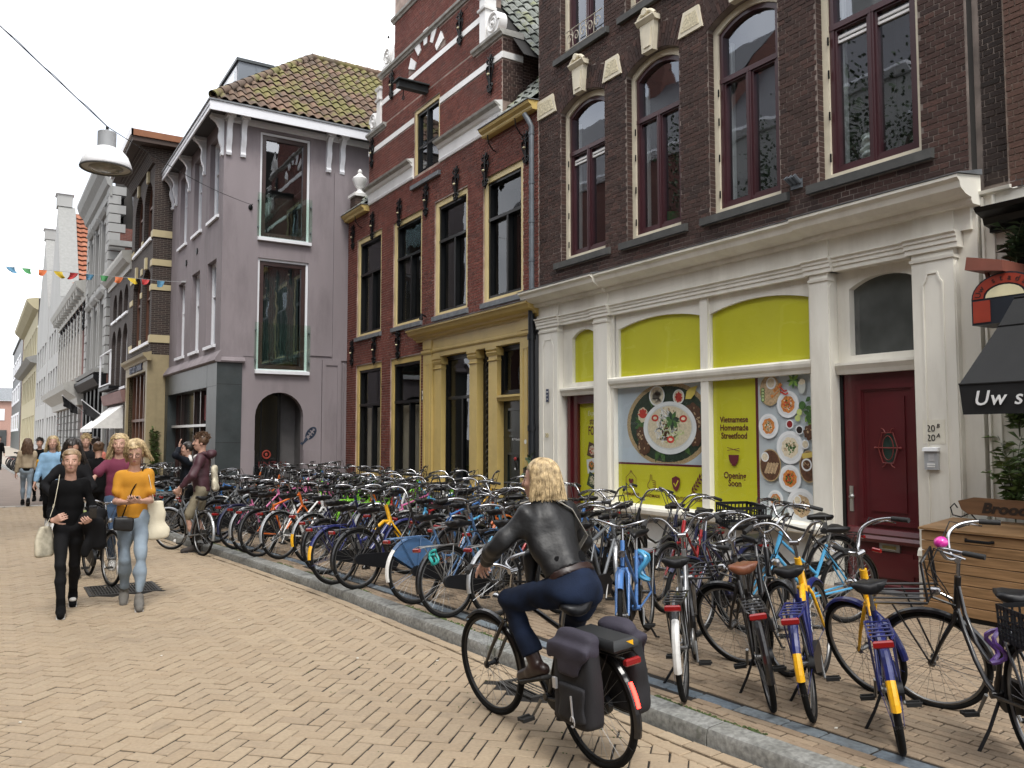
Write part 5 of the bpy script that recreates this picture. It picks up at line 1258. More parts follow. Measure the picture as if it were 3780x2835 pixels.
# foliage helper: leaf blades along arching stems
def leafy(name, base, n, h, spread, leaf, m_leaf, label, cat, stem_m=None, lean=(0,0), per=9, seed=1, fern=True):
    rnd = random.Random(seed); e = empty(name, base, label=label, cat=cat)
    st = MB(); lf = MB()
    for i in range(n):
        a = rnd.uniform(0, 2*math.pi); hh = h*rnd.uniform(.5, 1.0); sp = spread*rnd.uniform(.4, 1)
        P = [Vector((math.cos(a)*sp*t*t+lean[0]*t, math.sin(a)*sp*t*t+lean[1]*t, hh*(t-.25*t*t)/.75)) for t in [k/6 for k in range(7)]]
        st.tube(P, [.006-.0007*k for k in range(7)], 4)
        for k in range(per):
            t = .2+.8*k/per; j = min(5, int(t*6)); p = P[j].lerp(P[j+1], t*6-j); d = (P[j+1]-P[j]).normalized()
            for sg in (-1, 1):
                side = d.cross(Vector((0,0,1))); side = side.normalized() if side.length > 1e-3 else Vector((1,0,0))
                ld = (side*sg+d*rnd.uniform(.2,.7)+Vector((rnd.gauss(0,.3),rnd.gauss(0,.3),rnd.uniform(-.5,.25)))).normalized(); L = leaf*rnd.uniform(.6,1.2)
                w = ld.cross(Vector((rnd.gauss(0,.3),rnd.gauss(0,.3),1))).normalized()*L*.24; q_ = p+ld*L*.5+Vector((0,0,L*.08)); tip = p+ld*L-Vector((0,0,L*.1))
                lf.raw([p, q_+w, tip, q_-w], [(0,1,2,3)])
    st.build('stem', stem_m or mat('stem_green', (.06,.07,.03), .8), e); lf.build('leaves', m_leaf, e, fix=False)
    return e
M_leaf = mat('leaf_green', (.055,.10,.025), .6, amt=.45, scale=9, col2=(.10,.15,.04))
M_leafD = mat('leaf_dark', (.030,.055,.020), .6, amt=.4, scale=8)
leafy('shop_plant', (7.98,4.05,.96), 16, .85, .30, .13, M_leaf, 'bushy green fern-like plant behind the bread sign', 'plant', seed=3)
leafy('hanging_plant', (7.95,3.95,3.30), 10, .45, .25, .12, M_leafD, 'small plant trailing under the black bakery cornice', 'plant', seed=5)
leafy('window_box_plant', (7.97,3.98,1.75), 9, .55, .22, .12, M_leaf, 'light green climbing sprays high on the cream wall behind the awning', 'plant', seed=9)
leafy('doorway_plant', (7.85,12.0,.55), 6, .95, .10, .17, M_leafD, 'narrow leafy plant between the black drainpipe and cream pilaster', 'plant', seed=7)

# things standing in the upper windows
q = MB(); p = FB.P(5.76,-.42,4.80); prof = []
for k in range(25):
    t = k/24; prof.append((.105+.018*math.sin(t*math.pi*2*5.0)+.012*t, t*.42))
b0 = len(q.v); q.lathe(prof, 20, (p.x,p.y,4.80))
for i in range(b0, len(q.v)):
    x, y, z = q.v[i]; a = math.atan2(y-p.y, x-p.x); f = 1+.10*math.sin(a*3+z*30); q.v[i] = (p.x+(x-p.x)*f, p.y+(y-p.y)*f, z+.018*math.sin(a*2+1))
vz = q.build('ruffled_vase', mat('vase_white', (.75,.80,.76), .4), smooth=True); tag(vz, 'ruffled white lamp shade on the sill of the rightmost upper window', 'lamp')
q = MB(); p = FB.P(9.15,-.42,0); q.lathe([(.13,4.80),(.165,5.08),(.17,5.09),(.16,5.09),(.13,4.83)], 18, (p.x,p.y,0)); tag(q.build('plastic_bucket', mat('bucket_green', (.03,.22,.06), .35), smooth=True, angle=40), 'green plastic bucket behind the second upper window of the brown house', 'bucket')
q = MB(); p = FB.P(15.25,-.42,0); q.lathe([(.06,4.42),(.12,4.50),(.13,4.60),(.10,4.68),(.11,4.70)], 14, (p.x,p.y,0)); tag(q.build('flower_pot', mat('pot_teal', (.10,.26,.22), .4), smooth=True, angle=40), 'small teal pot on the sill of an ochre framed window', 'pot')
leafy('window_plant', FB.P(17.05,-.45,4.45), 6, .95, .12, .16, M_leafD, 'thin leafy house plant inside the second ochre window', 'plant', seed=11)
leafy('window_plant', FB.P(12.95,-.45,4.45), 9, .65, .15, .11, M_leaf, 'bushy house plant inside the ochre window beside the zinc downpipe', 'plant', seed=12)
leafy('window_plant', FB.P(15.05,-.35,.82), 6, .40, .15, .15, M_leaf, 'low green plant inside the tall porch window', 'plant', seed=13)
# ================================================================ far row along the bending street (s from the first corner)
FE = Fac(4.08, 27.85, .8)
M_pane = mat('far_pane', (.03,.034,.036), .10, spec=.8, amt=.4, scale=.8)
M_band = mat('yellow_band', (.46,.39,.23), .7, amt=.08, scale=3, dirt=.3, dirtcol=(.4,.33,.18))
M_grey = mat('grey_stucco', (.27,.27,.262), .85, amt=.08, scale=1.5, dirt=.5, dirtcol=(.17,.17,.165), dscale=.8, zstretch=.3)
M_pale = mat('pale_stucco', (.33,.33,.32), .85, amt=.08, scale=1.0, dirt=.5, dirtcol=(.22,.22,.215), dscale=.5, zstretch=.3)
M_wtE = mat_walltex('brick_dark_far', (.030,.022,.020), (.050,.033,.028), (.13,.115,.10))
M_wtF = mat_walltex('brick_soot_far', (.040,.032,.030), (.055,.042,.038), (.075,.065,.058))
M_wtG = mat_walltex('brick_red_far', (.10,.035,.028), (.14,.05,.038), (.14,.10,.085))
M_pink = mat('pink_plaster', (.22,.13,.12), .85, amt=.08, dirt=.3, dirtcol=(.22,.14,.13))
M_creamY = mat('cream_yellow', (.38,.34,.22), .8, amt=.06, scale=1, dirt=.3, dirtcol=(.38,.32,.19))
def fwin(F, o, d, fm, fw=.07, tr=None, sill=None, mull=None):
    m_ = MB(); s0, s1, z0, z1, r_ = o; ring(F, m_, fpath(*o), fpath(s0+fw,s1-fw,z0+fw,z1-fw,r_*.9), d-.08, d)
    if tr: F.box(m_, s0+fw, s1-fw, d-.08, d-.01, tr-fw*.4, tr+fw*.4)
    if mull: F.box(m_, (s0+s1)/2-fw*.4, (s0+s1)/2+fw*.4, d-.08, d-.012, z0+fw, tr or z1-fw)
    w = m_.build('window', fm)
    m_ = MB(); m_.poly([F.P(a,d-.06,z) for a, z in fpath(s0+fw*.6,s1-fw*.6,z0+fw*.6,z1-fw*.6,r_*.9)]); m_.build('pane', M_pane, w)
    if sill: m_ = MB(); F.prof(m_, [(d,z0-.12),(.07,z0-.12),(.07,z0-.03),(d,z0)], s0-.08, s1+.08); m_.build('sill', sill, w)
    return w
def bld(name, F, s0, s1, h, m_wall, ops, label, depth=8.0, rev=.2, d=0.0):
    e = empty(name, F.P((s0+s1)/2,-depth/2,.1), label=label, cat='house')
    with Under(e):
        m_ = MB(); wall(F, m_, s0, s1, .1, h, ops, rev, d); m_.build('front_wall', m_wall)
    return e
# E: dark brick, yellow bands, brown timber windows
opE = []
for a, b in ((.35,1.85), (2.2,3.75)):
    opE += [(a,b,8.12,10.05,.55), (a,b,4.80,7.20,.30)]
shopE = (.25,4.1,.1,3.82,0)
E_ = bld('banded_house', FE, 0, 4.4, 10.9, M_wtE, opE+[shopE], 'narrow dark brick house with yellow bands and brown windows')
FEs = Fac(4.08, 27.85, -90, -1)
with Under(E_):
    q = MB(); q.quad((4.08,27.85,4.3),(9,27.85,4.3),(9,27.85,10.9),(4.08,27.85,10.9)); q.build('side_wall', M_wtE)
    q = MB(); q.quad((4.5,28.2,.1),(4.5,32.2,.1),(4.5,32.2,10.8),(4.5,28.2,10.8)); q.quad((4.04,27.845,.1),(9,27.845,.1),(9,27.845,4.32),(4.04,27.845,4.32)); q.build('side_base', mat('tan_shopfront', (.30,.245,.14), .6, amt=.08, dirt=.3, dirtcol=(.2,.16,.09)))
    MT = MATS['tan_shopfront']
    for z, h in ((8.05,.22),(7.14,.20),(6.36,.18),(4.70,.24)):
        q = MB(); FEs.box(q, -.02, 1.2, -.02, .03, z, z+h); FE.box(q, -.02, .345, -.02, .03, z, z+h); q.build('band', M_band)
        for a, b in ((1.87,2.18), (3.77,4.4)): q = MB(); FE.box(q, a, b, -.02, .03, z, z+h); q.build('band', M_band)
    for o in opE:
        w = fwin(FE, o, -.14, mat('timber_brown', (.11,.045,.025), .5, amt=.15), .09, o[2]+(o[3]-o[2])*.62, None, True)
        q = MB(); FE.prof(q, [(-.15,o[2]-.14),(.07,o[2]-.14),(.07,o[2]-.04),(-.15,o[2])], o[0]-.1, o[1]+.1); q.build('sill', M_fasc, w)
        c = (o[0]+o[1])/2; q = MB(); FE.box(q, c-.12, c+.12, 0, .07, o[3]-.02, o[3]+.35); q.build('keystone', M_band)
    q = MB(); FE.prof(q, [(0,4.12),(.12,4.12),(.14,4.18),(.24,4.26),(.26,4.34),(0,4.40)], -.25, 4.5); q.build('shop_cornice', MT)
    q = MB(); FE.box(q, -.03, 4.4, 0, .08, 3.82, 4.12); q.build('shop_fascia', MT)
    for a, b in ((-.03,.25), (4.1,4.4)): q = MB(); FE.box(q, a, b, -.2, .08, .1, 3.82); q.build('shop_pier', MT)
    q = MB(); FE.box(q, .25, 4.1, -.30, -.25, .1, 3.82); q.build('shop_pane', M_pane)
    for k in range(6): q = MB(); FE.box(q, .25+k*.74, .37+k*.74, -.25, -.12, .1, 3.82); q.build('shop_mullion', MATS['timber_brown'])
    q = MB(); FE.box(q, .25, 4.1, -.25, -.10, 2.25, 2.34); q.build('shop_transom', MATS['timber_brown'])
    q = MB(); FE.box(q, .25, 4.1, -.25, -.12, .1, .75); q.build('stall_riser', MATS['timber_brown'])
    Mte = Matrix((-FE.u, Vector((0,0,1)), FE.n)).transposed().to_4x4()
    me = text_mesh('SISSY-BOY & MARK', .30, .02, bold=.004); me.materials.append(mat('sign_blue', (.03,.035,.09), .5)); o = bpy.data.objects.new('shop_lettering', me); COL.objects.link(o); o.matrix_world = Matrix.Translation(FE.P(2.1,.10,3.98)) @ Mte
    # roof with wide brown eaves
    q = MB(); q.box((3.35,27.45,10.9), (9,32.6,11.05)); q.build('eaves', mat('eaves_brown', (.05,.03,.022), .7))
    q = MB(); q.box((3.30,27.40,11.05), (9,27.48,11.25)); q.build('roof_edge', mat('edge_rust', (.22,.085,.035), .7)); q = MB(); q.box((3.28,27.40,11.05), (3.36,32.7,11.28)); q.build('roof_fascia', M_fasc)
    q = MB(); q.box((3.4,27.48,11.051), (9,32.6,11.2)); q.build('roof', M_lead)
    q = MB(); FE.prof(q, [(0,10.4),(.08,10.42),(.2,10.7),(.45,10.9),(0,10.9)], 0, 4.4); q.build('brick_cove', M_wtE)
# F: low dark house with arched windows, awning shop
opF = [(4.95+1.45*k, 6.0+1.45*k, 6.35, 7.40, .5) for k in range(3)]+[(4.9+1.5*k, 6.05+1.5*k, 3.62, 5.95, .5) for k in range(3)]
F_ = bld('arched_house', FE, 4.4, 9.9, 8.3, M_wtF, opF+[(4.9,9.5,.1,2.9,0)], 'dark brick house with round arched windows and white awning')
with Under(F_):
    for o in opF:
        w = fwin(FE, o, -.14, M_fasc, .07, None, M_fasc, o[2] < 5)
    q = MB(); FE.prof(q, [(0,7.75),(.06,7.75),(.06,7.95),(.18,8.0),(.30,8.15),(.34,8.3),(.34,8.4),(0,8.45)], 4.3, 10.4); q.build('cornice', mat('cornice_pale', (.36,.355,.33), .7, dirt=.4, dirtcol=(.3,.3,.28)))
    q = MB(); q.quad(FE.P(4.4,0,8.4), FE.P(9.9,0,8.4), FE.P(9.9,-4,10.2), FE.P(4.4,-4,10.2)); q.build('roof', M_tileD)
    q = MB(); FE.prof(q, [(0,3.0),(.15,3.0),(.2,3.15),(.25,3.4),(0,3.45)], 4.4, 9.9); q.build('shop_cornice', M_pink)
    q = MB(); FE.box(q, 4.9, 9.5, -.25, -.2, .1, 2.9); q.build('shop_pane', M_pane)
    for k in range(4): q = MB(); FE.box(q, 4.9+k*1.5, 5.02+k*1.5, -.2, -.05, .1, 2.9); q.build('shop_mullion', M_fasc)
    q = MB(); q.poly([FE.P(5.0,.05,2.9), FE.P(8.9,.05,2.9), FE.P(8.9,1.05,2.05), FE.P(5.0,1.05,2.05)]); q.quad(FE.P(5.0,1.051,2.05), FE.P(8.9,1.051,2.05), FE.P(8.9,1.051,1.92), FE.P(5.0,1.051,1.92)); q.poly([FE.P(5.0,.05,2.9), FE.P(5.0,1.05,2.05), FE.P(5.0,.05,2.05)]); aw = q.build('awning', mat('awning_white', (.72,.72,.70), .8))
    for k in range(3): q = MB(); FE.box(q, 6.0+k*1.0, 6.04+k*1.0, 1.052, 1.056, 1.92, 2.05); q.build('awning_seam', MATS['grey_blind'], aw)
    # planter balcony rail on the first floor
    q = MB()
    for z in (3.75, 5.0): q.tube([FE.P(6.3,.35,z), FE.P(9.5,.35,z)], .03, 6)
    for s in (6.4, 9.4): q.bar(FE.P(s,.35,3.7), FE.P(s,.35,5.0), .06)
    q.build('balcony_rail', M_fasc)
    q = MB(); FE.box(q, 6.3, 9.5, 0, .4, 3.55, 3.66); q.build('balcony_slab', M_iron)
# G: grey stucco classical house with quoins
opG = [(11.6+2.3*k, 12.9+2.3*k, z0, z1, 0) for k in range(3) for z0, z1 in ((8.6,11.2), (4.9,7.6))]+[(11.2,17.9,.1,3.9,0)]
G_ = bld('stucco_house', FE, 10.4, 18.6, 12.8, M_grey, opG, 'tall pale grey stucco house with quoins and heavy cornice')
with Under(G_):
    for o in opG[:-1]:
        fwin(FE, o, -.12, M_grey, .10, o[2]+(o[3]-o[2])*.6, None)
        q = MB(); FE.prof(q, [(0,o[3]+.25),(.10,o[3]+.25),(.22,o[3]+.38),(.24,o[3]+.45),(0,o[3]+.5)], o[0]-.25, o[1]+.25); FE.box(q, o[0]-.2, o[0]-.02, 0, .07, o[2], o[3]+.25); FE.box(q, o[1]+.02, o[1]+.2, 0, .07, o[2], o[3]+.25); q.build('window_hood', M_grey)
    q = MB(); FE.prof(q, [(0,11.9),(.08,11.9),(.08,12.3),(.2,12.4),(.3,12.7),(.5,12.95),(.6,13.25),(.6,13.4),(0,13.55)], 10.3, 18.8); q.build('cornice', mat('cornice_grey', (.23,.23,.22), .8, dirt=.4, dirtcol=(.25,.25,.24)))
    qm = MB(); FE.box(qm, 0, .85, -.10, .10, 0, .36);
    for k in range(20):
        z = 4.4+k*.40; w = .95 if k % 2 else .65
        q = MB(); FE.box(q, 10.36, 10.36+w, -.55 if k % 2 else -.35, .10, z, z+.36); q.build('quoin', M_grey)
        q = MB(); FE.box(q, 18.6-w, 18.62, -.1, .10, z, z+.36); q.build('quoin', M_grey)
    q = MB(); p0 = FE.P(10.4,0,0); q.quad((p0.x,p0.y,4),(p0.x+9,p0.y,4),(p0.x+9,p0.y,10.6),(p0.x,p0.y,10.6)); q.build('side_wall', M_wtG)
    q = MB(); q.quad((p0.x+.3,p0.y-.02,9.8),(p0.x+9,p0.y-.02,9.8),(p0.x+9,p0.y+2.4,14.0),(p0.x+.3,p0.y+2.4,14.0)); rf = q.build('roof', M_dark)
    pantiles(rf, (p0.x+.9,p0.y-.3,9.95), (1,0,0), (0,.5,.866), M_tileD, lambda a, b: True, (0,22), (0,13), .27, .34, nmax=200)
    q = MB(); q.box((p0.x-.1,p0.y-.55,9.72), (p0.x+9,p0.y-.2,9.95)); q.build('gutter', MATS['cornice_grey'])
    q = MB(); q.quad((p0.x+.5,p0.y+.3,.1),(p0.x+.5,p0.y+8,.1),(p0.x+.5,p0.y+8,12.6),(p0.x+.5,p0.y+.3,12.6)); q.build('core', M_dark)
    # ground floor: rusticated piers, dark shopfront, black awnings
    for k in range(6):
        q = MB(); s = 10.5+k*1.5; FE.box(q, s, s+.5, -.2, .08, .1, 3.9); q.build('pier', M_iron if k > 0 else M_grey)
    q = MB(); FE.box(q, 11.2, 17.9, -.3, -.25, .1, 3.9); q.build('shop_pane', M_pane)
    q = MB(); FE.prof(q, [(0,3.9),(.3,3.9),(.5,4.2),(.5,4.35),(0,4.4)], 10.4, 18.6); q.build('shop_cornice', M_iron)
    q = MB(); FE.prof(q, [(0,4.45),(.45,4.45),(.5,4.6),(0,4.65)], 10.6, 18.4); q.build('ledge', MATS['cornice_grey'])
# H: pink pilasters with dark iron tracery, pale shopfront
opH = [(19.4+1.72*k, 20.45+1.72*k, 4.9, 8.6, 0) for k in range(9)]
H_ = bld('pilastered_house', FE, 18.8, 35.0, 9.2, M_pink, opH+[(20,34,.1,3.3,0)], 'long low house with pink pilasters and white cornice')
with Under(H_):
    for o in opH:
        fwin(FE, o, -.12, mat('dark_red_frame', (.08,.03,.03), .6), .10, None, None)
        q = MB(); FE.box(q, o[1]+.12, o[1]+.5, 0, .12, 4.9, 8.3); q.build('pilaster', MATS['cornice_pale'])
        q = MB(); c = (o[0]+o[1])/2
        for k in range(5): q.tube([FE.P(c+.3*math.cos(t), .05, 7.4+k*.3+.16*math.sin(t)) for t in [j*.7 for j in range(9)]], .045, 5, closed=True)
        q.build('tracery', M_iron)
    q = MB(); FE.prof(q, [(0,8.7),(.1,8.7),(.15,9.0),(.5,9.3),(.6,9.55),(0,9.7)], 18.7, 35.3); q.build('cornice', MATS['cornice_pale'])
    for k in range(12): q = MB(); FE.box(q, 19.2+k*1.35, 19.45+k*1.35, .12, .48, 8.9, 9.25); q.build('modillion', MATS['cornice_pale'])
    q = MB(); FE.prof(q, [(0,3.35),(.3,3.35),(.35,3.7),(.9,4.1),(1.0,4.4),(0,4.7)], 18.7, 35.2); q.build('shop_cornice', MATS['cornice_pale'])
    q = MB(); FE.box(q, 20, 34, -.35, -.3, .1, 3.3); q.build('shop_pane', M_pane)
    for k in range(7):
        for j in range(8): q = MB(); FE.box(q, 20+k*2.2, 20.7+k*2.2, -.2, .14, .15+j*.4, .5+j*.4); q.build('rusticated_block', M_pale)
    q = MB(); q.quad(FE.P(18.8,-.2,9.5), FE.P(35,-.2,9.5), FE.P(35,-3,11.0), FE.P(18.8,-3,11.0)); q.build('roof', M_lead)
# I: two tall pale gables with orange tile roof behind
def gable_house(name, s0, s1, he, zp, label, roof_m):
    c = (s0+s1)/2; n_ = 4; ops = []
    wdt = (s1-s0)/(n_+.6)
    for k in range(n_):
        for z0, z1 in ((1.0,3.2), (4.4,6.6), (7.6,9.4)): ops.append((s0+wdt*(.5+k), s0+wdt*(1.1+k), z0, z1, 0))
    e = bld(name, FE, s0, s1, he, M_pale, ops, label)
    with Under(e):
        for o in ops: fwin(FE, o, -.15, M_fasc, .09, o[2]+(o[3]-o[2])*.6)
        q = MB(); fprism(FE, q, [(s0,he),(s1,he),(c+.5,zp),(c-.5,zp)], -.5, 0); q.build('gable', M_pale)
        q = MB(); q.quad(FE.P(s0-.02,.05,he), FE.P(c-.5,.05,zp), FE.P(c-.5,-1.1,zp), FE.P(s0-.02,-1.1,he)); q.build('gable_coping', MATS['cornice_grey'])
        q = MB(); FE.box(q, c-.6, c+.6, -.9, .1, zp, zp+.9); q.build('chimney', M_pale)
        q = MB(); FE.box(q, c-.7, c+.7, -1.0, .2, zp+.9, zp+1.15); q.build('chimney_cap', M_fasc)
        q = MB(); q.quad(FE.P(s0-.1,-.6,he-.2), FE.P(s0-.1,-9,he-.2), FE.P(c,-9,zp-.3), FE.P(c,-.6,zp-.3)); q.quad(FE.P(s1+.1,-.6,he-.2), FE.P(s1+.1,-9,he-.2), FE.P(c,-9,zp-.3), FE.P(c,-.6,zp-.3)); rf = q.build('roof', roof_m)
        q = MB(); q.quad(FE.P(s0,0,.1),FE.P(s0,-9,.1),FE.P(s0,-9,he),FE.P(s0,0,he)); q.build('side_wall', M_pale)
        Lr = math.hypot(c-s0, zp-he)
        uu = FE.u*((c-s0)/Lr)+Vector((0,0,(zp-he)/Lr))
        if roof_m is M_tileO: pantiles(rf, FE.P(s0-.1,-.6,he-.15), -FE.n, uu, roof_m, lambda a, b: b < Lr, (0,16), (0,int(Lr/.5)), .42, .5, nmax=200)
    return e
gable_house('white_gable_house', 35.2, 46.5, 11.2, 18.6, 'tall white gabled house with orange tile roof down the street', M_tileO)
gable_house('white_gable_house', 47.0, 61.0, 12.0, 18.8, 'farther white gabled house with chimney beyond the orange roof', M_tileD)
# J, K: yellow house, dark modern block, town far behind
opJ = [(63+3.2*k, 65+3.2*k, z0, z0+2.6, 0) for k in range(8) for z0 in (1.2,5.4,9.6)]
J_ = bld('yellow_house', FE, 61.4, 90, 14.2, M_creamY, opJ, 'pale yellow house with corniced gutter far down the street')
with Under(J_):
    for o in opJ: fwin(FE, o, -.1, M_fasc, .12, o[2]+1.6)
    q = MB(); FE.prof(q, [(0,13.6),(.4,13.8),(.9,14.3),(1.0,14.6),(0,14.8)], 61, 90.5); q.build('cornice', M_creamY)
    q = MB(); FE.prof(q, [(0,8.6),(.5,8.7),(.9,9.1),(0,9.4)], 61, 90.5); q.build('shop_cornice', MATS['cornice_grey'])
    q = MB(); q.quad(FE.P(61,0,14.7), FE.P(90,0,14.7), FE.P(90,-5,17.5), FE.P(61,-5,17.5)); q.build('roof', M_tileD)
opK = [(95.5+7*k, 100.5+7*k, z0, z0+2.4, 0) for k in range(4) for z0 in (2.5,6.3,10.1)]
K_ = bld('modern_block', FE, 92, 124, 14.5, M_slate, opK, 'dark modern block with white window bays at the street end')
with Under(K_):
    for o in opK: fwin(FE, o, .1, M_fasc, .3)
    q = MB(); FE.box(q, 92, 124, -9, .2, 14.5, 14.8); q.build('roof', M_slate); p = FE.P(92,0,0); q = MB(); q.quad((p.x,p.y,.1),(p.x+9,p.y,.1),(p.x+9,p.y,14.5),(p.x,p.y,14.5)); q.build('end_wall', mat_walltex('brick_brown_far', (.10,.05,.04), (.13,.065,.05), (.13,.1,.09)))
# the street end: low red-roofed house closing the view, steep slate spire roof
S_ = empty('end_house', (-2, 172, 0), label='small pink house with green hoarding closing the end of the street', cat='house')
with Under(S_):
    q = MB(); q.box((-14,170,0), (4,178,8.0)); q.build('wall', mat('end_pink', (.36,.22,.18), .85))
    q = MB(); q.poly([(-14.5,169.5,8),(4.5,169.5,8),(4.5,174,10.5),(-14.5,174,10.5)]); q.build('roof', M_lead)
    for k in range(6): q = MB(); q.box((-12+k*2.5,169.9,4.6), (-10.9+k*2.5,169.99,6.6)); q.build('window', M_fasc)
    q = MB(); q.box((-13,169.7,3.0), (0,169.95,4.4)); q.build('green_hoarding', mat('hoarding_green', (.10,.30,.06), .6))
    q = MB(); q.box((-13,169.75,.1), (2,169.9,2.9)); q.build('shopfront', M_pane)
SP_ = empty('church_roof', (-6, 215, 0), label='steep blue grey slate roof rising at the far left', cat='church')
with Under(SP_):
    q = MB(); q.box((-16,205,0), (-1,225,12)); q.build('wall', M_wtG)
    q = MB(); q.lathe([(9.5,12),(6.0,17),(3.2,23),(1.2,29),(.1,33)], 8, (-9,215,0)); q.build('spire', mat('slate_blue', (.10,.11,.17), .6))
# ---- flags on black poles from the grey house, small street fittings
def pole_flag(s, z, label):
    e = empty('flag', FE.P(s,0,z), label=label, cat='flag')
    with Under(e):
        a = FE.P(s,.05,z); b = FE.P(s-1.0,1.15,z+.8); q = MB(); q.tube([a,b], .022, 6); q.build('pole', M_fasc)
        q = MB(); n_ = 8
        for k in range(n_):
            t0, t1 = .35+.65*k/n_, .35+.65*(k+1)/n_; p0, p1 = a.lerp(b,t0), a.lerp(b,t1); d0 = .45-.3*abs(t0-.6); d1 = .45-.3*abs(t1-.6); w0 = .12*math.sin(k*1.9); w1 = .12*math.sin((k+1)*1.9)
            q.quad(p0, p1, p1+Vector((w1,.08*w1,-d1)), p0+Vector((w0,.08*w0,-d0)))
        q.build('cloth', mat('flag_black', (.014,.014,.016), .8))
pole_flag(8.6, 2.35, 'black flag furled on a pole by the white awning'); pole_flag(17.5, 2.9, 'black flag hanging from a pole in front of the pale shopfront')
# ---- opposite side of the street, seen only in the window panes
FO = Fac(-4.6, 0, 0, -1)
for (s0, s1, he, zp, m_, lab) in ((-14,-6,10.0,14.0,M_wtG,'brick house with stepped roof across the street behind the viewer'), (-6,.5,10.4,15.0,M_wtF,'dark gabled house across the street beside the viewer'), (.5,6.5,10.0,14.2,M_wtG,'red brick house across the street opposite the shopfront'), (6.5,13,10.6,15.0,M_wtF,'tall sooty house across the street opposite the gabled house'), (13,21,12.0,16.5,M_pale,'pale house across the street opposite the purple house'), (21,34,12.5,17.5,M_wtG,'long brick house across the street near the dark banded house')):
    nW = max(2, int((s1-s0)/2.2)); wd = (s1-s0)/nW
    ops = [(s0+wd*(k+.28), s0+wd*(k+.72), z0, z1, .15) for k in range(nW) for z0, z1 in ((.9,3.1), (4.2,6.0))]
    e = bld('facing_house', FO, s0, s1, he, m_, ops, lab)
    with Under(e):
        for o in ops: fwin(FO, o, -.12, M_fasc, .08, o[2]+(o[3]-o[2])*.6)
        q = MB(); FO.prof(q, [(0,he-.2),(.1,he-.2),(.3,he),(.3,he+.1),(0,he+.15)], s0, s1); q.build('cornice', M_fasc)
        q = MB(); q.quad(FO.P(s0,.2,he+.1), FO.P(s1,.2,he+.1), FO.P(s1,-4,zp), FO.P(s0,-4,zp)); q.quad(FO.P(s0,-4,zp), FO.P(s1,-4,zp), FO.P(s1,-8,he), FO.P(s0,-8,he)); q.build('roof', M_tileD)
        for s in (s0, s1): q = MB(); q.poly([FO.P(s,0,.1), FO.P(s,-8,.1), FO.P(s,-8,he), FO.P(s,-4,zp), FO.P(s,0,he)]); q.build('gable_end', m_)
        q = MB(); FO.box(q, (s0+s1)/2-.4, (s0+s1)/2+.4, -4.4, -3.6, zp-.5, zp+1.1); q.build('chimney', m_)
def street_tree(x, y, h, r, label, seed):
    rnd = random.Random(seed); e = empty('street_tree', (x, y, 0), label=label, cat='tree')
    q = MB(); q.tube([(0,0,0),(.04,.02,h*.25),(-.02,.05,h*.5),(.03,0,h*.8)], [.16,.13,.10,.04], 8)
    tips = []
    for k in range(9):
        a = k*2.4; z = h*(.35+.05*k); t = Vector((math.cos(a)*r*.75, math.sin(a)*r*.75, z+h*.2)); tips.append(t); q.tube([(0,0,z-.2), (t.x*.5,t.y*.5,z+h*.06), t], [.06,.04,.015], 6)
    q.build('trunk', mat('bark', (.07,.055,.04), .9, bump=.4), e); lf = MB()
    for _ in range(11000):
        t = rnd.choice(tips); c = t*rnd.uniform(.5,1.1)+Vector((rnd.gauss(0,r*.17),rnd.gauss(0,r*.17),rnd.gauss(0,h*.07))); c.z = max(c.z, h*.3)
        d = Vector((rnd.gauss(0,1),rnd.gauss(0,1),rnd.gauss(0,.6))).normalized(); w = d.orthogonal().normalized()*.045; L = rnd.uniform(.08,.15); lf.raw([c, c+d*L*.5+w, c+d*L, c+d*L*.5-w], [(0,1,2,3)])
    lf.build('crown', M_leafD, e, fix=False)
street_tree(-3.3, 13.5, 12.0, 2.0, 'leafy street tree across the road reflected in the upper windows', 1)
street_tree(-3.3, 19.0, 11.0, 1.8, 'smaller street tree across the road beside the pale house', 2)
# ---- hanging street lamp on its span wire
lp = Vector((1.257, 13.09, 5.72))
lm = empty('street_lamp', lp, label='white dome street lamp hanging from a wire over the road', cat='street lamp')
q = MB(); q.lathe([(.335,-.10),(.345,-.07),(.33,-.02),(.29,.08),(.22,.16),(.14,.20),(.125,.21)], 28, caps=False); q.build('shade', mat('lamp_white', (.80,.80,.81), .35, amt=.04), lm, smooth=True)
q = MB(); q.lathe([(.125,.20),(.125,.43),(.11,.44),(0,.44)], 20, caps=False); q.build('housing', mat('lamp_grey', (.33,.34,.35), .5), lm, smooth=True, angle=40)
q = MB(); q.tube([(.338*math.cos(2*math.pi*k/28), .338*math.sin(2*math.pi*k/28), -.10) for k in range(28)], .016, 6, closed=True); q.build('rim', mat('rim_grey', (.12,.12,.12), .5), lm, smooth=True)
q = MB(); q.lathe([(.0,-.085),(.335,-.095)], 28, caps=False); q.build('diffuser_ring', mat('ring_pale', (.45,.44,.40), .5), lm)
q = MB(); q.lathe([(0,-.135),(.12,-.13),(.20,-.115),(.23,-.095)], 24, caps=False); q.build('glass_bowl', mat('bowl_glass', (.24,.23,.19), .15, amt=.2, scale=12), lm, smooth=True)
q = MB(); q.tube([(0,0,.43),(0,0,.52)], .02, 6); q.build('hanger', M_iron, lm)
q = MB(); top = lp+Vector((0,0,.52)); w_l = Vector((-4.6,4.9,7.95)); w_r = Vector((5.44,21.27,7.68))
q.tube([w_l.lerp(top,k/14)-Vector((0,0,.10*math.sin(math.pi*k/14))) for k in range(15)], .0065, 6)
q.tube([w_l.lerp(top,k/40)-Vector((0,0,.10*math.sin(math.pi*k/40)-.012+.010*math.sin(k*2.1))) for k in range(41)], .0045, 5)
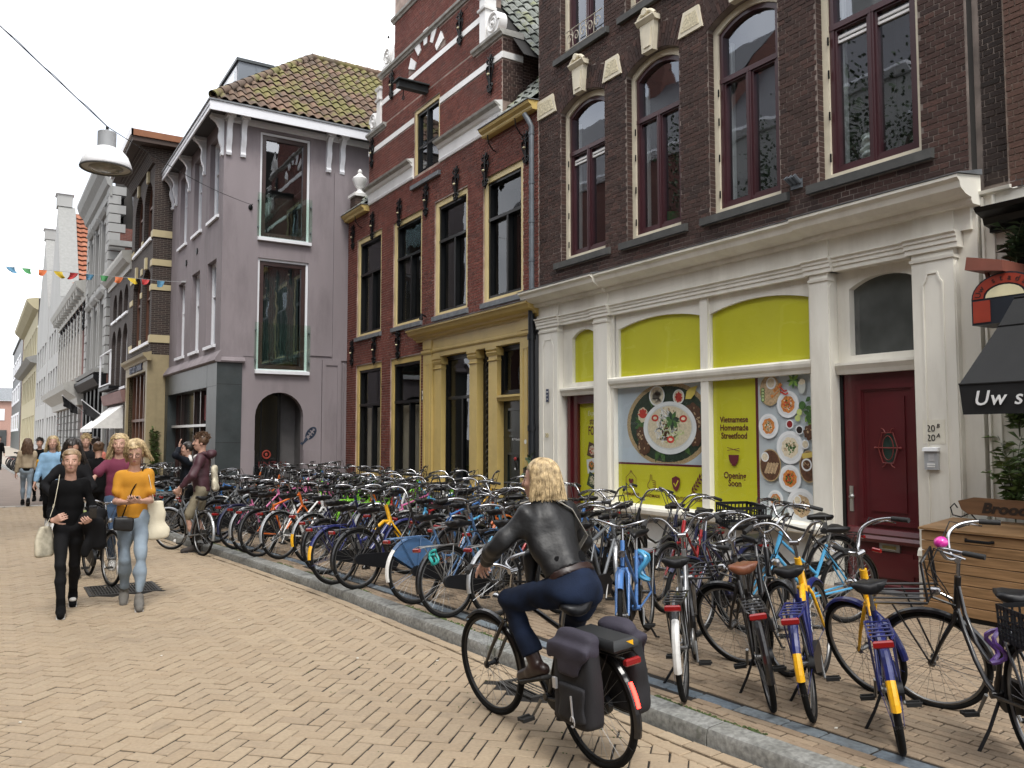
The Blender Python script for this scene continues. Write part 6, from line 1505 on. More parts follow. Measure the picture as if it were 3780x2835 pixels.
q.tube([top.lerp(w_r,k/14)-Vector((0,0,.12*math.sin(math.pi*k/14))) for k in range(15)], .006, 5)
tag(q.build('span_wire', M_iron), 'steel span wire with cable carrying the hanging street lamp', 'wire')
flx = [-.9,-.52,-.14,.24,.61,.99,1.36,1.75,2.14,2.5,2.88,3.2,3.57,3.98]
fcol = {'blue':(.12,.30,.46), 'green':(.07,.28,.10), 'orange':(.50,.13,.04), 'yellow':(.58,.42,.03), 'red':(.42,.035,.035)}
seq = ['yellow','red','orange','blue','green','orange','yellow','red','blue','green','orange','yellow','red','blue']
q = MB(); q.tube([(4.68,25.6,6.29)]+[(x,25.6,6.27) for x in reversed(flx)]+[(-4.6,25.7,6.5)], .006, 5); q.tube([(4.72,25.6,6.30),(4.55,25.6,6.29)], .03, 6)
tag(q.build('flag_line', MATS['grey_blind']), 'line of bunting strung across the street', 'string')
nth = {}
for k, (x, cn) in enumerate(zip(flx, seq)):
    q = MB(); n_ = 5; L = .15+.04*random.random(); w = .21; sw_ = random.uniform(-.10,.12)
    for i in range(n_):
        for j in range(3):
            def pt(i, j):
                u, v = i/n_, j/3; a = 1-.35*v*abs(u-.5)*2
                return (x-w/2+w*(.5+(u-.5)*a)+sw_*v*v, 25.6+.05*math.sin(u*5+k)*v+.07*v*math.sin(k), 6.262-L*v*(1-.25*abs(u-.5)))
            q.quad(pt(i,j), pt(i+1,j), pt(i+1,j+1), pt(i,j+1))
    nth[cn] = nth.get(cn, 0)+1
    if x < .1: lab = f'{cn} bunting flag beyond the left edge of the view'
    else: lab = {'blue':['','blue bunting flag farthest left against the sky','blue bunting flag between red and green flags','blue bunting flag nearest the purple house'], 'green':['','small green bunting flag against the sky','green bunting flag in front of the grey house'], 'orange':['','','orange bunting flag against the white gable','orange bunting flag between green and yellow near the dark house'], 'yellow':['','','yellow bunting flag before the white gable house','yellow bunting flag before the dark banded house'], 'red':['','','red bunting flag before the orange tiled roof','red bunting flag beside the last blue one']}[cn][min(nth[cn] if cn in ('orange','yellow','red') else nth[cn], 3)] or f'{cn} bunting flag on the line'
    tag(q.build('bunting_flag', mat('flag_'+cn, fcol[cn], .7)), lab, 'flag', 'bunting flags across the street')
# ================================================================ printed posters behind the shop glass (flat prints)
PO = empty('window_posters', FB.P(8.1,-.05,1.6), label='yellow restaurant posters filling the cream shopfront windows', cat='poster')
Y_ = mat('poster_yellow', (.60,.575,.02), .55, amt=.05, scale=1.5, bump=.25, bscale=3)
def pcol(name, c, **k): return mat('print_'+name, c, .5, **k)
M_mar = pcol('maroon', (.11,.010,.018)); M_bluew = pcol('paleblue', (.50,.57,.63), amt=.08, scale=2); M_pw = pcol('white', (.74,.76,.76), amt=.05)
rp_ = random.Random(21)
class Flat:
    def __init__(s, d): s.d = d; s.n = 0; s.step = .0006
    def shape(s, pts, m_, name='print'):
        s.n += 1; q = MB(); q.poly([FB.P(a, s.d+s.n*.00012, z) for a, z in pts]); return q.build(name, m_)
    def many(s, polys, m_, name='print'):
        s.n += 1; q = MB()
        for p in polys: q.poly([FB.P(a, s.d+s.n*.00012, z) for a, z in p])
        return tag(q.build(name, m_, fix=False), kind='stuff')
    def disc(s, c, z, r, m_, name='print', rz=None, n=28, irr=0.0, ph=0):
        return s.shape([(c+r*math.cos(2*math.pi*k/n)*(1+irr*math.sin(k*2.3+ph)), z+(rz or r)*math.sin(2*math.pi*k/n)*(1+irr*math.cos(k*1.7+ph))) for k in range(n)], m_, name)
def strip(pts, w):
    L, R2 = [], []
    for i, (a, z) in enumerate(pts):
        p, n_ = pts[max(0,i-1)], pts[min(len(pts)-1,i+1)]; dx, dz = n_[0]-p[0], n_[1]-p[1]; l = math.hypot(dx,dz) or 1; L.append((a-dz/l*w, z+dx/l*w)); R2.append((a+dz/l*w, z-dx/l*w))
    return L+R2[::-1]
def noodles(F, c, z, r, m_, n, w=.004):
    ps = []
    for _ in range(n):
        a = rp_.uniform(0,6.28); rr = r*math.sqrt(rp_.random())*.7; x, y = c+rr*math.cos(a), z+rr*math.sin(a); t = rp_.uniform(0,6.28); cv = rp_.uniform(-1.2,1.2); pts = []
        for k in range(6): pts.append((x, y)); x += .025*math.cos(t+cv*k*.3); y += .025*math.sin(t+cv*k*.3)
        pts = [p for p in pts if math.hypot(p[0]-c,p[1]-z) < r]
        if len(pts) > 2: ps.append(strip(pts, w))
    F.many(ps, m_)
def bits(F, c, z, r, m_, n, s0=.012, s1=.03):
    ps = []
    for _ in range(n):
        a = rp_.uniform(0,6.28); rr = r*math.sqrt(rp_.random()); s = rp_.uniform(s0,s1); x, y = c+rr*math.cos(a)*.85, z+rr*math.sin(a)*.85; t0 = rp_.uniform(0,6.28); el = rp_.uniform(.35,1)
        ps.append([(x+s*math.cos(t)*math.cos(t0)-el*s*math.sin(t)*math.sin(t0), y+s*math.cos(t)*math.sin(t0)+el*s*math.sin(t)*math.cos(t0)) for t in [k*math.pi/4 for k in range(8)]])
    F.many(ps, m_)
def leafshape(c, z, L, a, w=.35):
    pts = [(0,0),(.3,w*.5),(.6,w*.45),(1,0),(.6,-w*.45),(.3,-w*.5)]
    return [(c+L*(u*math.cos(a)-v*math.sin(a)), z+L*(u*math.sin(a)+v*math.cos(a))) for u, v in pts]
with Under(PO):
    F0 = Flat(-.048)
    for o in ((8.07,9.97,.72,1.345,0), (7.235,7.99,.72,2.52,0), (8.06,9.90,2.64,3.52,.11), (6.31,7.97,2.64,3.52,.11)): F0.shape(fpath(*o), Y_, 'yellow_sheet')
    F0.shape(fpath(8.07,9.97,1.36,2.52,0), M_bluew, 'photo_print'); F0.shape(fpath(8.07,9.97,1.335,1.365,0), M_mar)
    F0.shape(fpath(7.19,7.235,.72,2.52,0), M_mar); F0.shape(fpath(6.28,7.19,.72,2.52,0), pcol('paletable', (.56,.61,.64), amt=.12, scale=1.5), 'photo_print')
    # round tray with the big noodle bowl
    tan = pcol('tan', (.42,.31,.16), amt=.3, scale=40); grn = pcol('green', (.055,.13,.03), amt=.4, scale=30); dgrn = pcol('darkgreen', (.018,.038,.020), amt=.5, scale=20); brn = pcol('brown', (.10,.045,.022), amt=.4, scale=30); red = pcol('red', (.50,.035,.02), amt=.2, scale=30); orng = pcol('orange', (.55,.20,.04), amt=.4, scale=40); crm = pcol('cream', (.66,.58,.42), amt=.15, scale=40); sauce = pcol('sauce', (.22,.012,.012)); soy = pcol('soy', (.02,.012,.010)); beige = pcol('beige', (.46,.33,.19), amt=.35, scale=50)
    tc_, tz_ = 8.86, 1.93
    def clipd(c, z, r, lo, hi, n=48, rz=None): return [(min(hi, max(8.09, c+r*math.cos(2*math.pi*k/n))), min(2.50, max(1.37, z+(rz or r)*math.sin(2*math.pi*k/n)))) for k in range(n)]
    F0.shape(clipd(tc_, tz_, .88, 0, 9.9, rz=.60), tan, 'basket_print'); F0.shape(clipd(tc_, tz_, .80, 0, 9.9, rz=.545), dgrn)
    for k in range(40):
        a = k*2*math.pi/40; F0.shape(strip([(min(9.9,max(8.09,tc_+.80*math.cos(a+.05*j))), min(2.5,max(1.37,tz_+.545*math.sin(a+.05*j)))) for j in range(0,2)]+[(min(9.9,max(8.09,tc_+.87*math.cos(a+.1))), min(2.5,max(1.37,tz_+.595*math.sin(a+.1))))], .004), beige)
    for k in range(16): a = rp_.uniform(0,6.28); F0.shape([(max(8.09,x), min(2.5,max(1.38,z))) for x, z in leafshape(tc_+.45*math.cos(a), tz_+.34*math.sin(a), .26, a+rp_.uniform(-1,1))], grn if k % 2 else dgrn)
    for x, z, r in ((9.35,1.62,.14),(9.42,1.80,.10),(8.30,1.75,.13),(8.35,2.05,.16),(8.24,1.95,.08)): F0.disc(x, z, r, brn, irr=.1, ph=x*9); bits(F0, x, z, r, beige, 6, .012, .03)
    F0.disc(9.37, 2.07, .11, crm, irr=.08); F0.disc(9.37, 2.09, .09, red, rz=.07)
    for k in range(9): F0.shape(leafshape(9.37, 2.06, .13, k*.35-.3+.5, .22), crm if k % 2 else red)
    F0.disc(9.37, 2.10, .07, red, rz=.05)
    F0.shape(leafshape(8.48,2.27,.30,2.5,.45)[::-1], pcol('lemon', (.72,.58,.12)))
    for x, z, r in ((9.06,2.34,.165),(8.61,2.31,.115)): F0.disc(x, z, r, M_pw, rz=r*.9); F0.disc(x, z, r*.86, crm, rz=r*.76)
    noodles(F0, 9.06, 2.34, .13, pcol('sprout', (.68,.62,.50)), 70, .006); F0.disc(8.61, 2.30, .07, red, irr=.2); bits(F0, 8.61, 2.30, .07, red, 8)
    F0.disc(8.81, 1.875, .545, M_pw, 'bowl_print', rz=.375, n=48); F0.disc(8.81, 1.885, .47, pcol('bowlshade', (.62,.64,.64)), rz=.32, n=40); F0.disc(8.81, 1.885, .45, crm, rz=.30, n=40)
    for m2, n_ in ((beige,26), (crm,26)): bits(F0, 8.81, 1.885, .29, m2, n_, .02, .055)
    noodles(F0, 8.90, 1.90, .28, M_pw, 90, .006); noodles(F0, 8.75, 1.84, .26, pcol('scallion', (.55,.62,.30)), 45, .006); bits(F0, 8.86, 1.80, .14, brn, 10, .02, .04); bits(F0, 8.80, 1.90, .28, grn, 18, .008, .02)
    for x, z in ((9.10,2.02),(8.52,2.00),(8.78,1.71)): F0.disc(x, z, .075, red, rz=.05); F0.disc(x, z, .04, crm, rz=.022)
    for k in range(7): F0.shape(leafshape(8.74, 1.98, .15, k*.9+.3, .5), dgrn if k % 2 else grn)
    # icons
    def line(pts, w=.006): F0.shape(strip(pts, w), M_mar, 'icon')
    line([(9.76,.99),(9.76,1.14),(9.645,1.23),(9.53,1.14),(9.53,.99),(9.76,.99)], .005); line([(9.62,1.225),(9.645,1.25),(9.67,1.225)], .005)
    F0.shape([(9.645+.055*math.sin(t)**3, 1.085+.0034*(13*math.cos(t)-5*math.cos(2*t)-2*math.cos(3*t)-math.cos(4*t))) for t in [math.pi+k*math.pi/10 for k in range(1,20)]], M_mar, 'icon')
    line([(9.27,1.06),(9.22,1.12),(9.21,1.20),(9.18,1.19),(9.18,1.12),(9.11,1.11),(9.11,1.01),(9.15,.985),(9.23,.99),(9.27,1.02),(9.27,1.06)], .0055)
    for z in (1.085,1.055,1.025): line([(9.115,z),(9.165,z)], .004)
    F0.shape([(8.68,1.20),(8.60,1.17),(8.60,1.09),(8.63,1.02),(8.68,.98),(8.73,1.02),(8.76,1.09),(8.76,1.17)], M_mar, 'icon'); F0.shape(strip([(8.725,1.10),(8.69,1.055),(8.635,1.14)], .009), Y_, 'icon')
    for k in range(5):
        x, z = 8.36-.035*k, 1.0+.045*k
        F0.shape(leafshape(x, z, .075, math.pi*.5+.1, .4), M_mar, 'icon'); F0.shape(leafshape(x, z, .075, math.pi+.3, .4), M_mar, 'icon')
    line([(8.40,.95),(8.18,1.24)], .004); F0.shape(leafshape(8.18,1.22,.08,2.3,.4), M_mar, 'icon')
    T = lambda t, s, z, size, m_=M_mar, **k: wall_text(t, s, -.0445, z, size, m_, name='poster_lettering', depth=.0003, **k)
    T('HOMEMADE', 9.645, .89, .062, bold=.001); T('HANDMADE', 9.20, .89, .062, bold=.001); T('AUTHENTIC', 8.68, .89, .062, bold=.001); T('FRESH', 8.27, .89, .062, bold=.001)
    for t, z in (('Vietnamese',1.97), ('Homemade',1.865), ('Streetfood',1.76)): T(t, 7.60, z, .112, bold=.0022, sx=.92)
    T('Opening', 7.60, 1.245, .12, bold=.0022, sx=.92); T('Soon', 7.60, 1.145, .12, bold=.0022, sx=.92)
    F0.shape([(7.69,1.515),(7.51,1.515),(7.52,1.45),(7.55,1.40),(7.65,1.40),(7.68,1.45)], M_mar, 'icon'); F0.shape(fpath(7.565,7.635,1.375,1.402,0), M_mar, 'icon')
    line([(7.71,1.61),(7.50,1.565)], .004); line([(7.71,1.57),(7.50,1.60)], .004)
    # table of dishes
    def plate(x, z, r, rim, m1, m2, m3):
        F0.disc(x, z, r, rim, 'plate_print'); F0.disc(x, z, r*.80, pcol('platewell', (.64,.66,.66))); F0.disc(x, z, r*.62, m1, irr=.06, ph=x*7); bits(F0, x, z, r*.5, m2, 22, .006, .02); bits(F0, x, z, r*.5, m3, 14, .006, .018); bits(F0, x, z, r*.4, grn, 8, .006, .014)
    def cl(x): return max(6.30, min(7.17, x))
    F0.disc(6.99, 2.32, .16, tan, rz=.19); F0.disc(6.99, 2.32, .145, beige, rz=.175); F0.disc(6.97, 2.41, .075, M_pw); F0.disc(6.97, 2.41, .055, crm)
    for k in range(4): F0.shape(strip([(6.93-.02*k+.06,2.20+.035*k),(6.90-.02*k-.03,2.29+.035*k)], .022), orng if k % 2 else beige)
    for k in range(4): F0.disc(7.10, 2.33-.04*k, .03, grn); F0.disc(7.10, 2.33-.04*k, .02, pcol('cucumber', (.45,.56,.25)))
    plate(6.72, 2.14, .165, M_pw, orng, red, crm); plate(7.02, 1.88, .155, M_pw, orng, beige, crm); plate(6.70, 1.62, .20, M_pw, crm, grn, beige); plate(6.71, 1.25, .165, M_pw, orng, red, grn); plate(6.55, .93, .21, M_pw, beige, brn, crm); plate(6.93, .98, .12, M_pw, orng, crm, beige)
    F0.disc(7.0, 1.40, .165, tan, rz=.20); F0.disc(7.0, 1.40, .15, brn, rz=.185); F0.disc(7.08, 1.50, .06, M_pw); F0.disc(7.08, 1.50, .045, crm)
    for k in range(4): F0.shape(strip([(7.08-.045*k,1.30-.0*k),(7.02-.045*k,1.43)], .018), beige)
    F0.disc(6.43, 1.40, .135, tan, rz=.19); F0.disc(6.43, 1.40, .125, brn, rz=.175); F0.disc(6.46, 1.42, .075, M_pw); F0.disc(6.46, 1.42, .055, brn); bits(F0, 6.46, 1.42, .05, beige, 10, .006, .014); F0.shape(strip([(6.32,1.55),(6.52,1.52)], .03), pcol('noodleyellow', (.62,.48,.12)))
    for k in range(30): F0.shape([(cl(a), z) for a, z in leafshape(6.38+rp_.gauss(0,.05), 2.0+rp_.gauss(0,.10), .09, rp_.uniform(0,6.28), .6)], grn if k % 3 else pcol('lightgreen', (.20,.36,.06)))
    F0.disc(6.40, 1.80, .09, brn, irr=.12); bits(F0, 6.40, 1.80, .09, beige, 8, .008, .02)
    for x, z, m2 in ((6.69,1.90,sauce), (6.55,1.83,soy), (6.47,1.66,crm), (6.60,1.0,crm)): F0.disc(x, z, .055, M_pw); F0.disc(x, z, .042, m2)
    F0.disc(6.50, 2.12, .05, grn); F0.disc(6.545, 2.04, .04, pcol('lime', (.50,.58,.18))); F0.disc(6.57, 1.97, .038, MATS['print_lime'])
    F0.disc(6.50, 2.35, .055, pcol('glassgrey', (.52,.55,.50)), rz=.09); F0.disc(6.50, 2.40, .05, crm, rz=.035)
    for k in range(8): F0.shape(leafshape(6.62, 2.42, .10, k*.8, .4), MATS['print_lightgreen'] if k % 2 else grn)
    F0.shape(strip([(6.83,2.36),(6.76,2.30),(6.72,2.31)], .010), red); F0.shape(strip([(6.82,2.30),(6.74,2.26),(6.70,2.28)], .010), red)
    # door poster
    F1 = Flat(-.145)
    F1.shape(fpath(10.46,11.08,.60,2.32,0), Y_, 'yellow_sheet'); Flat(-.085).shape(fpath(10.42,11.12,2.62,3.52,.12), Y_, 'yellow_sheet')
    T2 = lambda t, s, z, size, m_=M_mar, **k: wall_text(t, s, -.1435, z, size, m_, name='poster_lettering', depth=.0003, **k)
    T2('street', 10.66, 2.00, .17, sx=.70, bold=.002); T2('FOOD', 10.66, 1.84, .20, sx=.62, bold=.004); T2('Express', 10.68, 2.13, .11, pcol('palewhite', (.72,.72,.50)), shear=.2)
    for (x, z, a, ms) in ((10.74,1.53,.25,(brn,crm,red)), (10.51,1.42,-.3,(dgrn,grn,beige)), (10.76,1.28,-.15,(M_pw,orng,grn)), (10.54,1.20,.2,(brn,dgrn,orng)), (10.74,1.04,.35,(dgrn,crm,grn)), (10.52,1.0,-.1,(brn,beige,dgrn))):
        ca, sa = math.cos(a), math.sin(a); F1.shape([(x+u*ca-v*sa, z+u*sa+v*ca) for u, v in ((-.115,-.115),(.115,-.115),(.115,.115),(-.115,.115))], ms[0], 'photo_print'); F1.disc(x, z, .075, ms[1], irr=.1); bits(F1, x, z, .08, ms[2], 14, .008, .022)
# ================================================================ bicycles
BS = .93
M_tyre = mat('tyre', (.007,.007,.007), .85, spec=.2, amt=.3, scale=30)
M_rim = mat('rim_alloy', (.18,.18,.18), .38, metal=.9, amt=.1)
M_chrome = mat('chrome', (.38,.38,.39), .24, metal=1.0, amt=.08)
M_dullch = mat('dull_alloy', (.27,.27,.265), .42, metal=.85, amt=.15)
M_seat = mat('saddle_black', (.006,.006,.007), .45, spec=.35, amt=.15)
M_grip = mat('grip_rubber', (.012,.012,.012), .7)
M_redl = mat('red_lens', (.22,.006,.006), .25, amt=.1, coat=.5)
M_case = mat('case_black', (.006,.0065,.008), .42, spec=.35, amt=.2)
M_white2 = mat('guard_white', (.66,.66,.64), .4, dirt=.4, dirtcol=(.35,.33,.3), dscale=8)
FCOL = {'black':(.005,.005,.006), 'darkblue':(.006,.009,.045), 'blue':(.06,.17,.42), 'lightblue':(.07,.32,.55), 'red':(.34,.015,.018), 'orange':(.62,.13,.015), 'white':(.66,.66,.65), 'silver':(.38,.39,.40), 'grey':(.12,.13,.14), 'pink':(.55,.14,.30), 'green':(.03,.16,.07), 'lime':(.22,.60,.03), 'purple':(.13,.05,.28), 'oldblue':(.05,.11,.22), 'yellow':(.80,.42,.01), 'brown':(.10,.05,.03), 'ovblue':(.008,.014,.105)}
def M_fr(c): return mat('paint_'+c, FCOL[c], .32 if c != 'silver' else .35, metal=.6 if c in ('silver',) else 0, amt=.1, scale=12, coat=.3, dirt=.6, dirtcol=tuple(x*.45+.025*k for x, k in zip(FCOL[c], (1.3,.9,.6))), dscale=14)
RH, BB, FH = Vector((0,0,.345)), Vector((.455,0,.285)), Vector((1.10,0,.345))
ST, HT, HB = Vector((.275,0,.76)), Vector((.800,0,.905)), Vector((.862,0,.70))
SA = (HT-HB).normalized()
_mc = {}
def cached(key, fn):
    if key not in _mc: _mc[key] = fn()
    return _mc[key]
def wheel_meshes():
    q = MB(); q.tube([(.327*math.cos(2*math.pi*k/44), 0, .327*math.sin(2*math.pi*k/44)) for k in range(44)], .0195, 8, closed=True); t = q.mesh('tyre', M_tyre, smooth=True)
    q = MB(); q.tube([(.304*math.cos(2*math.pi*k/44), 0, .304*math.sin(2*math.pi*k/44)) for k in range(44)], .0105, 6, closed=True)
    q.lathe([(.012,-.05),(.026,-.045),(.026,-.035),(.016,-.03),(.016,.03),(.026,.035),(.026,.045),(.012,.05)], 10, axis='y'); r_ = q.mesh('wheel', M_rim, smooth=True, angle=50)
    q = MB()
    for k in range(30):
        a = 2*math.pi*k/30; sg = 1 if k % 2 else -1; b = a+sg*(.9 if k % 4 < 2 else -.9); q.tube([(.022*math.cos(b), sg*.036, .022*math.sin(b)), (.302*math.cos(a), 0, .302*math.sin(a))], .0014, 3, caps=False)
    return r_, t, q.mesh('spokes', M_dullch, fix=False)
def guard_mesh(a0, a1, m_, r_=.362, w=.026, tip=None, ta=0):
    q = MB(); n = 22
    for k in range(n):
        a, b = R(a0+(a1-a0)*k/n), R(a0+(a1-a0)*(k+1)/n)
        q.mi = 1 if tip and (k/n) < ta else 0
        pr = ((-w,-.016),(-w*.7,0),(0,.008),(w*.7,0),(w,-.016))
        for (y0, d0), (y1, d1) in zip(pr, pr[1:]): q.quad(((r_+d0)*math.cos(a),y0,(r_+d0)*math.sin(a)), ((r_+d1)*math.cos(a),y1,(r_+d1)*math.sin(a)), ((r_+d1)*math.cos(b),y1,(r_+d1)*math.sin(b)), ((r_+d0)*math.cos(b),y0,(r_+d0)*math.sin(b)))
    for a in (a0+12, (a0+a1)/2):
        for y in (-w, w): q.tube([((r_-.01)*math.cos(R(a)),y,(r_-.01)*math.sin(R(a))), (0,y*2,0)], .0022, 4)
    return q.mesh('mudguard', [m_, tip or m_], smooth=True, angle=60, fix=False)
def saddle_mesh(m_):
    q = MB(); sec = [(-.135,.045,.010,.030),(-.12,.095,.018,.050),(-.07,.105,.022,.058),(-.01,.075,.016,.050),(.05,.040,.012,.042),(.11,.026,.008,.036),(.145,.015,.0,.020)]
    n = 12; b = len(q.v)
    for x, w, up, th in sec:
        for k in range(n):
            a = 2*math.pi*k/n; z = math.sin(a); q.v.append((x, w*math.cos(a)*(1 if z > -.2 else .85), (up+.012*z if z > 0 else up+th*z)+(.016*abs(math.cos(a)) if z > 0 else 0)))
    for i in range(len(sec)-1):
        for k in range(n): q.f.append((b+i*n+k, b+i*n+(k+1)%n, b+(i+1)*n+(k+1)%n, b+(i+1)*n+k)); q.m.append(0)
    q.f.append(tuple(b+k for k in range(n))); q.m.append(0); q.f.append(tuple(b+(len(sec)-1)*n+k for k in range(n))); q.m.append(0)
    return q.mesh('saddle', m_, smooth=True)
def frame_mesh(style, c, c2=None):
    q = MB(); m1 = M_fr(c); r_ = .0155; mats = [m1, M_fr(c2 or c)]
    if style == 'ov':
        q.tube([BB, BB.lerp(HB,.5)+Vector((-.02,0,-.03)), HB.lerp(BB,.12)], [.030,.029,.028], 12); q.mi = 1; q.tube([HB.lerp(BB,.12), HB, HT], [.029,.029,.024], 12); q.tube([HB.lerp(BB,.02), HB.lerp(BB,.22)+Vector((-.02,0,.09)), Vector((.60,0,.60))], [.022,.022,.022], 10); q.mi = 0; q.tube([Vector((.60,0,.60)), Vector((.46,0,.50)), BB.lerp(ST,.42)], .022, 10)
    elif style == 'oma':
        q.tube([HB, (.80,0,.58), (.68,0,.42), (.56,0,.32), BB], r_, 8); q.tube([HT.lerp(HB,.25), (.76,0,.68), (.64,0,.53), (.50,0,.46), BB.lerp(ST,.40)], r_*.9, 8)
    elif style == 'lady':
        q.tube([HB, BB], r_*1.1, 8); q.tube([HT.lerp(HB,.35), BB.lerp(ST,.42)], r_*.95, 8)
    else:
        q.tube([HB, BB], r_*1.1, 8); q.tube([HT.lerp(HB,.15), ST.lerp(BB,.06)], r_, 8)
    if style != 'ov': q.tube([HT, HB], .020, 10)
    q.tube([BB, ST], r_*1.05, 8); q.tube([BB-Vector((0,.035,0)), BB+Vector((0,.035,0))], .024, 10)
    for y in (-.052, .052):
        q.tube([RH+Vector((0,y,0)), BB+Vector((-.03,y*.6,0))], .010, 6); q.tube([RH+Vector((0,y,0)), ST+Vector((.015,y*.4,-.06))], .009, 6)
    return q.mesh('frame', mats, smooth=True, angle=50, fix=False)
def fork_mesh(c):
    q = MB()
    for y in (-.05, .05): q.tube([HB+Vector((.005,y*.5,-.01)), HB+Vector((.02,y,-.06)), HB.lerp(FH,.6)+Vector((0,y,0)), FH+Vector((0,y,0))], [.012,.014,.012,.009], 8)
    q.tube([HB+Vector((.004,-.045,-.02)), HB+Vector((.004,.045,-.02))], .014, 8)
    return q.mesh('fork', M_fr(c), smooth=True, angle=50, fix=False)
def bar_pts(kind, sg):
    c = HT+SA*.115
    if kind == 'tour': pts = [(.0,0,0),(.10,.03,.03),(.15,.12,.05),(.13,.24,.06),(.06,.31,.05)]
    elif kind == 'flat': pts = [(.0,0,0),(.045,.03,.01),(.05,.12,.02),(.02,.22,.03),(-.07,.30,.03)]
    elif kind == 'high': pts = [(.0,0,0),(.05,.05,.03),(.05,.12,.12),(.0,.20,.15),(-.10,.26,.14),(-.22,.28,.11)]
    else: pts = [(.0,0,0),(.055,.05,.015),(.06,.13,.04),(.0,.22,.06),(-.11,.275,.05),(-.20,.285,.035)]
    return [c+Vector((a,sg*b,z)) for a, b, z in pts]
def bar_meshes(kind):
    q = MB(); q.tube([HT, HT+SA*.125], .0125, 8); q.tube([HT+SA*.115+Vector((0,-.03,0)), HT+SA*.115+Vector((0,.03,0))], .019, 8)
    lf, rt = bar_pts(kind, 1), bar_pts(kind, -1)
    def smooth(P):
        out = []
        for i in range(len(P)-1):
            p0, p1, p2, p3 = P[max(0,i-1)], P[i], P[i+1], P[min(len(P)-1,i+2)]
            for k in range(4):
                t = k/4; out.append(.5*((2*p1)+(p2-p0)*t+(2*p0-5*p1+4*p2-p3)*t*t+(3*p1-p0-3*p2+p3)*t**3))
        return out+[P[-1]]
    path = smooth(lf)[::-1]+smooth(rt)[1:]; q.tube(path, .0112, 8)
    for P in (lf, rt):
        a, b = P[-3], P[-1]; d = (P[-2]-P[-1]).normalized(); s = P[-2]+d*.02+Vector((.03,0,-.015)); q.tube([P[-3]+Vector((.01,0,-.02)), s, P[-1].lerp(P[-2],.4)+Vector((.055,0,-.02))], .0055, 5)
    hb = q.mesh('handlebar', M_chrome, smooth=True, angle=60, fix=False); gs = []
    for P in (lf, rt):
        g_ = MB(); d = (P[-1]-P[-2]).normalized(); g_.tube([P[-1]-d*.115, P[-1]-d*.1, P[-1]+d*.005], [.0165,.0175,.0175], 8); gs.append(g_.mesh('grip', M_grip, smooth=True, angle=50, fix=False))
    return hb, gs
def cable_mesh(kind):
    q = MB()
    for sg in (1, -1):
        P = bar_pts(kind, sg); a = P[-2]+Vector((.05,0,-.02)); q.tube([a, a+Vector((.10,-sg*.03,.05)), HT+Vector((.16,sg*.05,.06)), HT+Vector((.10,sg*.02,-.08)), HB+Vector((.01,sg*.02,-.02))], .004, 5)
    return q.mesh('brake_cable', M_grip, smooth=True, fix=False)
def rack_mesh(m_, w=.065, z=.705, x0=-.33, x1=.18):
    q = MB()
    for y in (-w, w): q.tube([(x1,y*.6,z-.01),(x1-.05,y,z),(x0+.05,y,z),(x0,y*.7,z-.01)], .0065, 6)
    for k in range(5): x = x0+.06+k*(x1-x0-.14)/4; q.tube([(x,-w,z),(x,w,z)], .005, 5)
    for y in (-.05, .05): q.tube([(x0+.12,y*1.25,z), (0,y*1.2,.345)], .006, 5); q.tube([(x1-.12,y*1.25,z), (0,y*1.2,.345)], .006, 5)
    return q.mesh('luggage_rack', m_, smooth=True, angle=50, fix=False)
def front_rack_mesh(m_):
    q = MB(); z = .80; lo = [(.98,-.15,z),(1.30,-.15,z+.02),(1.33,-.12,z+.02),(1.33,.12,z+.02),(1.30,.15,z+.02),(.98,.15,z)]
    q.tube(lo, .009, 6, closed=True)
    for y in (-.07, 0, .07): q.tube([(.98,y,z),(1.33,y,z+.02)], .007, 5)
    q.tube([(.98,-.13,z),(.95,-.13,z+.26),(.95,.13,z+.26),(.98,.13,z)], .009, 6)
    for y in (-.06, .06): q.tube([(.97,y,z),(.95,y,z+.26)], .006, 5)
    for y in (-.06, .06): q.tube([(1.2,y*2.2,z+.01), FH+Vector((0,y,0))], .007, 5)
    q.tube([(.975,-.05,z),(.86,-.02,.72)], .008, 5); q.tube([(.975,.05,z),(.86,.02,.72)], .008, 5)
    return q.mesh('front_carrier', m_, smooth=True, angle=50, fix=False)
def crate_mesh():
    q = MB(); x0, x1, y0, y1, z0, z1 = .96, 1.34, -.2, .2, .83, 1.06
    for z in (z0, z0+.045, z0+.09, z0+.135, z1-.03):
        h_ = .03 if z in (z0,) or z > z1-.05 else .012
        q.box((x0,y0,z), (x0+.008,y1,z+h_)); q.box((x1-.008,y0,z), (x1,y1,z+h_)); q.box((x0+.008,y0,z), (x1-.008,y0+.008,z+h_)); q.box((x0+.008,y1-.008,z), (x1-.008,y1,z+h_))
    for k in range(9):
        y = y0+.01+k*(y1-y0-.02)/8; q.box((x0-.002,y-.006,z0), (x0+.006,y+.006,z1)); q.box((x1-.006,y-.006,z0), (x1+.002,y+.006,z1))
        x = x0+.012+k*(x1-x0-.024)/8; q.box((x-.006,y0-.002,z0), (x+.006,y0+.006,z1)); q.box((x-.006,y1-.006,z0), (x+.006,y1+.002,z1))
    q.box((x0+.01,y0+.01,z0), (x1-.01,y1-.01,z0+.008)); return q.mesh('crate', M_case, fix=False)
def crank_mesh():
    q = MB(); q.lathe([(.09,-.055),(.092,-.05),(.09,-.045),(0,-.045)], 20, BB, 'y')
    for sg in (-1, 1): q.tube([BB+Vector((0,sg*.06,0)), BB+Vector((sg*.09,sg*.075,-.13))], [.012,.009], 6)
    return q.mesh('crank', M_dullch, smooth=True, angle=50, fix=False)
